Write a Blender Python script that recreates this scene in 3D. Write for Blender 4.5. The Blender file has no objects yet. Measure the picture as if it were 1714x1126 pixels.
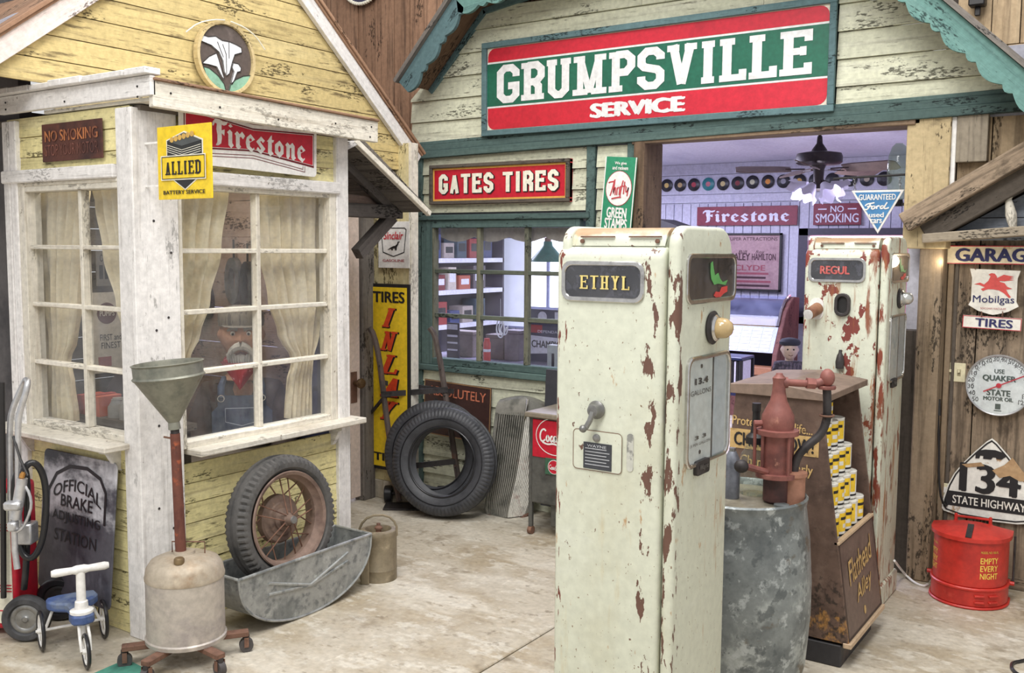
import bpy, bmesh, math, random
from mathutils import Vector, Matrix
random.seed(7)
R = math.radians
sc = bpy.context.scene
COL = sc.collection
# ------------------------------------------------------------------ camera
FPX, YAW, PIT, ROLL, EYE = 1629.0, R(34.06), R(5.2), R(0.4), 1.65
_f = Vector((-math.sin(YAW), math.cos(YAW), 0)); _r = Vector((math.cos(YAW), math.sin(YAW), 0)); _u = Vector((0, 0, 1))
FW = _f*math.cos(PIT) - _u*math.sin(PIT); _u2 = _u*math.cos(PIT) + _f*math.sin(PIT)
RT = _r*math.cos(ROLL) + _u2*math.sin(ROLL); UP = _u2*math.cos(ROLL) - _r*math.sin(ROLL)
CAM = Vector((0, 0, EYE))
cd = bpy.data.cameras.new('camera'); cam = bpy.data.objects.new('camera', cd); COL.objects.link(cam)
cd.sensor_fit = 'HORIZONTAL'; cd.sensor_width = 36; cd.lens = FPX/1714*36; cd.clip_start = .02; cd.clip_end = 100
cam.matrix_world = Matrix(((RT.x, UP.x, -FW.x, CAM.x), (RT.y, UP.y, -FW.y, CAM.y), (RT.z, UP.z, -FW.z, CAM.z), (0, 0, 0, 1)))
sc.camera = cam
# ------------------------------------------------------------------ world, lamps of the hall, exposure
wd = bpy.data.worlds.new('world'); sc.world = wd; wd.use_nodes = True
bg = wd.node_tree.nodes['Background']; bg.inputs[0].default_value = (.985, .99, 1, 1); bg.inputs[1].default_value = .62
def area(name, loc, size, power, color=(1, .98, .955), rot=(0, 0, 0), sy=None):
    l = bpy.data.lights.new(name, 'AREA'); l.energy = power; l.color = color; l.size = size
    if sy: l.shape = 'RECTANGLE'; l.size_y = sy
    o = bpy.data.objects.new(name, l); COL.objects.link(o); o.location = loc; o.rotation_euler = rot
    return o
area('hall_lamp', (-.6, .6, 5.0), 1.4, 95, rot=(R(22), 0, 0))
area('hall_lamp', (-2.3, 2.9, 5.2), 1.2, 85)
area('hall_lamp', (-.3, 3.4, 5.2), 1.0, 55)
area('hall_lamp', (-1.6, -1.4, 4.8), 1.8, 100, rot=(R(30), 0, R(20)))
area('room_lamp', (-4.2, 7.6, 2.5), 1.5, 150, (.72, .72, 1.0))
area('room_lamp', (-5.9, 6.6, 2.5), .9, 60, (.78, .78, 1.0))
sc.view_settings.view_transform = 'Standard'; sc.view_settings.look = 'None'
sc.view_settings.exposure = 0.22; sc.view_settings.gamma = 1.0; sc.view_settings.use_curve_mapping = False

# ------------------------------------------------------------------ where a point of the place lies
def ray(x, y): return FW + RT*((x-857)/FPX) - UP*((y-563)/FPX)
def at(ax, v, x, y):
    d = ray(x, y); return CAM + d*((v - CAM[ax])/d[ax])
def AY(x, y, Y): return at(1, Y, x, y)
def AX(x, y, X): return at(0, X, x, y)
def AZ(x, y, Z=0): return at(2, Z, x, y)

# ------------------------------------------------------------------ materials
def lin(c):
    return tuple(((v/255)/12.92 if v/255 <= .04045 else (((v/255)+.055)/1.055)**2.4) for v in c[:3]) + (1,)
MATS = {}
def mat(name, base, rough=.6, metal=0, layers=(), bump=None, rnd=0, spec=.5, emit=None, coat=0, grit=.13):
    """layers: (colour, scale, lo, hi[, amount[, mask]]) noise layers; mask = (axis, a, b[, c, d]) in object space"""
    if name in MATS: return MATS[name]
    m = bpy.data.materials.new(name); m.use_nodes = True; MATS[name] = m
    nt = m.node_tree; N = nt.nodes; L = nt.links
    b = N['Principled BSDF']; b.inputs['Roughness'].default_value = rough; b.inputs['Metallic'].default_value = metal
    b.inputs['Specular IOR Level'].default_value = spec
    if coat: b.inputs['Coat Weight'].default_value = coat
    tc = N.new('ShaderNodeTexCoord'); oi = N.new('ShaderNodeObjectInfo')
    off = N.new('ShaderNodeVectorMath'); off.operation = 'MULTIPLY_ADD'
    cr = N.new('ShaderNodeCombineXYZ')
    for i in range(3): L.new(oi.outputs['Random'], cr.inputs[i])
    L.new(cr.outputs[0], off.inputs[0]); off.inputs[1].default_value = (17, 29, 41); L.new(tc.outputs['Object'], off.inputs[2])
    sep = None
    def noise(scale, det=5, dist=0):
        mp = N.new('ShaderNodeMapping'); s = scale if hasattr(scale, '__len__') else (scale,)*3
        mp.inputs['Scale'].default_value = s; L.new(off.outputs[0], mp.inputs[0])
        n = N.new('ShaderNodeTexNoise'); n.inputs['Scale'].default_value = 1; n.inputs['Detail'].default_value = det
        n.inputs['Roughness'].default_value = .62; n.inputs['Distortion'].default_value = dist
        L.new(mp.outputs[0], n.inputs['Vector']); return n.outputs['Fac']
    def mrange(src, lo, hi, smooth=True):
        r = N.new('ShaderNodeMapRange'); r.clamp = True
        if smooth: r.interpolation_type = 'SMOOTHSTEP'
        r.inputs[1].default_value = lo; r.inputs[2].default_value = hi; L.new(src, r.inputs[0]); return r.outputs[0]
    def mul(a, bb):
        k = N.new('ShaderNodeMath'); k.operation = 'MULTIPLY'
        L.new(a, k.inputs[0])
        if isinstance(bb, (int, float)): k.inputs[1].default_value = bb
        else: L.new(bb, k.inputs[1])
        return k.outputs[0]
    cur = None; bc = lin(base)
    for ly in layers:
        c, s, lo, hi = ly[:4]; amt = ly[4] if len(ly) > 4 else 1.0; mask = ly[5] if len(ly) > 5 else None
        src = noise(s)
        if mask:                                  # the mask pulls the noise down outside its zone, so patches end raggedly
            if mask[0] == 'n': mk = mrange(noise(mask[1], 3), mask[2], mask[3])
            else:
                if sep is None: sep = N.new('ShaderNodeSeparateXYZ'); L.new(tc.outputs['Object'], sep.inputs[0])
                mk = mrange(sep.outputs[mask[0]], mask[1], mask[2])
                if len(mask) > 3: mk = mul(mk, mrange(sep.outputs[mask[0]], mask[3], mask[4]))
            ad = N.new('ShaderNodeMath'); ad.operation = 'MULTIPLY_ADD'; L.new(mk, ad.inputs[0]); ad.inputs[1].default_value = .45; L.new(src, ad.inputs[2])
            a2 = N.new('ShaderNodeMath'); a2.operation = 'SUBTRACT'; L.new(ad.outputs[0], a2.inputs[0]); a2.inputs[1].default_value = .45; src = a2.outputs[0]
        f = mrange(src, lo, hi)
        if amt != 1: f = mul(f, amt)
        mx = N.new('ShaderNodeMix'); mx.data_type = 'RGBA'; L.new(f, mx.inputs[0])
        if cur is None: mx.inputs[6].default_value = bc
        else: L.new(cur, mx.inputs[6])
        mx.inputs[7].default_value = lin(c); cur = mx.outputs[2]
    if grit and not emit:
        gm = N.new('ShaderNodeMapRange'); gm.inputs[1].default_value = .32; gm.inputs[2].default_value = .68; gm.inputs[3].default_value = 1-grit*1.25; gm.inputs[4].default_value = 1+grit*.75
        L.new(noise(38, 9), gm.inputs[0]); gh = N.new('ShaderNodeHueSaturation'); L.new(gm.outputs[0], gh.inputs['Value'])
        if cur is None: gh.inputs['Color'].default_value = bc
        else: L.new(cur, gh.inputs['Color'])
        cur = gh.outputs[0]
    if rnd:
        hs = N.new('ShaderNodeHueSaturation')
        if cur is None: hs.inputs['Color'].default_value = bc
        else: L.new(cur, hs.inputs['Color'])
        r = N.new('ShaderNodeMapRange'); r.inputs[3].default_value = 1-rnd; r.inputs[4].default_value = 1+rnd
        L.new(oi.outputs['Random'], r.inputs[0]); L.new(r.outputs[0], hs.inputs['Value']); cur = hs.outputs[0]
    if cur is None: b.inputs['Base Color'].default_value = bc
    else: L.new(cur, b.inputs['Base Color'])
    if bump:
        bp = N.new('ShaderNodeBump'); bp.inputs['Strength'].default_value = bump[0]; bp.inputs['Distance'].default_value = bump[2] if len(bump) > 2 else .01
        L.new(noise(bump[1], 6), bp.inputs['Height']); L.new(bp.outputs[0], b.inputs['Normal'])
    if emit:
        b.inputs['Emission Color'].default_value = lin(emit[0]); b.inputs['Emission Strength'].default_value = emit[1]
    return m
def glassmat(name, tint=(250, 251, 252), haze=.035, hazec=(225, 225, 230), rough=.02):
    """thin clear pane: mostly see-through, mirror-like by its Fresnel, with a little dust"""
    if name in MATS: return MATS[name]
    m = bpy.data.materials.new(name); m.use_nodes = True; MATS[name] = m
    nt = m.node_tree; N = nt.nodes; L = nt.links; N.remove(N['Principled BSDF'])
    tr = N.new('ShaderNodeBsdfTransparent'); tr.inputs[0].default_value = lin(tint)
    gl = N.new('ShaderNodeBsdfGlossy'); gl.inputs['Roughness'].default_value = rough
    lw_ = N.new('ShaderNodeLayerWeight'); lw_.inputs[0].default_value = .5; pw_ = N.new('ShaderNodeMath'); pw_.operation = 'POWER'; L.new(lw_.outputs['Facing'], pw_.inputs[0]); pw_.inputs[1].default_value = 5
    fr = N.new('ShaderNodeMath'); fr.operation = 'MULTIPLY_ADD'; L.new(pw_.outputs[0], fr.inputs[0]); fr.inputs[1].default_value = .8; fr.inputs[2].default_value = .035
    mx = N.new('ShaderNodeMixShader'); L.new(fr.outputs[0], mx.inputs[0]); L.new(tr.outputs[0], mx.inputs[1]); L.new(gl.outputs[0], mx.inputs[2])
    df = N.new('ShaderNodeBsdfDiffuse'); df.inputs[0].default_value = lin(hazec)
    n = N.new('ShaderNodeTexNoise'); n.inputs['Scale'].default_value = 7; n.inputs['Detail'].default_value = 6
    tc = N.new('ShaderNodeTexCoord'); L.new(tc.outputs['Object'], n.inputs['Vector'])
    r = N.new('ShaderNodeMapRange'); r.inputs[1].default_value = .35; r.inputs[2].default_value = .75; r.inputs[3].default_value = haze*.4; r.inputs[4].default_value = haze*1.8
    L.new(n.outputs[0], r.inputs[0])
    m2 = N.new('ShaderNodeMixShader'); L.new(r.outputs[0], m2.inputs[0]); L.new(mx.outputs[0], m2.inputs[1]); L.new(df.outputs[0], m2.inputs[2])
    L.new(m2.outputs[0], N['Material Output'].inputs[0])
    return m
GR = {'h': ((1.6, 1.6, 34), (9, 9, 120)), 'v': ((34, 34, 1.6), (120, 120, 9)), 'l': ((1.6, 34, 34), (9, 120, 120))}
def wood(name, base, dark, d='h', amt=.75, lo=.52, hi=.72, pale=None, rough=.8, rnd=.08, bump=.5, blot=None, fine=.55, speck=.85):
    g, fn = GR[d]
    ly = [(dark, g, lo, hi, amt), (tuple(v*.45 for v in dark), fn, .6, .74, fine)]
    if pale: ly.insert(0, (pale, tuple(v*.5 for v in g), .5, .75, .8))
    if blot: ly.append((blot[0], blot[1], blot[2], blot[3], blot[4]))
    big = {'h': (2.2, 2.2, 7), 'v': (7, 7, 2.2), 'l': (2.2, 7, 7)}[d]; fs = {'h': (40, 40, 110), 'v': (110, 110, 40), 'l': (40, 110, 110)}[d]
    if speck: ly.append((tuple(v*.5 for v in dark), fs, .46, .56, speck, ('n', big, .46, .64)))
    return mat(name, base, rough, layers=ly, bump=(bump, fn, .004), rnd=rnd, spec=.25)

YEL = lambda d: wood('yellow_board_'+d, (230, 219, 162), (150, 134, 92), d, .7, .5, .78, (240, 232, 188), blot=((84, 74, 54), (6, 6, 30), .585, .68, .75), fine=.9)
PALE = wood('pale_green_board', (206, 207, 184), (140, 138, 116), 'h', .7, .5, .76, (220, 220, 202), blot=((78, 74, 58), (6, 6, 40), .62, .7, .75), fine=.9)
WHITE = lambda d: wood('white_board_'+d, (232, 229, 226), (178, 172, 166), d, .75, .5, .76, (244, 243, 242), blot=((96, 84, 72), 34, .68, .73, .8), fine=.6, speck=.5)
CREAMW = lambda d: wood('cream_board_'+d, (224, 218, 204), (166, 152, 130), d, .7, .5, .76, (238, 234, 226), blot=((104, 84, 62), 26, .66, .73, .8), fine=.7, speck=.5)
TEAL = lambda d: wood('teal_board_'+d, (82, 102, 99), (48, 62, 64), d, .75, .48, .7, (104, 126, 120), blot=((160, 168, 152), 14, .68, .76, .45))
TEALB = wood('teal_bargeboard', (98, 134, 128), (60, 88, 88), 'l', .7, .48, .72, (124, 160, 152), blot=((170, 190, 180), 12, .66, .78, .4))
TEALD = wood('teal_bargeboard_dark', (92, 118, 122), (58, 76, 82), 'l', .6, .5, .75, (110, 138, 140))
BARN = lambda d: wood('barn_board_'+d, (158, 124, 100), (92, 70, 56), d, .8, .46, .68, (188, 154, 128), rnd=.2, fine=.9, blot=((58, 44, 36), (20, 20, 3) if d == 'v' else (4, 4, 20), .64, .76, .6))
BROWN = lambda d: wood('rough_brown_'+d, (150, 132, 112), (88, 76, 64), d, .85, .44, .66, (184, 166, 142), rnd=.14, fine=1, blot=((74, 64, 54), (14, 14, 6) if d == 'v' else (6, 14, 14), .54, .68, .75))
GREYW = lambda d: wood('grey_wood_'+d, (118, 112, 106), (66, 62, 60), d, .7, .46, .7, (146, 140, 134), rnd=.1)
DARKW = lambda d: wood('dark_wood_'+d, (92, 84, 76), (48, 44, 42), d, .7, .46, .7, (116, 106, 96), rnd=.1)
TAN = wood('tan_board', (184, 166, 130), (122, 104, 78), 'v', .7, .48, .72, (204, 190, 154), blot=((96, 84, 66), (4, 4, 8), .58, .66, .6), fine=.8)
STAINP = wood('stained_panel', (206, 192, 146), (140, 118, 70), 'v', .6, .5, .74, (220, 212, 178))
CREAMP = lambda: mat('cream_enamel', (226, 225, 200), .42, layers=[((206, 203, 176), (3, 3, 2), .5, .75, .7), ((236, 236, 216), (2, 2, 6), .55, .75, .6),
    ((176, 140, 84), (34, 34, 12), .665, .72, .8), ((120, 62, 34), 46, .70, .735, 1)], spec=.5, bump=(.12, 30, .002))
BLACKP = mat('black_paint', (34, 32, 32), .5, layers=[((62, 58, 56), 12, .55, .75, .6)])
WHITEP = mat('white_paint', (236, 234, 230), .5, layers=[((206, 200, 190), 18, .58, .75, .6)])
REDP = mat('red_enamel', (196, 34, 54), .38, layers=[((164, 28, 46), 6, .5, .75, .5)])
GREENP = mat('green_enamel', (28, 98, 76), .38, layers=[((22, 76, 62), 7, .45, .75, .6), ((60, 124, 108), 5, .6, .8, .4)])
INK = mat('black_ink', (30, 28, 30), .6)
NAVY = mat('navy_ink', (40, 40, 92), .6)
RUST = mat('rusty_iron', (122, 90, 74), .82, .1, layers=[((84, 60, 50), 9, .45, .68), ((158, 118, 96), 22, .56, .74, .7), ((60, 44, 40), 40, .62, .74, .6)], bump=(.4, 60, .002))
STEEL = mat('grey_steel', (150, 150, 148), .42, .75, layers=[((104, 102, 100), 8, .45, .7, .7), ((190, 190, 190), 14, .6, .8, .5)], bump=(.1, 40, .002))
CHROME = mat('chrome', (205, 203, 200), .16, .95, layers=[((120, 112, 104), 16, .55, .75, .5)])
ALU = mat('cast_aluminium', (206, 206, 208), .36, .7, layers=[((150, 150, 152), 14, .5, .75, .5)])
DARKM = mat('dark_metal', (70, 66, 66), .55, .5, layers=[((40, 38, 38), 10, .45, .7), ((104, 96, 90), 24, .6, .75, .6)], bump=(.15, 40, .002))
RUBBER = mat('tyre_rubber', (70, 70, 72), .68, layers=[((42, 42, 44), 8, .45, .7), ((112, 110, 108), 20, .58, .78, .45)], bump=(.12, 60, .002))
RUBBERB = mat('black_hose', (34, 34, 37), .3, layers=[((60, 60, 64), 10, .55, .75, .5)])
GALV = mat('galvanised', (168, 170, 168), .48, .45, layers=[((126, 130, 130), (6, 6, 6), .46, .66, .9), ((204, 208, 206), 11, .55, .72, .8), ((112, 116, 118), 24, .54, .64, .6), ((110, 96, 76), 5, .64, .76, .6), ((86, 84, 80), 34, .66, .76, .5)], bump=(.12, 24, .003))
GLASS = glassmat('window_glass')
GLASSD = glassmat('dusty_glass', haze=.05, hazec=(190, 190, 205))

# ------------------------------------------------------------------ geometry
MWORLD = {}
def chamfer(bm, w, seg=1, ang=30):
    es = [e for e in bm.edges if len(e.link_faces) == 2 and e.calc_face_angle(0) > R(ang)]
    if es: bmesh.ops.bevel(bm, geom=es, offset=w, segments=seg, affect='EDGES', profile=.5, clamp_overlap=True)
class MB:
    def __init__(s): s.v = []; s.f = []
    def add(s, vs, fs):
        o = len(s.v); s.v += [Vector(v) for v in vs]; s.f += [tuple(i+o for i in f) for f in fs]; return s
    def box(s, x0, x1, y0, y1, z0, z1):
        return s.add([(x0, y0, z0), (x1, y0, z0), (x1, y1, z0), (x0, y1, z0), (x0, y0, z1), (x1, y0, z1), (x1, y1, z1), (x0, y1, z1)],
            [(0, 3, 2, 1), (4, 5, 6, 7), (0, 1, 5, 4), (1, 2, 6, 5), (2, 3, 7, 6), (3, 0, 4, 7)])
    def bar(s, p, q, w, h, up=(0, 0, 1), ext=0):
        p = Vector(p); q = Vector(q); d = (q-p).normalized(); p = p-d*ext; q = q+d*ext
        a = d.cross(Vector(up))
        if a.length < 1e-4: a = d.cross(Vector((1, 0, 0)))
        a.normalize(); b = a.cross(d)
        c = [p+a*(sx*w/2)+b*(sy*h/2) for sx, sy in ((-1, -1), (1, -1), (1, 1), (-1, 1))]
        e = [v+(q-p) for v in c]
        return s.add(c+e, [(0, 1, 2, 3), (7, 6, 5, 4), (0, 4, 5, 1), (1, 5, 6, 2), (2, 6, 7, 3), (3, 7, 4, 0)])
    def prism(s, pts, o, u, v, n, t0, t1, t1b=None, zr=None):
        """polygon pts (a,b) in the frame o,u,v,n from depth t0 (back) to t1 (front); t1b = front depth at the top of zr"""
        o = Vector(o); u = Vector(u); v = Vector(v); n = Vector(n); k = len(pts)
        def fr(b):
            if t1b is None: return t1
            return t1 + (t1b-t1)*(b-zr[0])/(zr[1]-zr[0])
        A = [o+u*a+v*b+n*t0 for a, b in pts]; B = [o+u*a+v*b+n*fr(b) for a, b in pts]
        return s.add(A+B, [tuple(range(k-1, -1, -1)), tuple(range(k, 2*k))]+[(i, (i+1) % k, k+(i+1) % k, k+i) for i in range(k)])
    def flat(s, pts, t0=0, t1=.001): return s.prism(pts, (0, 0, 0), (1, 0, 0), (0, 1, 0), (0, 0, 1), t0, t1)
    def lathe(s, prof, n=24, o=(0, 0, 0), ax=(0, 0, 1), ref=None, a0=0, a1=360, sx=1, sy=1, cap=True):
        ax = Vector(ax).normalized(); o = Vector(o)
        ref = Vector(ref) if ref else (Vector((1, 0, 0)) if abs(ax.x) < .9 else Vector((0, 1, 0)))
        u = (ref-ax*ref.dot(ax)).normalized(); w = ax.cross(u)
        full = abs(a1-a0) > 359.9; m = n if full else n+1
        vs = []
        for r, z in prof:
            for i in range(m):
                a = R(a0+(a1-a0)*i/n); vs.append(o+ax*z+u*(r*math.cos(a)*sx)+w*(r*math.sin(a)*sy))
        fs = []
        for j in range(len(prof)-1):
            for i in range(m if full else m-1):
                i2 = (i+1) % m; fs.append((j*m+i, j*m+i2, (j+1)*m+i2, (j+1)*m+i))
        if cap and full:
            if prof[0][0] > 1e-5: fs.append(tuple(range(m-1, -1, -1)))
            if prof[-1][0] > 1e-5: fs.append(tuple((len(prof)-1)*m+i for i in range(m)))
        return s.add(vs, fs)
    def cyl(s, p, q, r0, r1=None, n=16):
        p = Vector(p); q = Vector(q); r1 = r0 if r1 is None else r1
        return s.lathe([(r0, 0), (r1, (q-p).length)], n, p, q-p)
    def ball(s, c, r, n=16, m=10, sc=(1, 1, 1)):
        vs = []; fs = []
        for j in range(m+1):
            t = math.pi*j/m
            for i in range(n):
                a = 2*math.pi*i/n; vs.append(Vector(c)+Vector((r*sc[0]*math.sin(t)*math.cos(a), r*sc[1]*math.sin(t)*math.sin(a), -r*sc[2]*math.cos(t))))
        for j in range(m):
            for i in range(n): fs.append((j*n+i, j*n+(i+1) % n, (j+1)*n+(i+1) % n, (j+1)*n+i))
        return s.add(vs, fs)
    def tube(s, pts, r, n=8, closed=False, smooth=0):
        P = [Vector(p) for p in pts]
        for _ in range(smooth):
            Q = []
            k = len(P)
            for i in range(k if closed else k-1):
                a, b = P[i], P[(i+1) % k]; Q += [a*.75+b*.25, a*.25+b*.75]
            P = Q if closed else [P[0]]+Q+[P[-1]]
        k = len(P); rr = r if hasattr(r, '__len__') else None
        up = None; rings = []
        for i in range(k):
            d = (P[(i+1) % k]-P[i-1]) if closed else (P[min(i+1, k-1)]-P[max(i-1, 0)])
            d.normalize()
            if up is None: up = Vector((0, 0, 1)) if abs(d.z) < .9 else Vector((1, 0, 0))
            a = (up-d*up.dot(d)).normalized(); b = d.cross(a); up = a
            ri = (rr[0]+(rr[-1]-rr[0])*i/max(1, k-1)) if rr else r
            rings.append([P[i]+a*(ri*math.cos(2*math.pi*j/n))+b*(ri*math.sin(2*math.pi*j/n)) for j in range(n)])
        vs = [v for g in rings for v in g]; fs = []
        for i in range(k if closed else k-1):
            i2 = (i+1) % k
            for j in range(n): fs.append((i*n+j, i*n+(j+1) % n, i2*n+(j+1) % n, i2*n+j))
        if not closed: fs += [tuple(range(n-1, -1, -1)), tuple((k-1)*n+j for j in range(n))]
        return s.add(vs, fs)
    def torus(s, c, ax, r0, r1, n=32, m=10, ref=None):
        return s.lathe([(r0+r1*math.cos(2*math.pi*j/m), r1*math.sin(2*math.pi*j/m)) for j in range(m+1)], n, c, ax, ref, cap=False)
    def strip(s, pts, w, z=0, t=.001, closed=False):
        """flat ribbon of width w along 2-D points, mitred"""
        P = [Vector((p[0], p[1])) for p in pts]; k = len(P); Lf = []; Rt = []
        for i in range(k):
            if closed: a, b = P[i]-P[i-1], P[(i+1) % k]-P[i]
            else: a = P[i]-P[i-1] if i else P[1]-P[0]; b = P[i+1]-P[i] if i < k-1 else a
            a = a.normalized(); b = b.normalized(); na = Vector((-a.y, a.x)); nb = Vector((-b.y, b.x)); mm = na+nb
            if mm.length < .2: mm = na
            mm.normalize(); q = w/2/max(.4, mm.dot(na)); Lf.append(P[i]+mm*q); Rt.append(P[i]-mm*q)
        vs = [(v.x, v.y, z+t) for v in Lf]+[(v.x, v.y, z+t) for v in Rt]
        s.add(vs, [(k+i, k+(i+1) % k, (i+1) % k, i) for i in range(k if closed else k-1)])
        return s
    def xf(s, M):
        s.v = [M @ v for v in s.v]; return s
    def build(s, name, m, parent=None, world=False, smooth=True, ang=38, bev=0, seg=1, origin=None, kind=None):
        vs = s.v
        if parent is not None and world:
            I = MWORLD[parent].inverted(); vs = [I @ v for v in vs]
        if origin is not None: vs = [v-Vector(origin) for v in vs]
        me = bpy.data.meshes.new(name); me.from_pydata([tuple(v) for v in vs], [], s.f)
        bm = bmesh.new(); bm.from_mesh(me)
        bmesh.ops.remove_doubles(bm, verts=bm.verts, dist=1e-6)
        bmesh.ops.recalc_face_normals(bm, faces=bm.faces)
        if bev: chamfer(bm, bev, seg)
        bm.to_mesh(me); bm.free()
        if smooth:
            me.polygons.foreach_set('use_smooth', [True]*len(me.polygons)); me.set_sharp_from_angle(angle=R(ang))
        me.materials.append(m if not isinstance(m, str) else MATS[m])
        return link(name, me, parent, origin, kind)
def link(name, me, parent=None, origin=None, kind=None):
    o = bpy.data.objects.new(name, me); COL.objects.link(o)
    Mx = Matrix.Translation(origin) if origin is not None else Matrix.Identity(4)
    if parent is not None: o.parent = parent; MWORLD[o] = MWORLD[parent] @ Mx
    else: MWORLD[o] = Mx
    if origin is not None: o.location = origin
    if kind: o['kind'] = kind
    return o
def tag(o, label, cat, group=None):
    o['label'] = label; o['category'] = cat
    if group: o['group'] = group
    return o
def thing(name, label, cat, M=(0, 0, 0), rz=0, group=None):
    o = bpy.data.objects.new(name, None); COL.objects.link(o); o.empty_display_size = .05
    if not isinstance(M, Matrix): M = Matrix.Translation(Vector(M)) @ Matrix.Rotation(rz, 4, 'Z')
    o.matrix_world = M; MWORLD[o] = M.copy()
    return tag(o, label, cat, group)
def struct(name, M=(0, 0, 0)):
    o = bpy.data.objects.new(name, None); COL.objects.link(o); o.empty_display_size = .05
    o.matrix_world = Matrix.Translation(Vector(M)); MWORLD[o] = o.matrix_world.copy(); o['kind'] = 'structure'
    return o
def dup(root, M, label=None):
    def cp(o, par):
        c = o.copy(); COL.objects.link(c); c.parent = par
        for ch in o.children: cp(ch, c)
        return c
    c = cp(root, None); c.matrix_world = M; MWORLD[c] = M
    if label: c['label'] = label
    return c
def frame(o, u, v):
    u = Vector(u).normalized(); v = Vector(v); v = (v-u*v.dot(u)).normalized(); n = u.cross(v); o = Vector(o)
    return Matrix(((u.x, v.x, n.x, o.x), (u.y, v.y, n.y, o.y), (u.z, v.z, n.z, o.z), (0, 0, 0, 1)))
def FY(o, roll=0): return frame(o, (math.cos(roll), 0, math.sin(roll)), (-math.sin(roll), 0, math.cos(roll)))   # faces -Y
def FX(o, roll=0): return frame(o, (0, math.cos(roll), math.sin(roll)), (0, -math.sin(roll), math.cos(roll)))   # faces +X

def rrect(w, h, r, n=4, cx=0, cy=0):
    P = []
    for sx, sy, a in ((1, 1, 0), (-1, 1, 90), (-1, -1, 180), (1, -1, 270)):
        for i in range(n+1):
            t = R(a+90*i/n); P.append((cx+sx*(w/2-r)+r*math.cos(t), cy+sy*(h/2-r)+r*math.sin(t)))
    return P
def rect(x0, x1, y0, y1): return [(x0, y0), (x1, y0), (x1, y1), (x0, y1)]
def ell(rx, ry, n=32, cx=0, cy=0): return [(cx+rx*math.cos(2*math.pi*i/n), cy+ry*math.sin(2*math.pi*i/n)) for i in range(n)]
def ringprism(outer, inner, t0, t1):
    """frame-shaped solid between two loops with equal counts, in local x,y,z"""
    k = len(outer); b = MB()
    vs = [(x, y, t0) for x, y in outer]+[(x, y, t0) for x, y in inner]+[(x, y, t1) for x, y in outer]+[(x, y, t1) for x, y in inner]
    fs = []
    for i in range(k):
        j = (i+1) % k
        fs += [(2*k+i, 2*k+j, 3*k+j, 3*k+i), (i, k+i, k+j, j), (i, j, 2*k+j, 2*k+i), (k+i, 3*k+i, 3*k+j, k+j)]
    return b.add(vs, fs)
def clip(poly, a, b, c):
    """keep a*x+b*y<=c"""
    out = []
    for i in range(len(poly)):
        p, q = poly[i], poly[(i+1) % len(poly)]; dp = a*p[0]+b*p[1]-c; dq = a*q[0]+b*q[1]-c
        if dp <= 0: out.append(p)
        if dp*dq < 0:
            t = dp/(dp-dq); out.append((p[0]+(q[0]-p[0])*t, p[1]+(q[1]-p[1])*t))
    return out
def planks(parent, M, m, span, rows, half=(), holes=(), t=.018, lap=.010, gap=.004, vertical=False, name='plank', jit=0, split=0):
    """boards laid on the plane of frame M (x along, y up, z out): rows = list of (lo, hi); half-planes and rectangular holes cut them"""
    u = M.col[0].xyz; v = M.col[1].xyz; n = M.col[2].xyz; o = M.col[3].xyz
    for lo, hi in rows:
        segs = [[span[0], span[1]]]
        for (h0, h1, g0, g1) in holes:
            a0, a1, b0, b1 = (h0, h1, g0, g1) if not vertical else (g0, g1, h0, h1)
            if b0 < (lo+hi)/2 < b1:
                ns = []
                for s0, s1 in segs:
                    if a0 > s0: ns.append([s0, min(s1, a0)])
                    if a1 < s1: ns.append([max(s0, a1), s1])
                segs = [q for q in ns if q[1]-q[0] > .01]
        if split:
            ns = []
            for s0, s1 in segs:
                if s1-s0 > split:
                    c = s0+(s1-s0)*random.uniform(.35, .65); ns += [[s0, c-.001], [c+.001, s1]]
                else: ns.append([s0, s1])
            segs = ns
        for s0, s1 in segs:
            poly = rect(s0, s1, lo+gap/2, hi-gap/2) if not vertical else rect(lo+gap/2, hi-gap/2, s0, s1)
            for h in half: poly = clip(poly, *h)
            if len(poly) < 3: continue
            dz = random.uniform(-jit, jit)
            b = MB()
            if lap and not vertical: b.prism(poly, o, u, v, n, -.004, t+dz, t-lap+dz, (lo, hi))
            else: b.prism(poly, o, u, v, n, -.004, t+dz)
            b.build(name, m, parent, world=True, smooth=False)
def board(parent, m, p0, p1, w, t, M, name='board', bev=.003):
    """a board of width w from p0 to p1 (2-D points in frame M), front face at t[1], back at t[0]; its own x runs along it"""
    p0 = Vector(p0); p1 = Vector(p1); d = (p1-p0); L = d.length; a = math.atan2(d.y, d.x)
    Mb = M @ Matrix.Translation((p0.x, p0.y, 0)) @ Matrix.Rotation(a, 4, 'Z')
    b = MB().box(0, L, -w/2, w/2, t[0], t[1])
    me_o = b.build(name, m, None, smooth=False, bev=bev)
    me_o.parent = parent; me_o.matrix_local = MWORLD[parent].inverted() @ Mb; MWORLD[me_o] = Mb
    return me_o
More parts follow.
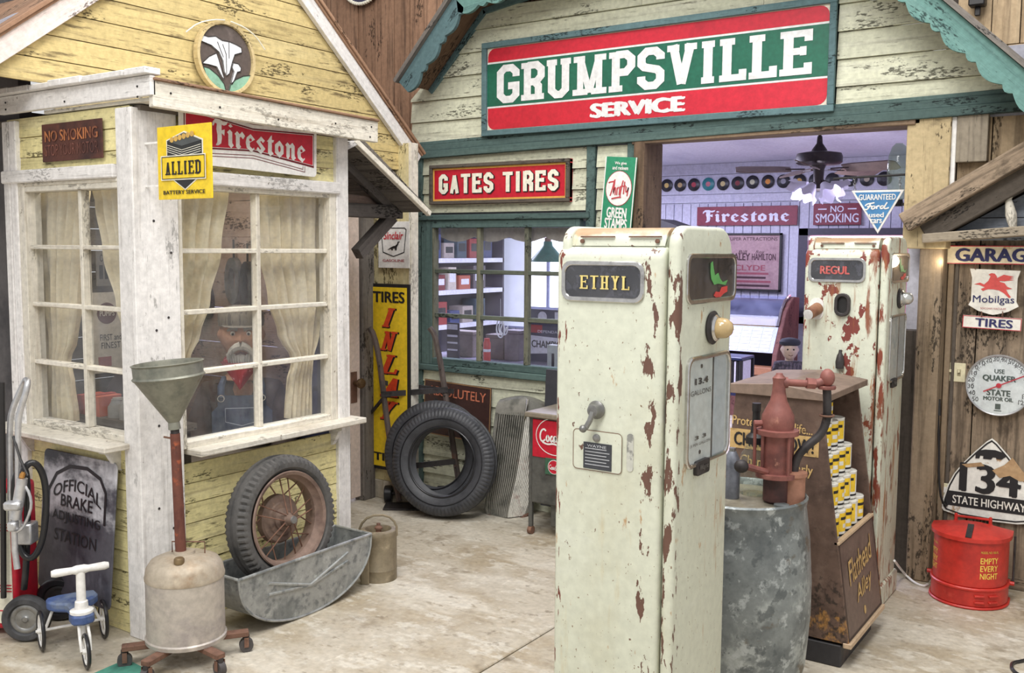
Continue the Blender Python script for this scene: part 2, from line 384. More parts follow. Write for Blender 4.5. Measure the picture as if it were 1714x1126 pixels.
# ------------------------------------------------------------------ lettering
def slab_strokes(ch, W, s, ts, serif=True):
    a = s/2; x0, x1, y0, y1 = a, W-a, ts/2, 1-ts/2; c = min(.12, W*.22); m = W/2; o = W*(.06 if ch in 'UV' else .11) if serif else 0
    l, r = x0+o, x1-o; ST = []
    def sf(x, y, k=1.0):
        if serif: ST.append(([(x-s*.5-o*k, y), (x+s*.5+o*k, y)], ts))
    if ch == 'G': ST.append(([(x1, .68), (x1, y1-c), (x1-c, y1), (x0+c, y1), (x0, y1-c), (x0, y0+c), (x0+c, y0), (x1-c, y0), (x1, y0+c), (x1, .44), (m, .44)], s))
    elif ch == 'C': ST.append(([(x1, .66), (x1, y1-c), (x1-c, y1), (x0+c, y1), (x0, y1-c), (x0, y0+c), (x0+c, y0), (x1-c, y0), (x1, y0+c), (x1, .36)], s))
    elif ch == 'O': ST += [([(m, y1), (x0+c, y1), (x0, y1-c), (x0, y0+c), (x0+c, y0), (x1-c, y0), (x1, y0+c), (x1, y1-c), (x1-c, y1), (m, y1)], s)]
    elif ch in 'RPBD':
        ST.append(([(l, 0), (l, 1)], s))
        if ch == 'D': ST.append(([(l, y1), (x1-c, y1), (x1, y1-c), (x1, y0+c), (x1-c, y0), (l, y0)], s))
        else:
            ST.append(([(l, y1), (x1-c, y1), (x1, y1-c), (x1, .5+c), (x1-c, .48), (l, .48)], s))
            if ch == 'R': ST.append(([(x1-c*1.4, .48), (r, .36), (r, 0)], s)); sf(r, ts/2, .8)
            if ch == 'B': ST.append(([(x1-c, .48), (x1, .48-c*.8), (x1, y0+c), (x1-c, y0), (l, y0)], s))
        sf(l, ts/2); ST.append(([(0, y1), (l, y1)], ts))
    elif ch == 'U': ST.append(([(l, 1), (l, y0+c), (l+c, y0), (r-c, y0), (r, y0+c), (r, 1)], s)); sf(l, y1); sf(r, y1)
    elif ch == 'M': ST += [([(l, 0), (l, 1)], s*.8), ([(r, 0), (r, 1)], s*.8), ([(l, .98), (m, .02+a*.3)], s*.8), ([(m, .02+a*.3), (r, .98)], s*.8)]; sf(l, ts/2); sf(r, ts/2); sf(l-o*.3, y1, .5); sf(r+o*.3, y1, .5)
    elif ch == 'N': ST += [([(l, 0), (l, 1)], s*.85), ([(r, 0), (r, 1)], s*.85), ([(l, .97), (r, .03)], s*.9)]; sf(l, ts/2); sf(r, y1); sf(l-o*.3, y1, .5)
    elif ch == 'S': ST.append(([(x1, .70), (x1, y1-c), (x1-c, y1), (x0+c, y1), (x0, y1-c), (x0, .62), (x0+c*.6, .54), (x1-c*.6, .46), (x1, .38), (x1, y0+c), (x1-c, y0), (x0+c, y0), (x0, y0+c), (x0, .32)], s))
    elif ch == 'V': ST += [([(l, 1), (m, 0+a*.5)], s), ([(m, a*.5), (r, 1)], s)]; sf(l, y1); sf(r, y1)
    elif ch == 'A': ST += [([(l, 0), (m, 1-a*.6)], s*.9), ([(m, 1-a*.6), (r, 0)], s*.9), ([(l+W*.12, .3), (r-W*.12, .3)], ts)]; sf(l, ts/2, .8); sf(r, ts/2, .8)
    elif ch == 'I': ST.append(([(m, 0), (m, 1)], s)); sf(m, y1); sf(m, ts/2)
    elif ch == 'L': ST += [([(l, 0), (l, 1)], s), ([(l, y0), (x1+a, y0)], ts), ([(x1+a-ts*.5, 0), (x1+a-ts*.5, .26)], ts)]; sf(l, y1); ST.append(([(0, y0), (l, y0)], ts))
    elif ch in 'EF':
        ST += [([(l, 0), (l, 1)], s), ([(0, y1), (x1+a, y1)], ts), ([(x1+a-ts*.5, 1), (x1+a-ts*.5, .74)], ts), ([(l, .53), (W*.74, .53)], ts), ([(W*.72, .43), (W*.72, .63)], ts*.8)]
        if ch == 'E': ST += [([(0, y0), (x1+a, y0)], ts), ([(x1+a-ts*.5, 0), (x1+a-ts*.5, .26)], ts)]
        else: sf(l, ts/2)
    elif ch == 'T': ST += [([(m, 0), (m, 1)], s), ([(0, y1), (W, y1)], ts)]; sf(m, ts/2); 
    elif ch == 'H': ST += [([(l, 0), (l, 1)], s), ([(r, 0), (r, 1)], s), ([(l, .5), (r, .5)], ts)]; [sf(x, y) for x in (l, r) for y in (ts/2, y1)]
    elif ch == 'K': ST += [([(l, 0), (l, 1)], s), ([(r, 1), (l, .45)], s*.9), ([(l+W*.15, .55), (r, 0)], s*.9)]; sf(l, ts/2); sf(l, y1)
    elif ch == 'Y': ST += [([(l, 1), (m, .48)], s*.9), ([(r, 1), (m, .48)], s*.9), ([(m, .52), (m, 0)], s)]; sf(l, y1, .7); sf(r, y1, .7); sf(m, ts/2)
    return ST
SLABW = {'M': 1.35, 'I': .62, 'V': 1.05, 'L': .9, ' ': .55}
def text_mesh(s, font='sans', bold=0.0, shear=0.0, W=.62, st=.2, ts=.13, serif=True, gap=.09, thick=.0015):
    b = MB()
    if font == 'slab':
        x = 0; zz = 0
        for ch in s:
            w = W*SLABW.get(ch, 1)
            for pts, wd in slab_strokes(ch, w, st, ts, serif): b.strip([(x+p[0]+shear*p[1], p[1]) for p in pts], wd, zz, thick); zz = (zz+.0002) % .0016
            x += w+gap
        return b
    cu = bpy.data.curves.new('t', 'FONT'); cu.body = s; cu.size = 1; cu.offset = 0; cu.shear = shear; cu.resolution_u = 3
    o = bpy.data.objects.new('t', cu); me = bpy.data.meshes.new_from_object(o)
    vs = [v.co.copy() for v in me.vertices]; fs = [tuple(p.vertices) for p in me.polygons]
    bpy.data.objects.remove(o); bpy.data.curves.remove(cu); bpy.data.meshes.remove(me)
    k = bold*.95
    for j, (dx, dy) in enumerate(((0, 0), (-k, 0), (k, 0), (-k*.6, k*.5), (k*.6, -k*.5)) if k > 0 else ((0, 0),)):
        b.add([(v.x+dx, v.y+dy, thick+j*.00012) for v in vs], fs)
    return b
def txt(parent, s, cx, cy, w, h, m, z=.002, font='sans', bold=.0, shear=0, arch=0, name='lettering', rot=0, squeeze=None, **k):
    b = text_mesh(s, font, bold, shear, **k)
    if not b.v: return None
    X0 = min(v.x for v in b.v); X1 = max(v.x for v in b.v); Y0 = min(v.y for v in b.v); Y1 = max(v.y for v in b.v)
    for v in b.v:
        x = ((v.x-X0)/(X1-X0)-.5)*w; y = ((v.y-Y0)/(Y1-Y0)-.5)*h
        if squeeze: y *= 1+squeeze*(x/(w/2))          # grows towards one end
        if arch: y -= arch*(x/(w/2))**2
        if rot: x, y = x*math.cos(rot)-y*math.sin(rot), x*math.sin(rot)+y*math.cos(rot)
        v.x = cx+x; v.y = cy+y; v.z += z
    return b.build(name, m, parent, smooth=False)
def script(parent, strokes, cx, cy, w, h, m, lw, z=.002, name='lettering', sm=2):
    """hand-drawn lettering: strokes are polylines in a unit box, smoothed"""
    b = MB()
    for ii, st in enumerate(strokes):
        P = [Vector((p[0], p[1])) for p in st]
        for _ in range(sm):
            Q = [P[0]]
            for i in range(len(P)-1): Q += [P[i]*.75+P[i+1]*.25, P[i]*.25+P[i+1]*.75]
            P = Q+[P[-1]]
        b.strip([(cx+(p.x-.5)*w, cy+(p.y-.5)*h) for p in P], lw, z+ii*.0001, .0012)
    return b.build(name, m, parent, smooth=False)
FIRE = {  # blackletter-like outlines, unit height
 'F': [[(0, .72), (.02, .86), (.12, 1), (.3, 1), (.42, .93), (.56, .97), (.6, .99), (.56, .86), (.46, .8), (.36, .82), (.36, .6), (.48, .66), (.47, .42), (.36, .5), (.37, .3), (.34, .1), (.22, 0), (.14, 0), (.2, .14), (.2, .4), (.16, .62), (.18, .82), (.1, .84), (.05, .72)]],
 'i': [[(0, .58), (.1, .7), (.2, .62), (.2, .2), (.26, .12), (.16, 0), (.05, .1), (.05, .52)], [(.05, .84), (.13, .92), (.22, .84), (.13, .78)]],
 'r': [[(0, .58), (.1, .7), (.2, .6), (.3, .72), (.42, .58), (.34, .44), (.25, .52), (.2, .48), (.2, .2), (.26, .12), (.14, 0), (.05, .1), (.05, .52)]],
 'e': [[(.2, .7), (.38, .52), (.16, .36), (.17, .22), (.28, .14), (.34, .2), (.36, .16), (.24, 0), (.04, .14), (0, .34), (.04, .54)]],
 's': [[(.2, .7), (.36, .56), (.28, .46), (.2, .54), (.16, .48), (.38, .24), (.2, 0), (0, .14), (.06, .26), (.16, .16), (.2, .22), (0, .46)]],
 't': [[(.05, .6), (.16, .78), (.22, .84), (.22, .66), (.32, .66), (.28, .56), (.22, .56), (.22, .2), (.3, .12), (.16, 0), (.06, .1), (.06, .56), (0, .56)]],
 'o': [[(.2, .7), (.38, .5), (.38, .2), (.2, 0), (.0, .18), (0, .5)]],
 'n': [[(0, .58), (.1, .7), (.2, .6), (.32, .72), (.42, .6), (.42, .2), (.48, .12), (.36, 0), (.27, .1), (.27, .52), (.2, .48), (.2, .14), (.12, .02), (.05, .1), (.05, .52)]],
}
def firestone(parent, cx, cy, w, h, m, mh, z=.002, skew=0):
    adv = {'F': .58, 'i': .3, 'r': .45, 'e': .44, 's': .44, 't': .36, 'o': .46, 'n': .54}
    b = MB(); hbs = []; word = 'Firestone'; T = sum(adv[c] for c in word); x = 0
    for c in word:
        for pl in FIRE[c]:
            q = [((x+p[0])/T, p[1]) for p in pl]
            b2 = [(cx+(p[0]-.5)*w, cy+(p[1]-.5)*h-skew*(p[0]-.5)) for p in q]
            b.flat(b2, z, z+.0015)
        if c in 'oe':
            q = ell(.055, .13 if c == 'o' else .06, 8, .19, .36 if c == 'o' else .47)
            hbs.append(MB().flat([(cx+((x+p[0])/T-.5)*w, cy+(p[1]-.5)*h-skew*((x+p[0])/T-.5)) for p in q], z+.001, z+.0025))
        x += adv[c]
    o = b.build('lettering', m, parent, smooth=False)
    for hb in hbs: hb.build('letter_counter', mh, o, smooth=False)
    return o
def plate(name, label, cat, M, w, h, t, m, poly=None, bev=0, group=None, **k):
    b = MB().flat(poly or rect(-w/2, w/2, -h/2, h/2), -t, 0)
    o = b.build(name, m, None, smooth=False, bev=bev)
    o.matrix_world = M; MWORLD[o] = M.copy(); return tag(o, label, cat, group)
def decal(parent, pts, m, z=.001, name='print', t=.001): return MB().flat(pts, z, z+t).build(name, m, parent, smooth=False)
def line(parent, pts, w, m, z=.0015, closed=True, name='border', t=.001): return MB().strip(pts, w, z, t, closed).build(name, m, parent, smooth=False)
def box_px_y(x0, y0, x1, y1, Y):
    a = AY(x0, y0, Y); b = AY(x1, y1, Y); c = AY(x0, y1, Y); d = AY(x1, y0, Y)
    X0 = (a.x+c.x)/2; X1 = (b.x+d.x)/2; Z1 = (a.z+d.z)/2; Z0 = (b.z+c.z)/2
    return X0, X1, Z0, Z1
def nails(parent, pts, M, r=.006, m=None):
    for a, b in pts:
        o = MB().lathe([(r, 0), (r*.8, .003), (0, .004)], 6, (0, 0, 0), (0, 0, 1)).build('nail_head', m or RUST, None)
        o.parent = parent; Mx = M @ Matrix.Translation((a, b, 0)); o.matrix_local = MWORLD[parent].inverted() @ Mx
# ================================================================== THE SETTING
def below(p, q):
    m = (q[1]-p[1])/(q[0]-p[0]); return (-m, 1, p[1]-m*p[0])
def XZ(v): return (v.x, v.z)
def YZ(v): return (v.y, v.z)
CONC = mat('concrete', (184, 175, 158), .7, layers=[((164, 150, 126), (1.6, 1.6, 1), .44, .62, .9), ((204, 197, 182), (1.2, 3.2, 1), .5, .66, .85), ((206, 200, 186), (9, 14, 1), .52, .64, .7), ((140, 128, 108), (13, 22, 1), .58, .68, .6), ((126, 112, 90), (4, 4, 1), .58, .7, .6),
    ((104, 92, 74), (11, 12, 1), .62, .72, .55), ((232, 226, 210), (16, 5, 1), .66, .74, .4), ((110, 96, 78), 60, .66, .76, .35)], bump=(.15, (40, 40, 40), .003), spec=.4)
fl = struct('floor')
JX = -2.15
for x0, x1, y0, y1 in ((-9, JX-.004, -3, 5.3), (JX+.004, 4, -3, 5.3), (-9, JX-.004, 5.308, 10.6), (JX+.004, 4, 5.308, 10.6)):
    MB().box(x0, x1, y0, y1, -.12, 0).build('slab', CONC, fl, smooth=False, bev=.004)
MB().box(-9, 4, -3, 10.6, -.14, -.03).build('joint_filler', mat('joint_filler', (120, 104, 80), .9), fl, smooth=False)

# ---- the barn wall behind everything
BV = BARN('v')
bw = struct('wall_back')
rows = []; x = -6.6
while x < -4.28:
    w = random.uniform(.13, .19); rows.append((x, min(x+w, -4.245))); x += w
planks(bw, FY((0, 5.22, 0)), BV, (1.4, 4.6), rows, vertical=True, jit=.006, gap=.006)
rows = []; x = -.98
while x < .6:
    w = random.uniform(.12, .18); rows.append((x, x+w)); x += w
GB = wood('barn_board_grey', (176, 154, 124), (112, 92, 70), 'v', .7, .46, .7, (198, 180, 150), rnd=.12, blot=((84, 70, 56), (20, 20, 3), .62, .76, .6))
planks(bw, FY((0, 5.22, 0)), GB, (2.28, 2.62), rows, vertical=True, jit=.006, gap=.005, name='plank')
planks(bw, FY((0, 5.22, 0)), GB, (2.625, 4.6), [(a+.05, b+.05) for a, b in rows], vertical=True, jit=.006, gap=.005)

rows = []; x = -4.245
while x < -3.2:
    w = random.uniform(.13, .19); rows.append((x, x+w)); x += w
planks(bw, FY((0, 5.22, 0)), BV, (2.42, 4.6), rows, vertical=True, jit=.006, gap=.006)
MB().box(-6.8, -4.25, 5.24, 5.28, 1.4, 4.6).build('backing', mat('dark_backing', (58, 50, 44), .9), bw, smooth=False)
MB().box(-.98, .8, 5.24, 5.28, 2.3, 4.6).build('backing', mat('dark_backing', (58, 50, 44), .9), bw, smooth=False)
# ---- main facade
YW = 5.1
MWF = FY((0, YW, 0))
wm = struct('wall_main')
pA, pB, pC = XZ(AY(697, 160, YW)), XZ(AY(804, 14, YW)), XZ(AY(880, 4.6, YW))
rA, rB = XZ(AY(1540, -8, YW)), XZ(AY(1714, 125, YW))
half = [below(pA, pB), below(pB, pC), below(rA, rB)]
bl, br = XZ(AY(700, 266, YW)), XZ(AY(1714, 185.5, YW))
rows = [(2.335+.137*i-.0, 2.335+.137*(i+1)) for i in range(12)]
planks(wm, MWF, PALE, (-4.26, -.35), rows, half=half, t=.022, lap=.016, gap=.003, split=3)
OPX0, OPX1 = AY(1083, 300, YW).x, AY(1517, 300, YW).x
GP = AY(992, 300, YW).x                      # green post between the gates sign and the stamps sign
WX0, WX1, WZ0, WZ1 = AY(709, 480, YW).x, GP-.03, AY(820, 617, YW).z, AY(820, 371, YW).z
rows = [(2.25-.125*(i+1), 2.25-.125*i) for i in range(18)]
planks(wm, MWF, PALE, (-4.26, GP-.035), rows, holes=[(WX0, WX1, WZ0, WZ1)], t=.02, lap=.014, gap=.003)
planks(wm, MWF, PALE, (GP+.035, OPX0-.07), rows, t=.02, lap=.014, gap=.003)
# backing sheets added behind the boards so no light passes
for (x0, x1, z0, z1) in ((-4.25, WX0, 0, 2.35), (WX0, WX1, 0, WZ0), (WX0, WX1, WZ1, 2.35), (WX1, OPX0-.05, 0, 2.35), (-4.25, -.4, 2.28, 2.6)):
    MB().box(x0, x1, YW+.012, YW+.05, z0, z1).build('backing', mat('backing', (150, 150, 160), .9), wm, smooth=False)
MB().prism([(-4.2, 2.6), (-1.0, 2.6), (-1.45, 3.0), (-2.6, 3.2), (-3.8, 3.05)], (0, YW, 0), (1, 0, 0), (0, 0, 1), (0, -1, 0), -.05, -.012).build('backing', 'backing', wm, smooth=False)
# belt of two teal boards
TH, TV, TL = TEAL('h'), TEAL('v'), TEAL('l')
b0 = Vector(bl); b1 = Vector(br); dn = (b1-b0).normalized()
b0 -= dn*.05; b1 += dn*.5
board(wm, TL, b0+Vector((0, .018)), b1+Vector((0, .018)), .046, (0, .05), MWF, 'belt_board')
board(wm, TL, b0+Vector((0, .062)), b1+Vector((0, .062)), .042, (0, .036), MWF, 'belt_board')
board(wm, TL, b0+Vector((0, .094)), b1+Vector((0, .094)), .022, (0, .026), MWF, 'belt_board')
# posts
board(wm, TV, (-4.185, .0), (-4.185, 2.26), .05, (0, .03), MWF, 'corner_post')
board(wm, TV, (GP, .0), (GP, 2.26), .055, (0, .03), MWF, 'post')
board(wm, TV, (OPX0-.09, .0), (OPX0-.09, 2.26), .05, (0, .03), MWF, 'post')
DB = wood('old_brown_beam', (112, 92, 74), (62, 50, 42), 'v', .75, .44, .7, (138, 116, 94), blot=((50, 42, 36), (5, 5, 40), .6, .75, .5))
DBL = wood('old_brown_lintel', (132, 112, 92), (74, 60, 50), 'l', .75, .44, .7, (158, 138, 114))
MB().box(OPX0-.066, OPX0, YW-.045, YW+.2, 0, 2.262).build('door_jamb', DB, wm, smooth=False, bev=.004)
MB().box(OPX0-.066, OPX1+.06, YW-.03, YW+.2, 2.262, 2.30).build('lintel', DBL, wm, smooth=False, bev=.004)
lA, lB = AY(1068, 241, YW), AY(1517, 209, YW)
board(wm, DBL, (lA.x-.02, lA.z+.012), (lB.x+.05, lB.z+.012), .034, (-.03, .042), MWF, 'lintel_board')
# tan board post and its neighbours right of the opening
MB().box(OPX1, OPX1+.20, YW-.03, YW+.1, 1.66, 2.30).build('post_board', TAN, wm, smooth=False, bev=.004)
MB().box(OPX1+.2, OPX1+.222, YW-.015, YW+.01, 1.86, 2.31).build('white_strip', WHITEP, wm, smooth=False, bev=.002)
GY = wood('grey_patch_board', (148, 138, 122), (96, 88, 78), 'v', .7, .46, .7, (170, 160, 142))
MB().box(OPX1+.225, OPX1+.36, YW-.03, YW+.06, 2.07, 2.31).build('patch_board', GY, wm, smooth=False, bev=.003)
_ra, _rb = XZ(AY(1511, 373, 5.0)), XZ(AY(1714, 256, 5.0)); _h = below((_ra[0], _ra[1]-.02), (_rb[0], _rb[1]-.02)); _h = (-_h[0], -_h[1], -_h[2])
planks(wm, FY((0, YW+.06, 0)), GB, (1.5, 2.33), [(OPX1+.222, OPX1+.37)]+[(OPX1+.372+.23*i, OPX1+.6+.23*i) for i in range(5)], half=[_h], vertical=True, t=.03, gap=.004, name='board')
MB().box(OPX1-.02, OPX1+.12, YW+.06, YW+.16, 0, 1.25).build('dark_jamb', DARKW('v'), wm, smooth=False)

# ---- scalloped bargeboards, soffits and the roof edge of the facade
def barge(p, q, name, m, w=.1, Y=4.8, flip=1, seed=1):
    p = Vector(p); q = Vector(q); d = q-p; L = d.length; ang = math.atan2(d.y, d.x)
    Mb = FY((0, Y, 0)) @ Matrix.Translation((p.x, p.y, 0)) @ Matrix.Rotation(ang, 4, 'Z')
    pts = []; x = 0; k = 0
    while x < L-.01:
        sp = .155 if k % 2 == 0 else .06
        sp = min(sp, L-x); dep = .028 if k % 2 == 0 else .016
        n = 7 if k % 2 == 0 else 4
        for i in range(n):
            t = i/n; pts.append((x+sp*t, -w*.72-dep*math.sin(math.pi*t)))
        x += sp; k += 1
    pts.append((L, -w*.72))
    poly = pts+[(L, w*.28), (0, w*.28)]
    b = MB()
    kk = len(pts)
    vs = []
    for z in (-.024, 0):
        vs += [(a, bb, z) for a, bb in pts]+[(a, w*.28, z) for a, bb in pts]
    fs = []
    for i in range(kk-1):
        fs += [(i, i+1, kk+i+1, kk+i), (2*kk+i, 3*kk+i, 3*kk+i+1, 2*kk+i+1), (i, 2*kk+i, 2*kk+i+1, i+1), (kk+i, kk+i+1, 3*kk+i+1, 3*kk+i)]
    fs += [(0, kk, 3*kk, 2*kk), (kk-1, 3*kk-1, 4*kk-1, 2*kk-1)]
    b.add(vs, fs)
    o = b.build(name, m, None, smooth=False); o.parent = wm; o.matrix_local = Mb; MWORLD[o] = Mb
YB = 4.8
t0, kn = XZ(AY(672, 142, YB)), XZ(AY(764, 0, YB))
apx = (-2.55, kn[1]+max(.15, (pC[1]-pB[1])/(pC[0]-pB[0]))*(-2.55-kn[0]))
sl = (kn[1]-t0[1])/(kn[0]-t0[0])
r1 = XZ(AY(1558, 0, YB)); r2 = XZ(AY(1714, 131, YB)); slr = (r2[1]-r1[1])/(r2[0]-r1[0])
krz = kn[1]; krx = r1[0]+(krz-r1[1])/slr
r3 = (.05, r1[1]+slr*(.05-r1[0]))
barge(kn, t0, 'bargeboard', TEALD) if False else None
def barge2(a, c, m): barge(a, c, 'bargeboard', m)
barge2(t0, kn, TEALD); barge2(kn, apx, TEALB); barge2(apx, (krx, krz), TEALB); barge2((krx, krz), r3, TEALB)
SOF = wood('soffit_brown', (112, 88, 70), (68, 52, 42), 'l', .7, .46, .7, (132, 106, 86))
for p, q in ((t0, kn), (kn, apx), (apx, (krx, krz)), ((krx, krz), r3)):
    p = Vector(p); q = Vector(q); d = (q-p); L = d.length; ang = math.atan2(d.y, d.x)
    Mb = FY((0, YB, 0)) @ Matrix.Translation((p.x, p.y, 0)) @ Matrix.Rotation(ang, 4, 'Z')
    for nm, y0, y1, z0, z1, mm in (('soffit', .006, .028, -.42, -.025, SOF), ('roof_deck', .03, .055, -.45, .03, GREYW('l')), ('cornice_board', -.03, .004, -.302, -.27, TEALD)):
        o = MB().box(0 if nm != 'roof_deck' else -.01, L, y0, y1, z0, z1).build(nm, mm, None, smooth=False)
        o.parent = wm; o.matrix_local = Mb; MWORLD[o] = Mb

# ---- windows
def grid_window(root, M, xs, zs, frame_w, m, mb, depth=.05, bar=.02, glass=GLASS, inset=.02, names=('stile', 'rail')):
    """xs, zs: edges of the panes (outer edges first and last); frame boards outside them"""
    x0, x1, z0, z1 = xs[0], xs[-1], zs[0], zs[-1]; l, r, bt, tp = frame_w
    mv, mh = m
    def put(nm, mm, a, b, c, d, t0, t1, bev=.003):
        MB().prism(rect(a, b, c, d), M.col[3].xyz, M.col[0].xyz, M.col[1].xyz, M.col[2].xyz, t0, t1).build(nm, mm, root, world=True, smooth=False, bev=bev)
    put(names[0], mv, x0-l, x0, z0-bt, z1+tp, -depth, .03); put(names[0], mv, x1, x1+r, z0-bt, z1+tp, -depth, .03)
    put(names[1], mh, x0, x1, z0-bt, z0, -depth, .028); put(names[1], mh, x0, x1, z1, z1+tp, -depth, .028)
    for x in xs[1:-1]: put('muntin', mb[0], x-bar/2, x+bar/2, z0, z1, -.03, .012)
    for z in zs[1:-1]: put('muntin', mb[1], x0, x1, z-bar*.45, z+bar*.45, -.03, .010)
    for i in range(len(xs)-1):
        for j in range(len(zs)-1):
            put('pane', glass, xs[i]+(bar/2 if i else 0), xs[i+1]-(bar/2 if i < len(xs)-2 else 0), zs[j]+(bar/2 if j else 0), zs[j+1]-(bar/2 if j < len(zs)-2 else 0), -inset-.003, -inset, 0)
TWEATH = wood('weathered_teal_bar', (98, 104, 92), (48, 58, 58), 'h', .75, .44, .66, (166, 158, 130))
TWEATHV = wood('weathered_teal_bar_v', (116, 116, 100), (56, 64, 62), 'v', .75, .44, .66, (184, 174, 142))
w1 = struct('window_1')
xs = [AY(x, 480, YW).x for x in (727, 802, 882, 966)]
zs = [AY(800, y, YW).z for y in (604, 531, 455, 381)]
xs_main = (xs[0], xs[-1]); zs_main = zs[-1]
grid_window(w1, MWF, xs, zs, (xs[0]-WX0, .03, .045, .05), (TV, TH), (TWEATHV, TWEATH), bar=.03, glass=GLASSD)
MB().box(xs[0], xs[0]+.012, YW-.022, YW+.03, zs[0], zs[-1]).build('inner_stop', TWEATHV, w1, smooth=False)
MB().box(-4.2, GP, YW-.045, YW+.02, zs[-1]+.05, zs[-1]+.085).build('head_casing', TH, w1, smooth=False, bev=.004)
MB().box(-4.2, GP, YW-.05, YW+.02, zs[0]-.085, zs[0]-.045).build('sill', TH, w1, smooth=False, bev=.004)

# ---- the glazed booth at the left
XB, YBF = -3.5, 2.44
ML, MR = FY((0, YBF, 0)), FX((XB, 0, 0))
YH = YEL('h'); WV, WH, WL = WHITE('v'), WHITE('h'), WHITE('l')
CRV, CRH = CREAMW('v'), CREAMW('h')
BL0, BR1 = -4.42, 3.645
rows = [(.0+.0885*i, .0885*(i+1)) for i in range(25)]
lw = struct('wall_booth_front')
LX = [AY(x, 460, YBF).x for x in (56, 141, 225)]; LZ = [AY(140, y, YBF).z for y in (713, 614, 514, 414, 318)]
planks(lw, ML, YH, (BL0, XB), rows, holes=[(LX[0]-.03, LX[-1]+.03, LZ[0]-.1, LZ[-1]+.06)], t=.014, lap=.004, gap=.004)
rwl = struct('wall_booth_side')
RY_ = [AX(x, 470, XB).y for x in (300, 431, 546)]; RZ = [AX(425, y, XB).z for y in (716, 611, 516, 420, 324)]
planks(rwl, MR, YH, (YBF, BR1), rows, holes=[(RY_[0]-.03, RY_[-1]+.03, RZ[0]-.1, RZ[-1]+.06)], t=.014, lap=.004, gap=.004)
w2 = struct('window_2'); w3 = struct('window_3')
grid_window(w2, ML, LX, LZ, (.05, .03, .03, .025), (CRV, CRH), (CRV, CRH), bar=.022)
grid_window(w3, MR, RY_, RZ, (.02, .045, .03, .025), (CRV, CRH), (CRV, CRH), bar=.024)
# posts
for nm, a, b in (('corner_board', -3.572, XB+.021), ('end_board', -4.425, -4.375), ('end_board', -4.368, LX[0]-.05)):
    MB().box(a, b, YBF-.034, YBF+.02, 0, 2.2).build(nm, WV, lw, smooth=False, bev=.004)
MB().box(XB-.01, XB+.034, YBF-.0335, RY_[0]-.02, 0, 2.2).build('corner_post', WV, rwl, smooth=False, bev=.004)
MB().box(XB-.03, XB+.034, RY_[-1]+.045, BR1, 0, 2.2).build('end_post', WV, rwl, smooth=False, bev=.004)
# headers
hz0, hz1 = AY(120, 303, YBF).z, AY(120, 281, YBF).z
MB().box(BL0, -3.575, YBF-.05, YBF, hz0, hz1).build('header', WH, lw, smooth=False, bev=.005)
MB().box(BL0, -3.575, YBF-.03, YBF, LZ[-1]+.025, hz0).build('header_trim', CRH, lw, smooth=False, bev=.003)
hz2, hz3 = AX(450, 318, XB).z, AX(450, 297, XB).z
MB().box(XB, XB+.05, RY_[0]-.02, RY_[-1]+.06, hz2, hz3).build('header', WH, rwl, smooth=False, bev=.005)
MB().box(XB, XB+.03, RY_[0]-.02, RY_[-1]+.05, RZ[-1]+.025, hz2).build('header_trim', CRH, rwl, smooth=False, bev=.003)
# sills and their brackets
def bracket(parent, M, x, z, s=.07):
    P = [(0, 0), (s, 0), (s, -.02), (s*.72, -.03), (s*.45, -.075), (s*.25, -.1), (0, -.11)]
    o = M @ Vector((x, z, 0)); 
    MB().prism(P, o, M.col[2].xyz, M.col[1].xyz, M.col[0].xyz, -.011, .011).build('bracket', WH, parent, world=True, smooth=False)
MB().box(BL0-.03, -3.535, YBF-.15, YBF+.01, LZ[0]-.052, LZ[0]-.028).build('sill', CRH, lw, smooth=False, bev=.004)
for x in (-4.3, -3.64): bracket(lw, ML, x, LZ[0]-.052, .1)
MB().box(XB-.01, XB+.12, RY_[0]-.0, BR1+.03, RZ[0]-.056, RZ[0]-.028).build('sill', CRH, rwl, smooth=False, bev=.004)
bracket(rwl, MR, RY_[-1]+.02, RZ[0]-.056, .09)
# fascia
FXO = -3.32
fz0, fz1 = AY(140, 176, 2.42).z, AY(140, 144, 2.42).z
MB().box(BL0, FXO, 2.395, 2.42, fz0, fz1).build('fascia', WH, lw, smooth=False, bev=.003)
x = BL0-.01
while x < FXO-.02:
    w = min(random.uniform(.085, .16), FXO+.01-x)
    MB().box(x, x+w-.004, 2.36+random.uniform(0, .012), 2.44, fz1+.002, fz1+.028+random.uniform(-.003, .003)).build('roof_plank', WH, lw, smooth=False, bev=.003); x += w
f0, f1 = AX(264, 157, FXO), AX(633, 221, FXO)
CRL = CREAMW('l'); BLL = BARN('l')
MF = FX((FXO, 0, 0))
board(rwl, CRL, (f0.y-.02, f0.z), (f1.y, f1.z), .104, (-.03, .0), MF, 'fascia')
board(rwl, BLL, (f0.y-.02, f0.z+.056), (f1.y, f1.z+.056), .012, (-.04, .012), MF, 'fascia_edge')
MB().box(XB-.6, FXO-.03, 2.42, f1.y-.01, 2.215, 2.23).build('soffit', CRH, rwl, smooth=False)
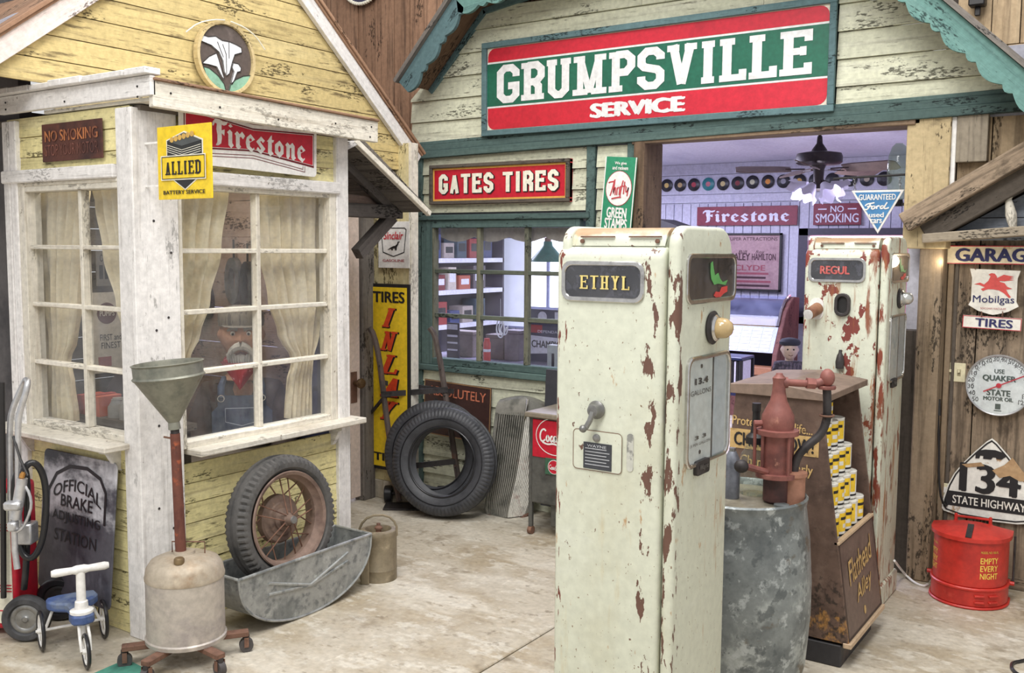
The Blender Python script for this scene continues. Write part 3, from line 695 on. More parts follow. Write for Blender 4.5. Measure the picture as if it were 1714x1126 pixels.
# inside of the booth
GI = wood('inner_board', (104, 96, 88), (66, 60, 56), 'h', .6, .46, .7, (146, 136, 120))
wi = struct('wall_booth_inner')
planks(wi, FX((-5.0, 0, 0)), GI, (2.46, 3.8), [(.3+.12*i, .42+.12*i) for i in range(17)], t=.012, lap=.006)
planks(wi, FY((0, 3.68, 0)), wood('inner_board_pink', (160, 138, 124), (124, 104, 92), 'h', .4, .5, .75), (-5.0, -3.56), [(.3+.2*i, .5+.2*i) for i in range(10)], t=.012, lap=0)
MB().box(-5.1, -3.52, 2.46, 3.7, .3, .62).build('window_seat', GI, wi, smooth=False)
MB().box(-5.1, -3.45, 2.44, 3.72, 2.19, 2.21).build('booth_ceiling', GI, wi, smooth=False)
MB().box(-7, BL0-.02, 2.5, 2.56, 0, 4).build('dark_end', mat('dark_end', (96, 92, 92), .8, layers=[((62, 60, 62), 3, .4, .7)]), wi, smooth=False)
area('booth_fill', (-4.0, 3.0, 2.16), .6, 8, (1, .93, .82))  # added fill to brighten the booth interior, no fixture seen

# ---- gable over the booth
XG = -4.1; MGB = FX((XG, 0, 0))
gw = struct('wall_gable')
rI0, rI1, lI0, lI1 = YZ(AX(496, 0, XG)), YZ(AX(685, 270, XG)), YZ(AX(0, 96, XG)), YZ(AX(150, 0, XG))
YG = wood('yellow_gable_board', (204, 184, 130), (118, 98, 64), 'h', .75, .5, .76, (218, 202, 152), blot=((84, 70, 50), (4, 4, 26), .56, .68, .75), fine=.9)
GROW = .105
rows = [(2.135+GROW*i, 2.135+GROW*(i+1)) for i in range(14)]
planks(gw, MGB, YG, (1.2, 5.1), rows, half=[below(rI0, rI1), below(lI0, lI1)], holes=[(1.0, 2.45, 2.0, 2.34), (2.45, BR1+.06, 2.0, 2.23)], t=.014, lap=.003, gap=.004)
MB().prism([(1.9, 2.36), (4.7, 2.36), (3.4, 3.3)], (XG, 0, 0), (0, 1, 0), (0, 0, 1), (1, 0, 0), -.05, -.01).build('backing', 'backing', gw, smooth=False)
def rake(p, q, w, mw, mr, over=.0):
    p = Vector(p); q = Vector(q); d = (q-p); L = d.length; ang = math.atan2(d.y, d.x)
    Mb = FX((XG, 0, 0)) @ Matrix.Translation((p.x, p.y, 0)) @ Matrix.Rotation(ang, 4, 'Z')
    s = 1
    for nm, y0, y1, z0, z1, mm in (('rake_board', -.012, w, .018, .05, mw), ('rake_edge', w, w+.012, -1.2, .062, BLL), ('roof_deck', w+.012, w+.03, -1.2, .075, mr)):
        o = MB().box(0, L, y0, y1, z0, z1).build(nm, mm, None, smooth=False, bev=.002)
        o.parent = gw; o.matrix_local = Mb; MWORLD[o] = Mb
def ext(p, q, t): return (p[0]+(q[0]-p[0])*t, p[1]+(q[1]-p[1])*t)
mR = (rI1[1]-rI0[1])/(rI1[0]-rI0[0]); mL = (lI1[1]-lI0[1])/(lI1[0]-lI0[0])
ay = (rI0[1]-mR*rI0[0]-lI0[1]+mL*lI0[0])/(mL-mR); apg = (ay, lI0[1]+mL*(ay-lI0[0]))
rake(apg, ext(rI0, rI1, 1.02), .066, WL, BLL)
rake(ext(lI0, lI1, -1.2), apg, .074, wood('pinkish_board_l', (226, 212, 206), (170, 152, 146), 'l', .5, .56, .8, (236, 226, 222)), BLL)

# ---- entry porch between the booth and the main facade
XP = -3.53
pw = struct('wall_entry')
a0, a1 = YZ(AX(601, 232, XP)), YZ(AX(722, 358, XP))
MPF = FX((XP, 0, 0))
board(pw, CRL, (a0[0]-.03, a0[1]-.005), a1, .03, (-.03, .0), MPF, 'porch_rake')
board(pw, WL, (BR1+.005, a0[1]-.07), (a0[0]+.005, a0[1]-.01), .035, (-.03, -.002), MPF, 'porch_rake')
DG = wood('porch_grey_l', (104, 98, 94), (66, 62, 60), 'l', .7, .46, .7, (128, 120, 114))
d = Vector((a1[0]-a0[0], a1[1]-a0[1])); L = d.length; ang = math.atan2(d.y, d.x)
Mb = FX((XP, 0, 0)) @ Matrix.Translation((a0[0], a0[1], 0)) @ Matrix.Rotation(ang, 4, 'Z')
k = 6
for i in range(k):
    o = MB().box(L*i/k+.003, L*(i+1)/k-.003, .012, .03, -.78, -.02).build('porch_deck_board', GREYW('v'), None, smooth=False)
    o.parent = pw; o.matrix_local = Mb; MWORLD[o] = Mb
o = MB().box(0.02, L-.03, -.035, .012, -.27, -.23).build('porch_rafter', DG, None, smooth=False); o.parent = pw; o.matrix_local = Mb
MB().box(-4.32, -3.62, BR1+.03, BR1+.05, 1.8, 2.3).build('porch_side_board', GREYW('h'), pw, smooth=False)
c = AX(600, 332, -3.85)
board(pw, wood('porch_tie', (150, 128, 116), (96, 82, 76), 'l', .6, .46, .7), (3.7, c.z), (AX(694, 333, -3.85).y, c.z-.02), .05, (-.03, .03), FX((-3.85, 0, 0)), 'tie_beam')
e0, e1 = AX(597, 352, -3.8), AX(664, 352, -3.8)
board(pw, DG, (3.7, e0.z), (e1.y, e0.z), .075, (-.05, .05), FX((-3.8, 0, 0)), 'porch_beam')
q0, q1 = AX(655, 362, -3.82), AX(598, 425, -3.82)
board(pw, DG, YZ(q1), YZ(q0), .07, (-.03, .03), FX((-3.82, 0, 0)), 'brace')
XD = -4.3
dr = struct('door_1')
MB().box(XD-.045, XD, 3.95, 4.615, .03, 1.84).build('door_leaf', mat('door_paint', (224, 206, 194), .6, layers=[((190, 168, 152), (8, 8, 1.5), .55, .75, .6)]), dr, smooth=False, bev=.004)
for z0, z1 in ((.15, .75), (.9, 1.7)):
    MB().box(XD-.001, XD+.008, 4.08, 4.5, z0, z1).build('panel', 'door_paint', dr, smooth=False, bev=.004)
hp = AX(592, 648, XD+.0)
pl = MB().box(XD, XD+.006, hp.y-.028, hp.y+.028, hp.z-.1, hp.z+.1).build('escutcheon', RUST, dr, smooth=False, bev=.002)
MB().lathe([(.012, 0), (.012, .03), (.03, .045), (.034, .06), (.026, .075), (0, .08)], 14, (XD+.006, hp.y, hp.z+.03), (1, 0, 0)).build('door_knob', mat('brass_old', (120, 98, 72), .4, .7), dr)
MB().box(XD-.06, XD+.02, 4.62, 4.735, 0, 1.86).build('dark_post', GREYW('v'), pw, smooth=False, bev=.005)
YS = 4.75
SX0, SX1 = AY(618, 600, YS).x, AY(690, 600, YS).x
MB().box(SX0-.02, SX1-.018, YS, YS+.05, .12, 2.3).build('panel_board', STAINP, pw, smooth=False, bev=.003)
MB().box(SX1-.018, SX1+.004, YS-.012, YS+.06, .05, 2.3).build('edge_board', CRV, pw, smooth=False, bev=.003)
MB().box(SX0-.02, SX1+.0, YS-.01, YS+.05, 0, .12).build('concrete_kerb', CONC, pw, smooth=False, bev=.004)
MB().box(-4.5, -4.12, 3.72, 4.76, 2.1, 2.12).build('entry_ceiling', GREYW('h'), pw, smooth=False)

# ---- garage front at the right
gf = struct('wall_garage')
rows = []; x = -.98
while x < .9:
    w = random.choice((.2, .24, .27)); rows.append((x, x+w)); x += w
BRV, BRL, BRH = BROWN('v'), BROWN('l'), BROWN('h')
planks(gf, FY((0, 5.25, 0)), BRV, (0.05, 1.72), rows, vertical=True, t=.02, gap=.006, jit=.004)
MB().box(-1.0, 1.2, 5.27, 5.3, 0, 2.3).build('backing', mat('dark_backing', (58, 50, 44), .9), gf, smooth=False)
MB().box(-1.0, 1, 5.22, 5.26, 0, .06).build('skirting', BRH, gf, smooth=False, bev=.003)
P0, P1 = AY(1527, 700, 5.08).x, AY(1566, 700, 5.08).x
GPO = wood('garage_post', (148, 130, 108), (90, 78, 64), 'v', .75, .46, .7, (182, 156, 122), blot=((66, 52, 42), (18, 18, 5), .64, .76, .6))
MB().box(P0, P1, 5.08, 5.24, 0, 1.69).build('garage_post', GPO, gf, smooth=False, bev=.007)
MB().box(P1+.004, P1+.03, 5.2, 5.24, 0.02, 1.69).build('post_strip', GPO, gf, smooth=False, bev=.003)
MB().box(P1+.034, P1+.05, 5.215, 5.24, .02, 1.69).build('post_strip', DARKW('v'), gf, smooth=False, bev=.002)
YR = 5.0
MRf = FY((0, YR, 0))
board(gf, BRL, XZ(AY(1511, 373, YR)), ext(XZ(AY(1511, 373, YR)), XZ(AY(1714, 256, YR)), 1.7), .095, (-.06, .0), MRf, 'rafter', bev=.006)
p = XZ(AY(1544, 387, 5.06)); q = XZ(AY(1714, 290, 5.06))
board(gf, DARKW('l'), p, ext(p, q, 1.7), .13, (-.08, .0), FY((0, 5.06, 0)), 'rafter', bev=.005)
p = XZ(AY(1543, 399, 5.03)); q = XZ(AY(1714, 386, 5.03))
board(gf, wood('tie_beam_l', (158, 146, 128), (102, 92, 80), 'l', .7, .46, .7, (184, 172, 150)), p, ext(p, q, 3), .045, (-.16, .0), FY((0, 5.03, 0)), 'tie_beam', bev=.004)
bl_ = wood('bluegrey_board', (140, 146, 156), (92, 98, 110), 'h', .5, .5, .75, (164, 170, 178))
planks(gf, FY((0, 5.2, 0)), bl_, (-.95, .8), [(1.70+.11*i, 1.81+.11*i) for i in range(7)], half=[below((p[0], p[1]-.03), (p[0]+1, p[1]+.55))], t=.01, lap=.004)

# ---- the room seen through the big opening and the window
RC = 2.57; RYB = 10.0
BEAD = mat('beadboard', (206, 206, 222), .6, layers=[((180, 182, 204), (20, 20, 2), .5, .75, .6)], rnd=.03)
rb = struct('wall_room')
rows = [(-7.0+.1*i, -7.0+.1*(i+1)) for i in range(58)]
planks(rb, FY((0, RYB, 0)), BEAD, (0, 2.14), rows, vertical=True, t=.012, gap=.008, name='bead_board')
planks(rb, FY((0, RYB, 0)), BEAD, (-7, -1.1), [(2.15, 2.24), (2.24, 2.45), (2.45, RC)], t=.016, lap=0, gap=.006, name='rail_board', split=4)
MB().box(-7.05, -7.0, 5.2, RYB, 0, RC).build('side_sheet', mat('room_white', (214, 214, 226), .7), rb, smooth=False)
MB().box(-1.12, -1.0, 5.26, RYB, 0, RC).build('side_sheet', 'room_white', rb, smooth=False)
MB().box(-7.05, -1, RYB+.01, RYB+.06, 0, RC).build('back_sheet', 'room_white', rb, smooth=False)
ce = MB().box(-7.05, -1.0, YW+.2, RYB+.05, RC, RC+.05).build('ceiling', mat('room_ceiling', (222, 222, 240), .5, layers=[((196, 196, 220), (2, .6, 1), .45, .7, .7)]), None, smooth=False); ce['kind'] = 'structure'
# ---- fascia nails
nails(lw, [(-4.36, 2.25), (-4.36, 2.28), (-3.4, 2.23), (-3.4, 2.27), (-3.9, 2.25)], FY((0, 2.3945, 0)), .005, INK)
nails(rwl, [(f0.y+.06, f0.z+.01), (f0.y+.3, f0.z-.015), (f0.y+.62, f0.z-.03), (f1.y-.3, f1.z+.01), (f1.y-.05, f1.z+.02), (f1.y-.06, f1.z-.03)], FX((FXO, 0, 0)), .005, INK)
nails(rwl, [(2.5, .9), (2.5, 1.3), (2.56, 1.35), (2.54, 1.1), (2.49, .55), (2.56, .45), (2.52, .2), (2.58, 1.62), (2.5, 1.75)], FX((XB+.034, 0, 0)), .006, DARKM)
# ================================================================== SIGNS
def RYp(tl, br, Y):
    a, b = AY(*tl, Y), AY(*br, Y); return a.x, b.x, b.z, a.z
def RXp(tl, br, X):
    a, b = AX(*tl, X), AX(*br, X); return a.y, b.y, b.z, a.z
SILV = mat('silver_paint', (222, 222, 222), .45, layers=[((196, 196, 196), 9, .5, .75, .5)])
CREAMI = mat('cream_ink', (236, 232, 214), .55)
# ---- big painted sign
a, b, c, d = AY(808, 70, 5.06), AY(808, 230, 5.06), AY(1403, -4, 5.06), AY(1396, 185, 5.06)
GX0, GX1 = (a.x+b.x)/2, (c.x+d.x)/2; GZ0, GZ1 = (b.z+d.z)/2, (a.z+c.z)/2
gs = thing('painted_sign', 'long green and red sign with huge white slab letters over the big opening', 'sign', FY(((GX0+GX1)/2, 5.065, (GZ0+GZ1)/2)))
W_, H_ = GX1-GX0, GZ1-GZ0
MB().flat(rect(-W_/2, W_/2, -H_/2, H_/2), -.03, 0).build('panel', GREENP, gs, smooth=False)
fw = .035
for nm, r in (('frame_rail', (-W_/2, W_/2, H_/2-fw, H_/2)), ('frame_rail', (-W_/2, W_/2, -H_/2, -H_/2+fw)), ('frame_stile', (-W_/2, -W_/2+fw, -H_/2+fw, H_/2-fw)), ('frame_stile', (W_/2-fw, W_/2, -H_/2+fw, H_/2-fw))):
    MB().flat(rect(*r), -.03, .022).build(nm, TEALD, gs, smooth=False, bev=.003)
iw, ih = W_-2*fw, H_-2*fw
decal(gs, rect(-iw/2, iw/2, -ih/2, ih/2), mat('cream_ground', (226, 214, 196), .5), .0005, 'ground', .001)
q = rrect(iw-.008, ih-.008, .05)
decal(gs, clip(q, 0, -1, -(ih/2-.085)), REDP, .002, 'red_band')
decal(gs, clip(q, 0, 1, -(ih/2-.135)), REDP, .002, 'red_band')
decal(gs, rect(-iw/2, iw/2, -ih/2+.137, ih/2-.087), SILV, .002, 'white_line')
decal(gs, rect(-iw/2, iw/2, -ih/2+.147, ih/2-.097), GREENP, .0035, 'green_field')
gh = ih-.244
txt(gs, 'GRUMPSVILLE', -.005, (.147-.097)/2, iw*.925, gh*.9, SILV, .005, font='slab', W=.62, st=.19, ts=.155, gap=.05)
txt(gs, 'SERVICE', -.02, -ih/2+.068, iw*.285, .086, SILV, .0035, bold=.08)
# ---- gates tires
x0, x1, z0, z1 = RYp((720, 277), (953, 337), 5.05)
g = thing('framed_sign', 'red TIRES sign in a dark wooden frame above the main window', 'sign', FY(((x0+x1)/2, 5.055, (z0+z1)/2)))
w, h = x1-x0, z1-z0
MB().flat(rect(-w/2, w/2, -h/2, h/2), -.03, 0).build('panel', REDP, g, smooth=False)
for r in ((-w/2, w/2, h/2-.022, h/2), (-w/2, w/2, -h/2, -h/2+.022)): MB().flat(rect(*r), -.03, .02).build('frame_rail', DARKW('l'), g, smooth=False, bev=.003)
for r in ((-w/2, -w/2+.022, -h/2+.022, h/2-.022), (w/2-.022, w/2, -h/2+.022, h/2-.022)): MB().flat(rect(*r), -.03, .02).build('frame_stile', DARKW('l'), g, smooth=False, bev=.003)
line(g, rect(-w/2+.028, w/2-.028, -h/2+.028, h/2-.028), .012, mat('gold_line', (226, 170, 84), .5), .001)
for wd_, fc, fw_ in (('GATES', -.2615, .477), ('TIRES', .277, .4456)):
    txt(g, wd_, fc*w*.86+.003, .0, w*.86*fw_+.006, h*.5+.008, INK, .0015, font='slab', W=.55, st=.24, ts=.19, serif=False, gap=.08)
    txt(g, wd_, fc*w*.86-.003, .003, w*.86*fw_, h*.5, CREAMI, .003, font='slab', W=.55, st=.21, ts=.17, serif=False, gap=.11)
# ---- green stamps
x0, x1, z0, z1 = RYp((1009, 264), (1061, 373), 5.02); z0 -= .12
x1 = AY(1061, 300, 5.02).x
g = plate('stamp_sign', 'green STAMPS sign with a white disc beside the brown door jamb', 'sign', frame(((x0+x1)/2, 5.02, (z0+z1)/2), (1, .0, -.08), (0, 0, 1)), x1-x0, z1-z0, .006, mat('stamp_green', (48, 140, 104), .4), bev=.001)
w, h = x1-x0, z1-z0
for s in (-1, 1): decal(g, rect(s*(w/2-.004)-.003, s*(w/2-.004)+.003, -h/2, h/2), WHITEP, .0005, 'edge_line')
decal(g, ell(w*.42, w*.5, 28, 0, h*.14), mat('thin_red', (150, 60, 66), .5), .0005, 'disc_rim'); decal(g, ell(w*.4, w*.48, 28, 0, h*.14), WHITEP, .001, 'white_disc')
txt(g, 'We give', 0, h*.425, w*.38, .022, WHITEP, .001, bold=.03); txt(g, 'and redeem', 0, h*.375, w*.5, .022, WHITEP, .001, bold=.03)
script(g, [[(0, .78), (.08, .84), (.3, .88)], [(.28, .95), (.2, .4), (.12, .06)], [(.3, 1), (.26, .1), (.3, .5), (.36, .55), (.36, .12)], [(.44, .55), (.44, .12)], [(.44, .45), (.5, .58)], [(.56, .6), (.56, .14)], [(.7, .96), (.64, .6), (.6, .05)], [(.58, .6), (.72, .66)], [(.78, .9), (.76, .2)], [(.72, .62), (.84, .68)], [(.86, .64), (.86, .3), (.96, .4), (.98, .68), (.94, .1)], [(.2, -.1), (.5, .0), (.66, .02)]],
    0, h*.14, w*.66, w*.5, mat('thrifty_red', (188, 70, 76), .5), .008, .0022)
txt(g, 'GREEN', 0, -h*.14, w*.64, .062, WHITEP, .001, bold=.05); txt(g, 'STAMPS', 0, -h*.265, w*.72, .062, WHITEP, .001, bold=.05)
# ---- sinclair
x0, x1, z0, z1 = RYp((633, 371), (685, 449), YS-.02)
w, h = x1-x0, z1-z0
g = plate('enamel_sign', 'white GASOLINE enamel sign with a small black dinosaur', 'sign', FY(((x0+x1)/2, YS-.02, (z0+z1)/2)), w, h, .006, WHITEP, bev=.001)
sh = [(-.40, .34), (-.34, .36), (.36, .36), (.41, .32), (.34, -.16), (0, -.25), (-.34, -.16)]
line(g, [(a*w, b*h) for a, b in sh], .006, INK, .0008)
txt(g, 'Sinclair', 0, .2*h, .64*w, .17*h, REDP, .001, bold=.025, shear=.25)
txt(g, 'GASOLINE', 0, -.34*h, .7*w, .055*h, mat('dull_red_ink', (170, 60, 70), .5), .001, bold=.02)
dino = [(-.16, -.1), (-.07, -.1), (-.07, -.13), (-.02, -.13), (-.02, -.09), (.05, -.09), (.05, -.13), (.1, -.13), (.11, -.06), (.16, .02), (.17, .06), (.21, .06), (.2, .08), (.14, .08), (.12, .02), (.06, -.02), (0, -.03), (-.08, -.06), (-.2, -.12)]
decal(g, [(a*w+.0, b*h*.9) for a, b in dino[::-1]], INK, .001, 'dinosaur')
# ---- tall yellow inlay sign
x0 = AY(618, 600, YS-.03).x; x1 = AY(686, 600, YS-.03).x; z1 = AY(652, 475, YS-.03).z; z0 = AY(650, 787, YS-.03).z
w, h = x1-x0, z1-z0
YELP = mat('yellow_enamel', (244, 208, 40), .4, layers=[((226, 184, 30), 6, .5, .75, .6)])
ORI = mat('orange_red_ink', (222, 74, 38), .45)
g = plate('tall_sign', 'tall yellow TIRES INLAY sign standing beside the white door', 'sign', FY(((x0+x1)/2, YS-.03, (z0+z1)/2)), w, h, .012, BLACKP, bev=.002)
decal(g, rect(-w/2+.022, w/2-.022, -h/2+.022, h/2-.022), YELP, .0005, 'yellow_field')
txt(g, 'TIRES', 0, h/2-.07*h, w*.78, .06*h, INK, .002, bold=.04)
for i, ch in enumerate('INLAY'):
    cy = h/2-(.178+.1238*i)*h
    txt(g, ch, .006, cy-.004, w*(.34 if ch == 'I' else .46)+.008, .105*h+.006, INK, .002, font='slab', W=.62, st=.2, ts=.1, shear=.25)
    txt(g, ch, 0, cy, w*(.32 if ch == 'I' else .44), .105*h, ORI, .004, font='slab', W=.62, st=.18, ts=.09, shear=.25)
txt(g, 'TIRES', 0, -h/2+.07*h, w*.78, .045*h, INK, .002, bold=.04)
# ---- absolutely sign
x0, x1, z0, z1 = RYp((709, 638), (820, 742), 5.04); z1 = AY(760, 641, 5.04).z
w, h = x1-x0, z1-z0
g = plate('rusty_sign', 'rusty dark brown ABSOLUTELY sign on the wall behind the bare tires', 'sign', FY(((x0+x1)/2, 5.045, (z0+z1)/2), R(-2)), w, h, .008, mat('dark_brown_tin', (66, 42, 38), .55, layers=[((96, 58, 46), 8, .5, .75, .7), ((40, 28, 28), 14, .5, .75, .7)]), bev=.002)
OR2 = mat('worn_orange_ink', (206, 122, 92), .6, layers=[((120, 66, 52), 20, .5, .7, .8)])
txt(g, 'ABSOLUTELY', .0, h*.31, w*.86, h*.17, OR2, .001, bold=.015)
line(g, rect(-w/2+.004, w/2-.004, -h/2+.004, h/2-.004), .007, mat('tin_edge', (150, 116, 80), .6), .0008)
# ---- booth signs
x0, x1, z0, z1 = RYp((69, 207), (172, 267), YBF-.03)
z1 = AY(120, 203, YBF-.03).z; z0 = AY(120, 268, YBF-.03).z; w, h = x1-x0, z1-z0
g = plate('rusty_sign', 'rusted brown NO SMOKING STOP YOUR MOTOR sign on the booth front', 'sign', FY(((x0+x1)/2, YBF-.03, (z0+z1)/2)), w, h, .006, mat('rust_tin', (88, 50, 40), .7, layers=[((58, 34, 32), 6, .45, .7), ((128, 72, 46), 10, .56, .74, .7)]), bev=.002)
RTI = mat('rust_tan_ink', (188, 118, 72), .7, layers=[((104, 60, 46), 13, .42, .62, .95)])
txt(g, 'NO SMOKING', 0, h*.17, w*.88, h*.3, RTI, .001, bold=.03)
txt(g, 'STOP YOUR MOTOR', 0, -h*.2, w*.88, h*.3, mat('rust_dull_ink', (126, 78, 66), .7, layers=[((84, 50, 44), 13, .42, .6, .9)]), .001, bold=.0)
# allied flange sign
YA = 2.46
x0 = AY(264, 270, YA).x; x1 = AY(354, 270, YA).x; z1 = AY(308, 209, YA).z; z0 = AY(308, 333, YA).z; w, h = x1-x0, z1-z0
g = plate('flange_sign', 'yellow BATTERY SERVICE sign jutting out from the booth corner', 'sign', FY(((x0+x1)/2, YA, (z0+z1)/2)), w, h, .006, mat('allied_yellow', (240, 206, 40), .35, layers=[((222, 184, 30), 5, .5, .75, .5)]), bev=.001)
[MB().box(-w/2-.11, -w/2+.02, sz*h*.3-.004, sz*h*.3+.004, -.012, -.007).build('flange', WHITEP, g, smooth=False) for sz in (-1, 1)]
o = [(-.30, .30), (.02, .40), (.34, .28), (.34, -.16), (.02, -.36), (-.30, -.16)]
decal(g, [(a*w*1.06, b*h*1.05) for a, b in o], CREAMI, .0008, 'pale_outline'); decal(g, [(a*w, b*h) for a, b in o], mat('battery_black', (38, 40, 40), .5), .002, 'battery_body')
decal(g, [(-.30*w, .30*h), (-.02*w, .22*h), (.34*w, .28*h), (.02*w, .40*h)], mat('battery_top', (78, 82, 82), .5), .003, 'battery_top')
for i in range(4): line(g, [(-.29*w, (.245-.03*i)*h), (-.02*w, (.165-.03*i)*h), (.33*w, (.225-.03*i)*h)], .0022, CREAMI, .003, False, 'rib_line')
for i in range(6):
    cx, cy = (-.2+.075*i)*w, (.29+.012*i)*h
    decal(g, ell(.012, .011, 10, cx, cy+.006), mat('cell_cap', (206, 166, 86), .5), .0045, 'cell_cap')
decal(g, rect(-.41*w, .41*w, -.23*h, .09*h), 'allied_yellow' if False else MATS['allied_yellow'], .004, 'name_band'); line(g, rect(-.41*w, .41*w, -.23*h, .09*h), .005, CREAMI, .0045); line(g, rect(-.395*w, .395*w, -.22*h, .08*h), .003, INK, .005)
txt(g, 'ALLIED', 0, -.075*h, .66*w, .19*h, INK, .0052, font='slab', W=.5, st=.15, ts=.1)
txt(g, 'BATTERY SERVICE', 0, -.405*h, .78*w, .055*h, INK, .002, bold=.03)
# firestone over the side window
XF = XB+.06
y0 = AX(340, 250, XF).y; y1 = AX(530, 250, XF).y; z1 = AX(435, 206, XF).z; z0 = AX(435, 284, XF).z
y0 -= .12; w, h = y1-y0, z1-z0+.06
M_ = FX((XF, (y0+y1)/2, (z0+z1)/2+.025), R(-1))
g = plate('bowtie_sign', 'white sign with a red bow-tie panel above the booth side window', 'sign', M_, w, h, .005, WHITEP, poly=rrect(w, h, .02), bev=.001)
bow = [(-w*.5, -.24*h), (0, -.22*h), (.475*w, -.34*h), (.475*w, .28*h), (.0, .20*h), (-w*.46, .36*h)]
q = lambda k: [(a*k, b*k) for a, b in bow]
decal(g, [(-w*.47, -.27*h), (0, -.19*h), (.475*w, -.34*h), (.475*w, .26*h), (.0, .19*h), (-w*.47, .34*h)], mat('dark_red_line', (110, 22, 34), .4), .0006, 'panel_edge')
decal(g, [(-w*.465, -.245*h), (0, -.165*h), (.468*w, -.305*h), (.468*w, .235*h), (.0, .165*h), (-w*.465, .315*h)], WHITEP, .0018, 'panel_line')
decal(g, [(-w*.46, -.235*h), (0, -.155*h), (.462*w, -.295*h), (.462*w, .225*h), (.0, .155*h), (-w*.46, .305*h)], REDP, .003, 'red_panel')
firestone(g, .06*w, -.01*h, .70*w, .42*h, WHITEP, REDP, .0045, skew=.03)
for k2 in (0, .012):
    line(g, [(-.36*w+k2, -.24*h), (-.36*w+k2, -.36*h+k2), (0, -.30*h+k2), (.40*w-k2, -.43*h+k2), (.40*w-k2, -.33*h)], .0025, MATS['dark_red_line'], .001, False)
    line(g, [(-.36*w+k2, .34*h), (-.36*w+k2, .43*h-k2), (0, .30*h-k2), (.40*w-k2, .38*h-k2), (.40*w-k2, .27*h)], .0025, MATS['dark_red_line'], .001, False)
# ---- oval stained glass lily on the gable
XO = XG+.05
c = AX(378, 97, XO); hh = abs(AX(378, 36, XO).z-AX(378, 158, XO).z)/2; ww = abs(AX(330, 97, XO).y-AX(427, 97, XO).y)/2
g = thing('stained_glass_oval', 'oval stained glass panel of white lilies hanging on the yellow gable', 'stained glass', FX(c))
ringprism(ell(ww, hh, 40), ell(ww-.016, hh-.016, 40), -.02, .012).build('oval_frame', wood('oval_frame', (206, 186, 140), (140, 120, 84), 'v', .5), g, smooth=False)
decal(g, ell(ww-.02, hh-.02, 40), mat('grey_glass', (94, 84, 80), .2, layers=[((120, 108, 104), 14, .5, .75, .7)]), -.008, 'glass_ground', .006)
PETAL = mat('white_glass', (228, 230, 234), .2); GLEAF = mat('leaf_glass', (140, 182, 160), .2, layers=[((90, 130, 104), 9, .45, .7, .8)]); LEAD = mat('lead_line', (60, 58, 58), .4, .5)
def sh2(pts): return [(a*ww*.98, (b*.98+.0)*hh) for a, b in pts]
shapes = [(PETAL, [(-.92, .40), (-.86, .5), (-.6, .48), (-.36, .54), (-.14, .46), (.1, .47), (.3, .44), (.54, .38), (.56, .24), (.3, .14), (.2, -.1), (.1, -.42), (.0, -.5), (-.08, -.4), (-.12, -.1), (-.25, .12), (-.5, .26), (-.84, .32)]),
    (PETAL, [(-.84, -.28), (-.6, -.06), (-.34, .08), (-.26, -.1), (-.16, -.4), (-.08, -.62), (-.16, -.56), (-.34, -.3), (-.6, -.28)]),
    (PETAL, [(.24, -.1), (.42, -.1), (.52, -.2), (.5, -.3), (.38, -.34), (.26, -.6), (.18, -.72), (.16, -.64), (.26, -.34), (.2, -.24)]),
    (GLEAF, [(-.8, -.36), (-.6, -.38), (-.3, -.54), (-.1, -.74), (-.02, -.96), (-.3, -.9), (-.56, -.76), (-.72, -.56)]),
    (GLEAF, [(.86, -.36), (.6, -.42), (.32, -.56), (.14, -.72), (.06, -.96), (.3, -.92), (.62, -.72), (.8, -.52)])]
for m, P in shapes:
    k_ = 'petal' if m is PETAL else 'leaf'
    decal(g, sh2(P), m, .0, k_, .003); line(g, sh2(P), .004, LEAD, .002, name='lead_came', t=.003)
line(g, sh2([(-.12, .36), (0, .1), (0, -.45)]), .004, LEAD, .003, False, 'lead_came'); line(g, sh2([(-.3, .4), (-.1, 0)]), .004, LEAD, .003, False, 'lead_came'); line(g, sh2([(.1, .46), (.1, 0)]), .004, LEAD, .003, False, 'lead_came')
b = MB()
for s in (-1, 1):
    b.tube([(s*ww*.1, hh*1.0, .02), (s*ww*.55, hh*.92, .03), (s*ww*1.0, hh*.75, .02), (s*ww*1.35, hh*.45, .012)], .0035, 6, smooth=1)
b.build('hanging_cord', CREAMI, g)
# ---- round rope-edged sign on the barn wall
c = AY(606, -42, 5.17)
g = thing('round_sign', 'round dark sign with a white rope rim high on the barn wall', 'sign', FY(c))
MB().lathe([(.19, -.02), (.19, 0), (0, .001)], 40).build('disc', mat('dark_blue_disc', (52, 50, 78), .5), g)
b = MB()
for i in range(60):
    a_ = 2*math.pi*i/60; b.ball((.195*math.cos(a_), .195*math.sin(a_), .004), .014, 6, 4, (1, 1, 1))
b.build('rope_rim', CREAMI, g)
c = AY(1638, 2, 5.18)
g = thing('black_lamp_box', 'small black box fixed to the grey planks above the teal bargeboard', 'box', FY(c))
MB().box(-.036, .036, -.03, .05, -.01, .06).build('housing', BLACKP, g, bev=.006); MB().box(-.012, .012, -.07, -.03, 0, .02).build('mount', BLACKP, g, bev=.003)
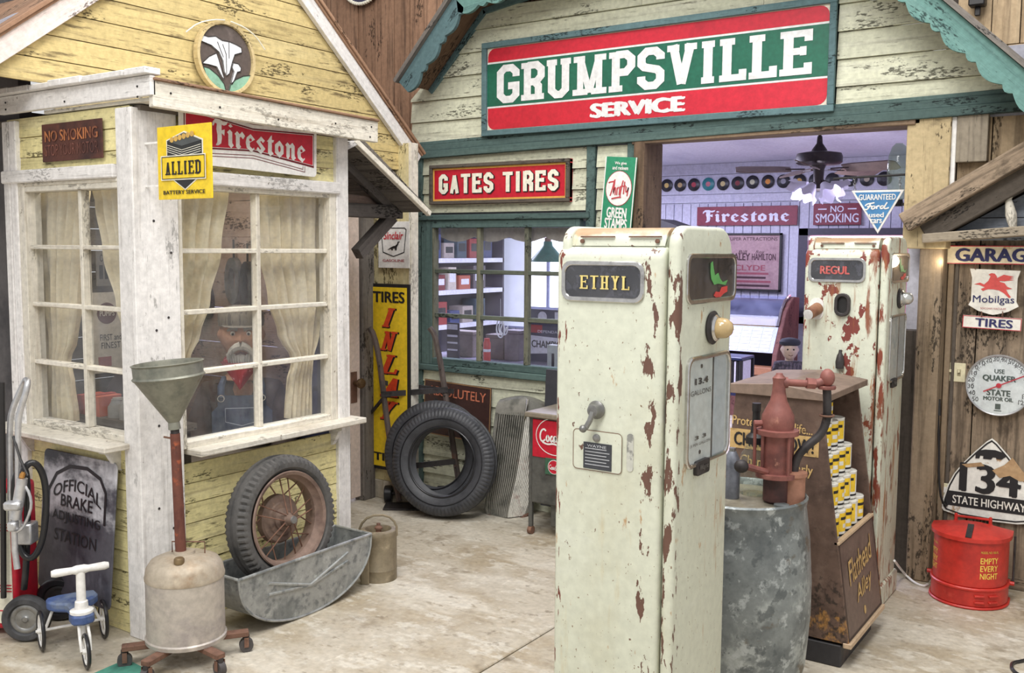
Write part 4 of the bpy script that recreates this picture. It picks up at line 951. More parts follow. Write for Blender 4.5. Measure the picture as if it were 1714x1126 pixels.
# ================================================================== THINGS AT THE LEFT
def LP(root, px, py, dy=0.0):
    """point seen at a pixel, on the upright plane dy behind a thing's own x-z plane, in its local coordinates"""
    M = MWORLD[root]; n = M.col[1].xyz; P = M.col[3].xyz + n*dy; d = ray(px, py)
    return M.inverted() @ (CAM + d*((P-CAM).dot(n)/d.dot(n)))
def tire(mb, c, ax, ro, ri, w, n=96, lug=.008, shoulder=.16, ref=None):
    """moulded tyre: bead, sidewall, blocky shoulders, tread"""
    h = w/2
    prof = [(ri, -h*.55, 0), (ri+.012, -h*.72, 0), (ri+(ro-ri)*.35, -h*.96, 0), (ri+(ro-ri)*.62, -h, 0), (ro-(ro-ri)*.2, -h*.93, 1), (ro-.012, -h*.78, 1), (ro-.002, -h*.55, 1), (ro, -h*.5, 0), (ro+.002, -h*.2, 0), (ro-.006, -h*.17, 0), (ro-.006, h*.0, 0),
            (ro-.006, h*.17, 0), (ro+.002, h*.2, 0), (ro, h*.5, 0), (ro-.002, h*.55, 1), (ro-.012, h*.78, 1), (ro-(ro-ri)*.2, h*.93, 1), (ri+(ro-ri)*.62, h, 0), (ri+(ro-ri)*.35, h*.96, 0), (ri+.012, h*.72, 0), (ri, h*.55, 0), (ri+.02, h*.3, 0), (ro-(ro-ri)*.3, 0, 0), (ri+.02, -h*.3, 0)]
    prof.append(prof[0])
    ax = Vector(ax).normalized(); ref = Vector(ref) if ref else (Vector((1, 0, 0)) if abs(ax.x) < .9 else Vector((0, 1, 0)))
    u = (ref-ax*ref.dot(ax)).normalized(); v = ax.cross(u); c = Vector(c); vs = []
    for r, z, t in prof:
        for i in range(n):
            a = 2*math.pi*i/n; rr = r-(lug if t and (i % 3) == 2 else 0)
            zz = z*(1-(.06 if t and (i % 3) == 2 else 0))
            vs.append(c+ax*zz+u*(rr*math.cos(a))+v*(rr*math.sin(a)))
    k = len(prof); fs = [(j*n+i, j*n+(i+1) % n, (j+1)*n+(i+1) % n, (j+1)*n+i) for j in range(k-1) for i in range(n)]
    return mb.add(vs, fs)
TOCAM = YAW
# ---- green board lying on the floor at the bottom edge
pts = [AZ(150, 1130, .006), AZ(212, 1103, .006), AZ(266, 1131, .006), AZ(212, 1178, .006)]
ctr = sum(pts, Vector())/4
b = MB(); b.prism([((p-ctr).x, (p-ctr).y) for p in pts], (0, 0, 0), (1, 0, 0), (0, 1, 0), (0, 0, 1), -.006, .002)
o = b.build('green_panel', mat('green_felt', (70, 134, 116), .8, layers=[((56, 112, 98), 12, .45, .7)]), None, smooth=False); o.location = ctr; MWORLD[o] = Matrix.Translation(ctr)
tag(o, 'flat green panel lying on the floor in front of the funnel tank', 'panel')
# ---- brake sign
a = AY(131, 880, 2.375); p0, p1 = AY(73, 880, 2.375), AY(193, 890, 2.375); zt, zb = AY(131, 762, 2.385).z, AY(131, 1004, 2.34).z
w, h = p1.x-p0.x, zt-zb
Mx = frame(((p0.x+p1.x)/2, 2.365, (zt+zb)/2), (1, 0, -.0), (0, .09, 1))
BRK = mat('black_worn_tin', (84, 84, 92), .42, .05, layers=[((44, 44, 54), 3, .42, .6, .9), ((206, 206, 212), (4, 6, 4), .36, .58, .95, (1, -.06, .07)), ((120, 120, 130), (9, 3, 3), .56, .74, .7), ((60, 60, 70), (5, 2.5, 2), .5, .62, .8, (1, .05, -.1))])
g = plate('brake_sign', 'black and silver OFFICIAL BRAKE ADJUSTING STATION tin sign leaning on the booth', 'sign', Mx, w, h, .008, BRK, poly=rrect(w, h, .025), bev=.002)
DK = mat('faded_black', (34, 32, 36), .5)
P = [(-.40, .02), (-.40, .22), (-.3, .34), (-.12, .41), (.12, .42), (.3, .37), (.38, .28), (.38, .06)]
line(g, [(x_*w, y_*h) for x_, y_ in P], .016, DK, .001, False, 'arch_line')
txt(g, 'OFFICIAL', 0, .285*h, .66*w, .085*h, DK, .0015, bold=.015, arch=.05)
txt(g, 'BRAKE', 0, .165*h, .44*w, .085*h, DK, .0015, bold=.02)
txt(g, 'ADJUSTING', 0, .045*h, .66*w, .085*h, DK, .0015, bold=.01)
txt(g, 'STATION', 0, -.085*h, .58*w, .085*h, DK, .0015, bold=.01)
# ---- hand cart with hose and nozzle at the frame's left edge
cart = thing('fuel_cart', 'red and cream fuel cart with aluminium handle, hose and nozzle at the left edge', 'cart', AZ(20, 1062), rz=TOCAM)
CB = mat('cart_cream', (232, 228, 208), .4)
x1 = LP(cart, 32, 950).x; z1 = LP(cart, 20, 815).z
bd = MB().box(x1-.42, x1, -.02, .17, .03, z1).build('body', REDP, cart, bev=.02, seg=3)
MB().box(x1-.42, x1-.02, -.024, -.018, .06, z1-.02).build('cream_panel', CB, bd, smooth=False)
for py in (875, 880, 885, 976, 981, 986, 1018):
    z = LP(cart, 10, py).z; MB().box(x1-.42, x1-.022, -.0265, -.023, z-.002, z+.002).build('red_stripe', REDP, bd, smooth=False)
L_ = lambda px, py, dy=0: tuple(LP(cart, px, py, dy))
MB().tube([L_(6, 1000, -.05), L_(5, 800, -.05), L_(3, 640, -.05)], .012, 8).build('frame_tube', BLACKP, cart)
MB().tube([L_(18, 880, -.03), L_(17, 800, -.03), L_(16, 705, -.03), L_(22, 680, -.03), L_(40, 640, -.03), L_(44, 634, -.06), L_(48, 640, -.1), L_(33, 690, -.1), L_(30, 706, -.1), L_(30, 800, -.1), L_(32, 880, -.1)], .012, 10, smooth=2).build('handle', ALU, cart)
MB().box(*sorted((L_(13, 0)[0], L_(38, 0)[0])), -.1, -.03, L_(0, 900)[2], L_(0, 866)[2]).build('handle_clamp', ALU, cart, bev=.006)
def wheel_toy(root, c, ax, ro, w, mt, mh, name='wheel', spokes=0):
    t = MB().lathe([(ro*.62, -w*.3), (ro*.7, -w/2), (ro*.9, -w/2), (ro, -w*.25), (ro, w*.25), (ro*.9, w/2), (ro*.7, w/2), (ro*.62, w*.3), (ro*.62, -w*.3)], 36, c, ax, cap=False).build(name, mt, root)
    MB().lathe([(0, -w*.42), (ro*.1, -w*.42), (ro*.12, -w*.36), (ro*.2, -w*.3), (ro*.42, -w*.28), (ro*.46, -w*.34), (ro*.58, -w*.36), (ro*.64, -w*.3), (ro*.64, w*.3), (0, w*.3)], 30, c, ax, cap=False).build('hub', mh, t)
    return t
c = Vector(L_(45, 1034, -.06)); rr_ = c.z
wheel_toy(cart, c, (-.1, 1, 0), rr_, .05, RUBBER, STEEL)
wheel_toy(cart, Vector((c.x+.03, .17, rr_)), (-.1, 1, 0), rr_, .05, RUBBERB, BLACKP)
MB().cyl((c.x, -.06, rr_), (c.x+.03, .18, rr_), .008).build('axle', STEEL, cart)
MB().tube([L_(36, 802, -.13), L_(40, 784, -.13), L_(52, 772, -.12), L_(66, 780, -.1), L_(76, 806, -.08), L_(78, 850, -.08), L_(72, 905, -.08), L_(56, 936, -.08), L_(38, 930, -.08), L_(30, 900, -.07), L_(24, 850, -.06), L_(24, 800, -.06), L_(38, 775, -.06), L_(46, 800, -.05), L_(46, 870, -.05), L_(44, 945, -.04), L_(40, 985, -.02)], .0135, 10, smooth=2).build('hose', RUBBERB, cart)
nz = MB().tube([L_(37, 800, -.14), L_(30, 845, -.145), L_(25, 868, -.15)], .022, 10).build('nozzle', ALU, cart)
MB().tube([L_(25, 866, -.15), L_(24, 890, -.15), L_(25, 920, -.15), L_(29, 952, -.16)], .0125, 10).build('spout', ALU, nz)
MB().tube([L_(40, 810, -.14), L_(50, 826, -.145), L_(53, 846, -.15), L_(47, 866, -.15), L_(38, 884, -.15), L_(28, 890, -.15)], .006, 8, smooth=1).build('lever_guard', ALU, nz)
q = Vector(L_(22, 846, -.17)); MB().box(q.x-.034, q.x+.034, q.y-.02, q.y+.02, q.z-.018, q.z+.018).build('valve_block', ALU, nz, bev=.008)
q = Vector(L_(22, 880, -.16)); MB().box(q.x-.018, q.x+.018, q.y-.02, q.y+.02, q.z-.02, q.z+.02).build('valve_cap', ALU, nz, bev=.007)
MB().tube([L_(36, 800, -.14), L_(40, 786, -.13)], .011, 8).build('swivel', mat('brass', (206, 150, 84), .3, .8), nz)
MB().tube([L_(22, 730, -.1), L_(34, 768, -.14), L_(47, 796, -.165)], .005, 6).build('strap', BLACKP, nz)
# ---- toddler ride-on
LRw, RRw = AZ(72, 1085), AZ(176, 1064)
mid = (LRw+RRw)/2; mid += Vector((.012, -.012, 0)); dv = (RRw-LRw).normalized(); tw = (RRw-LRw).length
toy = thing('ride_on_toy', 'small ride-on toy with blue seat and white handlebar beside the brake sign', 'toy', mid, rz=math.atan2(dv.y, dv.x))
BLUES = mat('blue_paint_worn', (70, 92, 140), .5, layers=[((120, 132, 150), 5, .45, .62, .85, (2, .15, .19)), ((48, 66, 112), 11, .5, .7, .8)])
s_ = [(-.095, .03), (-.098, -.02), (-.075, -.055), (-.035, -.085), (-.03, -.15), (-.045, -.2), (-.042, -.25), (0, -.268), (.042, -.25), (.045, -.2), (.03, -.15), (.035, -.085), (.075, -.055), (.098, -.02), (.095, .03), (.05, .045), (-.05, .045)]
MB().prism(s_, (0, 0, 0), (1, 0, 0), (0, 1, 0), (0, 0, 1), .165, .205).build('seat', BLUES, toy, smooth=False, bev=.008)
MB().lathe([(.044, .205), (.044, .215), (.026, .222), (.024, .25), (.018, .255), (.017, .37), (.0, .372)], 20, (0, -.215, 0)).build('steering_column', WHITEP, toy)
MB().lathe([(0, -.105), (.012, -.105), (.016, -.09), (.014, -.03), (.018, -.015), (.018, .015), (.014, .03), (.016, .09), (.012, .105), (0, .105)], 14, (0, -.215, .378), (1, .0, 0)).build('handlebar', WHITEP, toy)
def spoked(root, c, r, nm):
    t = MB().torus(c, (1, 0, 0), r-.008, .008, 36, 8).build(nm, RUBBERB, root)
    MB().torus(c, (1, 0, 0), r-.02, .005, 36, 6).build('rim', WHITEP, t)
    b = MB()
    for i in range(6):
        a_ = math.pi*i/3; b.cyl(c, (c[0], c[1]+math.cos(a_)*(r-.02), c[2]+math.sin(a_)*(r-.02)), .003, n=6)
    b.build('spokes', WHITEP, t); MB().cyl((c[0]-.014, c[1], c[2]), (c[0]+.014, c[1], c[2]), .011).build('hub', WHITEP, t)
spoked(toy, (0, -.285, .07), .07, 'front_wheel'); spoked(toy, (-tw/2, 0, .082), .082, 'rear_wheel'); spoked(toy, (tw/2, 0, .082), .082, 'rear_wheel')
MB().cyl((-tw/2-.02, 0, .082), (tw/2+.02, 0, .082), .006, n=8).build('axle', WHITEP, toy)
for s in (-1, 1):
    MB().tube([(s*.07, .01, .165), (s*(tw/2-.015), 0, .082)], .006, 8).build('strut', WHITEP, toy)
    MB().tube([(s*.016, -.235, .165), (s*.018, -.265, .12), (s*.016, -.285, .07)], .006, 8).build('fork_blade', WHITEP, toy)
MB().cyl((0, -.225, .11), (0, -.225, .165), .012).build('fork_stem', WHITEP, toy)
# ---- waste oil drain: funnel on a pipe over a galvanised tank on a castered dolly
c = AZ(312, 1066, .09); c.z = 0
dr_ = thing('oil_drain', 'galvanised oil drain tank with rusty pipe and tall funnel on a castered dolly', 'oil drain', c, rz=TOCAM)
dep = (c-CAM).dot(FW); pxm = dep/FPX
rt = 63*pxm
TANK = mat('tank_metal', (190, 182, 172), .5, .3, layers=[((160, 152, 150), (5, 5, 9), .45, .7, .8), ((214, 204, 194), 7, .55, .75, .7), ((150, 104, 62), 9, .66, .76, .7), ((110, 96, 86), 30, .66, .78, .5)], bump=(.1, 30, .002))
zt = LP(dr_, 311, 958).z; 
MB().lathe([(0, .09), (rt*1.03, .09), (rt*1.04, .105), (rt, .11), (rt*.99, .3), (rt, zt-.012)], 40).build('tank', TANK, dr_)
MB().lathe([(rt*1.015, zt-.014), (rt*1.02, zt-.004), (rt, zt+.004), (rt*.97, zt+.03), (rt*.86, zt+.055), (rt*.6, zt+.072), (rt*.28, zt+.08), (rt*.26, zt+.09), (.03, zt+.09), (0, zt+.09)], 40).build('tank_top', mat('tank_top_metal', (178, 166, 148), .55, .25, layers=[((150, 126, 98), 6, .45, .7, .8), ((206, 192, 168), 8, .55, .75, .7), ((140, 86, 50), 12, .64, .74, .8)]), dr_)
q = LP(dr_, 300, 944, -.09); MB().lathe([(.02, -.012), (.02, .006), (.016, .012), (0, .013)], 16, (q.x, q.y, zt+.078)).build('filler_cap', mat('cap_bronze', (128, 108, 78), .5, .5), dr_)
MB().tube([(-.055, .02, zt+.066), (-.055, .02, zt+.12), (.075, .02, zt+.12), (.075, .02, zt+.066)], .003, 6).build('wire_handle', RUST, dr_)
pb = Vector((LP(dr_, 303, 930).x, 0, zt+.08)); pt = LP(dr_, 293, 725)
MB().cyl(pb, pt, .021, .019).build('pipe', mat('rust_pipe', (110, 66, 54), .75, .1, layers=[((86, 46, 40), (14, 14, 5), .45, .7), ((176, 92, 58), 12, .6, .72, .8), ((60, 44, 42), 20, .62, .74, .7)]), dr_)
pt2 = LP(dr_, 292, 705); MB().cyl(pt, pt2, .017).build('sleeve', DARKM, dr_)
q = LP(dr_, 274, 731); MB().tube([tuple(LP(dr_, 291, 734)), (q.x, q.y, q.z)], .004, 6).build('thumb_screw', RUST, dr_)
fb = LP(dr_, 291, 706); ft = LP(dr_, 280, 607); axf = (ft-fb).normalized(); Lf = (ft-fb).length; rf = 56*pxm
FUN = mat('funnel_tin', (140, 140, 128), .5, .4, layers=[((104, 108, 100), 8, .45, .7, .9), ((176, 172, 150), 6, .56, .74, .7), ((110, 84, 56), 10, .62, .75, .6)], bump=(.1, 30, .002))
MB().lathe([(.02, -.03), (.024, -.028), (.022, 0), (.026, .005), (rf*.97, Lf*.74), (rf*.99, Lf*.74), (rf*1.03, Lf*.77), (rf*.98, Lf*.8), (rf*.985, Lf*.97), (rf*1.03, Lf*1.0), (rf*.97, Lf*1.01), (rf*.95, Lf*.97), (rf*.94, Lf*.76), (.022, .01)], 44, fb, axf, cap=False).build('funnel', FUN, dr_)
q = fb+axf*Lf*.66; MB().lathe([(rf*.8, -.002), (rf*.82, 0), (0, .004)], 30, q, axf).build('strainer', mat('strainer', (188, 176, 146), .7), dr_)
for k_, aa in enumerate((200, 250, 320, 20)):
    a_ = R(aa); e = Vector((math.cos(a_), math.sin(a_), 0)); L2 = rt+.09
    a2 = MB().bar(e*.05+Vector((0, 0, .078)), e*L2+Vector((0, 0, .078)), .04, .022).build('dolly_arm', RUST, dr_, smooth=False, bev=.003)
    cc = e*(L2-.01); MB().cyl((cc.x, cc.y, .052), (cc.x, cc.y, .07), .014).build('caster_stem', DARKM, a2)
    sd = Vector((-e.y, e.x, 0)); MB().cyl(cc+Vector((0, 0, .028))-sd*.013, cc+Vector((0, 0, .028))+sd*.013, .028, n=20).build('caster_wheel', mat('caster_rubber', (74, 70, 70), .6), a2)
    for s in (-1, 1): MB().bar(cc+sd*(.017*s)+Vector((0, 0, .022)), cc+sd*(.017*s)+Vector((0, 0, .062)), .018, .003, up=sd).build('caster_fork', RUST, a2, smooth=False)
# ---- half-round trough with spoked wheel in it
XT = -3.13
tp0, tp1 = AX(399, 968, XT), AX(621, 896, XT)
ya, yb_ = tp0.y, tp1.y; zt_ = (tp0.z+tp1.z)/2; Lt = yb_-ya; dpt = .24
tub = thing('metal_trough', 'half-round galvanised trough on the floor holding a spoked wheel', 'trough', (XT-dpt/2, (ya+yb_)/2, 0))
def arc(n=22, k=1.0, zmin=.004):
    P = []
    for i in range(n+1):
        t = math.pi*i/n; P.append((math.cos(t)*Lt/2*k, zt_-(zt_-zmin)*math.sin(t)**.8))
    return P
A = arc(); A2 = [(a_*.985, zt_-(zt_-b_)*.98) for a_, b_ in A]
def endplate(x0, x1, nm):
    MB().prism(A, (x0, 0, 0), (0, 1, 0), (0, 0, 1), (1, 0, 0), 0, x1-x0).build(nm, GALV, tub, smooth=True)
endplate(dpt/2-.006, dpt/2, 'end_plate'); endplate(-dpt/2, -dpt/2+.006, 'end_plate')
b = MB(); k = len(A); vs = []
for P_, in ((A,), (A2,)):
    for x_ in (-dpt/2, dpt/2): vs += [(x_, y_, z_) for y_, z_ in P_]
fs = []
for i in range(k-1): fs += [(i, i+1, k+i+1, k+i), (2*k+i, 3*k+i, 3*k+i+1, 2*k+i+1)]
b.add(vs, fs).build('curved_wall', GALV, tub)
for y_ in (-Lt/2, Lt/2): MB().cyl((-dpt/2, y_, zt_), (dpt/2, y_, zt_), .007, n=8).build('rolled_rim', GALV, tub)
MB().tube([(dpt/2, y_, z_) for y_, z_ in A], .006, 6).build('folded_seam', GALV, tub)
MB().cyl((dpt/2, -Lt/2, zt_), (dpt/2, Lt/2, zt_), .007, n=8).build('rolled_rim', GALV, tub); MB().cyl((-dpt/2, -Lt/2, zt_), (-dpt/2, Lt/2, zt_), .007, n=8).build('rolled_rim', GALV, tub)
for s in (-1, 1): MB().tube([(dpt/2, -s*Lt*.3, zt_-.05-.06*(s > 0)), (dpt/2+.002, 0, zt_*.5), (dpt/2, s*Lt*.3, zt_-.06-.03*(s > 0))], .007, 6).build('pressed_rib', GALV, tub)
XW = -3.25
cw = AX(472, 868, XW); ro = AX(472, 763, XW).z-cw.z
wh = thing('spoked_wheel', 'old wire-spoked car wheel with treaded tire standing in the metal trough', 'wheel', (XW, cw.y, cw.z))
axw = Vector((1, -.0, .10)).normalized()
tire(MB(), (0, 0, 0), axw, ro, ro*.72, .13, 180, .008).build('tire', mat('tread_rubber', (84, 82, 80), .75, layers=[((54, 54, 54), 8, .45, .7), ((128, 122, 114), 18, .6, .78, .5)]), wh, ang=30)
rm = ro*.72
MB().lathe([(rm+.012, .056), (rm+.008, .062), (rm-.006, .056), (rm-.012, .03), (rm-.022, .02), (rm-.022, -.03), (rm-.008, -.056), (rm+.01, -.056)], 60, (0, 0, 0), axw, cap=False).build('rim', mat('rusty_rim', (134, 112, 100), .75, .1, layers=[((100, 80, 72), 8, .45, .7), ((164, 142, 126), 14, .58, .76, .6)]), wh)
MB().lathe([(.0, .075), (.016, .075), (.02, .068), (.024, .05), (.03, .046), (.034, .022), (.05, .014), (.052, .006), (.072, .004), (.078, -.002), (.1, -.004), (.108, -.012), (.11, -.04), (.1, -.05), (0, -.05)], 36, (0, 0, 0), axw, cap=False).build('hub', mat('rusty_hub', (126, 106, 94), .75, .2, layers=[((92, 74, 66), 8, .45, .7), ((160, 130, 108), 18, .58, .76, .6)]), wh)
MB().lathe([(.0, .082), (.016, .08), (.018, .074), (.0, .074)], 16, (0, 0, 0), axw, cap=False).build('hub_cap', STEEL, wh)
ru = (Vector((0, 1, 0))-axw*axw.y).normalized(); rv = axw.cross(ru)
for i in range(20):
    a_ = 2*math.pi*i/20; a2 = a_+(.34 if i % 2 else -.34); inner = (i//2) % 2
    d1 = ru*math.cos(a_)+rv*math.sin(a_); d2 = ru*math.cos(a2)+rv*math.sin(a2)
    MB().cyl(d1*(.028 if inner else .1)+axw*(.05 if inner else -.02), d2*(rm-.02)+axw*.0, .0032, n=6).build('spoke', RUST, wh)
# ---- tall oil can
c = AZ(620, 972)
can = thing('oil_can', 'tall tan metal oil can with bail handle beside the trough', 'can', c+Vector((0, .06, 0)), rz=TOCAM)
pm = (c-CAM).dot(FW)/FPX; rc = 31*pm; hc = LP(can, 620, 886).z
CANM = mat('can_metal', (146, 134, 112), .5, .35, layers=[((112, 100, 80), (8, 8, 4), .45, .7, .8), ((196, 182, 156), 9, .56, .75, .7), ((84, 62, 44), 20, .64, .75, .7)])
MB().lathe([(0, 0), (rc, 0), (rc*1.01, .005), (rc, .01), (rc, .055), (rc*1.02, .058), (rc, .062), (rc, hc-.02), (rc*1.02, hc-.014), (rc*.98, hc), (rc*.72, hc+.006), (rc*.68, hc-.004), (rc*.66, hc-.03), (0, hc-.032)], 36).build('body', CANM, can)
MB().tube([(-rc, 0, hc-.03), (-rc*1.0, 0, hc+.02), (-rc*.5, 0, hc+.07), (rc*.5, 0, hc+.075), (rc*1.0, 0, hc+.03), (rc, 0, hc-.03)], .006, 6, smooth=1).build('bail_handle', CANM, can)
MB().lathe([(.014, 0), (.014, .03), (.02, .032), (.02, .04), (.01, .05), (.01, .06), (0, .06)], 12, (0, rc*.1, hc-.03)).build('spigot', RUST, can)
MB().box(-rc*.8, -rc*.35, -rc-.016, -rc*.7, 0, hc*.62).build('strap_rib', CANM, can, smooth=False, bev=.004)
# ---- bare tires and the hand truck behind them
c = AZ(735, 866)+Vector((.045, -.066, 0))
def leaning_tire(loc, label, ro, lean, turn, w=.15):
    t = thing('bare_tire', label, 'tire', loc, rz=TOCAM+turn)
    ax = Vector((0, -math.cos(lean), math.sin(lean)))
    t_ = tire(MB(), (0, ro*math.sin(lean)+.06, ro*math.cos(lean)+.018), ax, ro, ro*.62, w, 240, .0035)
    t_.build('tread_and_sidewall', mat('smooth_rubber', (66, 67, 71), .52, layers=[((44, 45, 49), 5, .45, .7), ((104, 104, 108), 14, .6, .8, .5)]), t, ang=30)
    cc = Vector((0, ro*math.sin(lean)+.06, ro*math.cos(lean)+.018))
    MB().torus(cc+ax*(w*.36), ax, ro*.645, .006, 60, 8).build('bead', RUBBERB, t)
    MB().torus(cc+ax*(w*.485), ax, ro*.80, .004, 60, 6).build('sidewall_rib', RUBBERB, t)
    return t
pm = (c-CAM).dot(FW)/FPX
leaning_tire(c, 'front bare rubber tire leaning on the hand truck', 91*pm, R(9), R(-16))
lt2 = leaning_tire(c+Vector((-.16, .115, 0)), 'second bare tire tucked behind the front one, by the yellow sign', 93*pm, R(9), R(-16), .13)
ht = thing('hand_truck', 'old iron and wood hand truck leaning on the wall behind the bare tires', 'hand truck', AZ(700, 838)+Vector((.05, -.1, 0)), rz=TOCAM)
hd = lambda py: (838-py)*.00028
hl = lambda px, py, o=0: tuple(LP(ht, px, py, hd(py)+o))
HTW = mat('truck_wood', (96, 84, 78), .7, layers=[((62, 54, 52), (20, 20, 4), .45, .7), ((140, 92, 70), 5, .58, .74, .7)])
for P in ([(618, 548), (626, 560), (635, 600), (641, 650), (650, 720), (660, 790), (668, 838)], [(719, 548), (728, 560), (737, 605), (744, 650), (752, 700), (762, 770), (772, 830)]):
    rl = MB().tube([hl(*p) for p in P], .019, 8, smooth=1).build('rail', HTW, ht)
    for p in P[2:6]: MB().ball(hl(p[0], p[1]+12, -.02), .006, 6, 4).build('rivet', DARKM, rl)
for (a, b_) in (((638, 660), (750, 652)), ((668, 782), (762, 772))): MB().bar(hl(*a, -.02), hl(*b_, -.02), .01, .035, up=(0, 0, 1)).build('cross_strap', DARKM, ht, smooth=False)
MB().bar(hl(640, 640, .06), hl(760, 655, .12), .02, .03).build('cross_bar', DARKM, ht, smooth=False)
for (a, b_) in (((640, 668), (622, 690)), ((750, 690), (728, 668))): MB().bar(hl(*a), hl(*b_, .12), .012, .02).build('brace', DARKM, ht, smooth=False)
for px in (650, 738):
    q = hl(px, 806, .06); MB().lathe([(0, -.025), (.05, -.025), (.055, -.02), (.055, .02), (.05, .025), (0, .025)], 20, (q[0], q[1], .057), (1, 0, 0)).build('truck_wheel', RUBBERB, ht)
MB().cyl((hl(650, 806)[0], .08, .057), (hl(738, 806)[0], .08, .057), .012).build('axle', DARKM, ht)
MB().box(hl(645, 838)[0], hl(765, 838)[0], -.13, .03, .0, .012).build('toe_plate', DARKM, ht, smooth=False, bev=.002)
# ---- car grille
c = AZ(850, 868)
gr = thing('car_grille', 'weathered chrome car grille with vertical bars standing beside the soda cooler', 'car grille', c, rz=TOCAM)
gl = lambda px, py, dy=0: LP(gr, px, py, dy)
Lf_ = [(832, 690), (826, 740), (820, 800), (814, 850), (818, 862)]; Rd = [(880, 690), (874, 740), (864, 800), (852, 850), (850, 866)]; Rt_ = [(918, 700), (912, 750), (900, 805), (884, 850), (880, 862)]
SH = mat('grille_shell', (150, 148, 140), .4, .35, layers=[((86, 88, 82), 7, .45, .7, .8), ((176, 174, 164), 10, .58, .76, .6), ((110, 60, 50), 8, .64, .75, .5)])
def lerp(P, t):
    k = t*(len(P)-1); i = min(int(k), len(P)-2); f = k-i; return (P[i][0]+(P[i+1][0]-P[i][0])*f, P[i][1]+(P[i+1][1]-P[i][1])*f)
def fan(A_, B_, dA, dB, n, m, nm, r):
    b = MB()
    for i in range(n):
        f = (i+.5)/n; pts = []
        for j in range(7):
            pa, pb2 = lerp(A_, j/6), lerp(B_, j/6); pts.append(gl(pa[0]+(pb2[0]-pa[0])*f, pa[1]+(pb2[1]-pa[1])*f, dA+(dB-dA)*f))
        b.tube(pts, r, 5)
    return b.build(nm, m, gr, kind='stuff')
BARM = mat('grille_bar_lit', (226, 224, 216), .35, .1, layers=[((150, 90, 84), 9, .55, .7, .7), ((130, 130, 126), 12, .5, .75, .6)])
fan(Lf_, Rd, .1, 0, 13, SH, 'left_grille_bars', .0055); fan(Rd, Rt_, 0, .06, 13, BARM, 'right_grille_bars', .0052)  # left bars darker, right paler: the fall of light is put into colour
b = MB()
for j in range(6):
    for i2, (P_, d_) in enumerate(((Lf_, .1), (Rd, .012), (Rt_, .06))):
        q = lerp(P_, j/5); v = gl(q[0], q[1], d_+.03); b.v.append(v)
b.f += [(j*3+i2, j*3+i2+1, (j+1)*3+i2+1, (j+1)*3+i2) for j in range(5) for i2 in range(2)]
b.build('backing', mat('grille_dark', (50, 46, 44), .7), gr)
MB().tube([gl(p[0], p[1], .1) for p in Lf_], .011, 8).build('side_shell', SH, gr)
b = MB(); nj = 6
for j in range(nj):
    p = lerp(Rt_, j/(nj-1)); v = gl(p[0], p[1], .06); 
    for dx, dy in ((-.012, -.012), (.03, 0), (.06, .06), (.055, .12)): b.v.append(v+Vector((dx*(1-.5*j/(nj-1)), dy, 0)))
b.f += [(j*4+i2, j*4+i2+1, (j+1)*4+i2+1, (j+1)*4+i2) for j in range(nj-1) for i2 in range(3)]
b.build('side_shell', SH, gr)
MB().tube([gl(817, 862, .1), gl(835, 871, .04), gl(852, 873, -.01), gl(872, 870, .03), gl(884, 858, .07)], .013, 8, smooth=1).build('bottom_bar', RUST, gr)
b = MB(); n_ = 12     # domed top of the shell
for j in range(5):
    t = j/4; up_ = math.sin(t*math.pi/2)
    for i in range(n_+1):
        f = i/n_; px = 829+(930-829)*f; dpt_ = .1*(1-f*2) if f < .5 else .0+.13*(f*2-1)
        base = 692+8*f; py = base-(26+8*math.sin(f*math.pi))*up_
        b.v.append(gl(px+(880-px)*.30*t*t, py, dpt_+.1*t*t))
b.f += [(j*(n_+1)+i, j*(n_+1)+i+1, (j+1)*(n_+1)+i+1, (j+1)*(n_+1)+i) for j in range(4) for i in range(n_)]
b.build('shell_crown', SH, gr)
MB().tube([gl(879, 700, -.012), gl(881, 685, -.018), gl(884, 668, 0)], .009, 8).build('ornament', CHROME, gr)
# ---- soda cooler
YC = 4.62
c = AY(872, 885, YC); c.z = 0
ck = thing('soda_cooler', 'grey metal soda cooler with red lettered panel, half hidden by the foreground pump', 'cooler', c)
CK = mat('cooler_metal', (104, 104, 100), .5, .4, layers=[((72, 72, 70), 7, .45, .7, .8), ((140, 138, 130), 11, .58, .76, .6)])
cy = lambda px, py: (AY(px, py, YC).x-c.x, AY(px, py, YC).z)
x0 = cy(890, 700)[0]; z1 = cy(900, 698)[1]; z0 = cy(900, 842)[1]; XE = x0+.62
MB().box(x0, XE, .0, .42, z0, z1).build('cabinet', CK, ck, smooth=False, bev=.006)
MB().box(x0-.03, XE+.03, -.03, .44, z1, z1+.03).build('lid', mat('cooler_lid', (150, 140, 124), .5, .3), ck, smooth=False, bev=.006)
rz0, rz1 = cy(900, 764)[1], cy(900, 700)[1]
MB().box(x0+.01, XE-.01, -.006, 0, rz0, rz1-.005).build('red_panel', REDP, ck, smooth=False, bev=.002)
cx_, cz_ = cy(930, 731)
f_ = bpy.data.objects.new('emblem', None); f_.parent = ck; f_.matrix_local = frame((cx_, -.0065, cz_), (1, 0, 0), (0, 0, 1)); COL.objects.link(f_); MWORLD[f_] = MWORLD[ck] @ f_.matrix_local
line(f_, ell(.125, .105, 36), .005, WHITEP, .0005, name='oval_line')
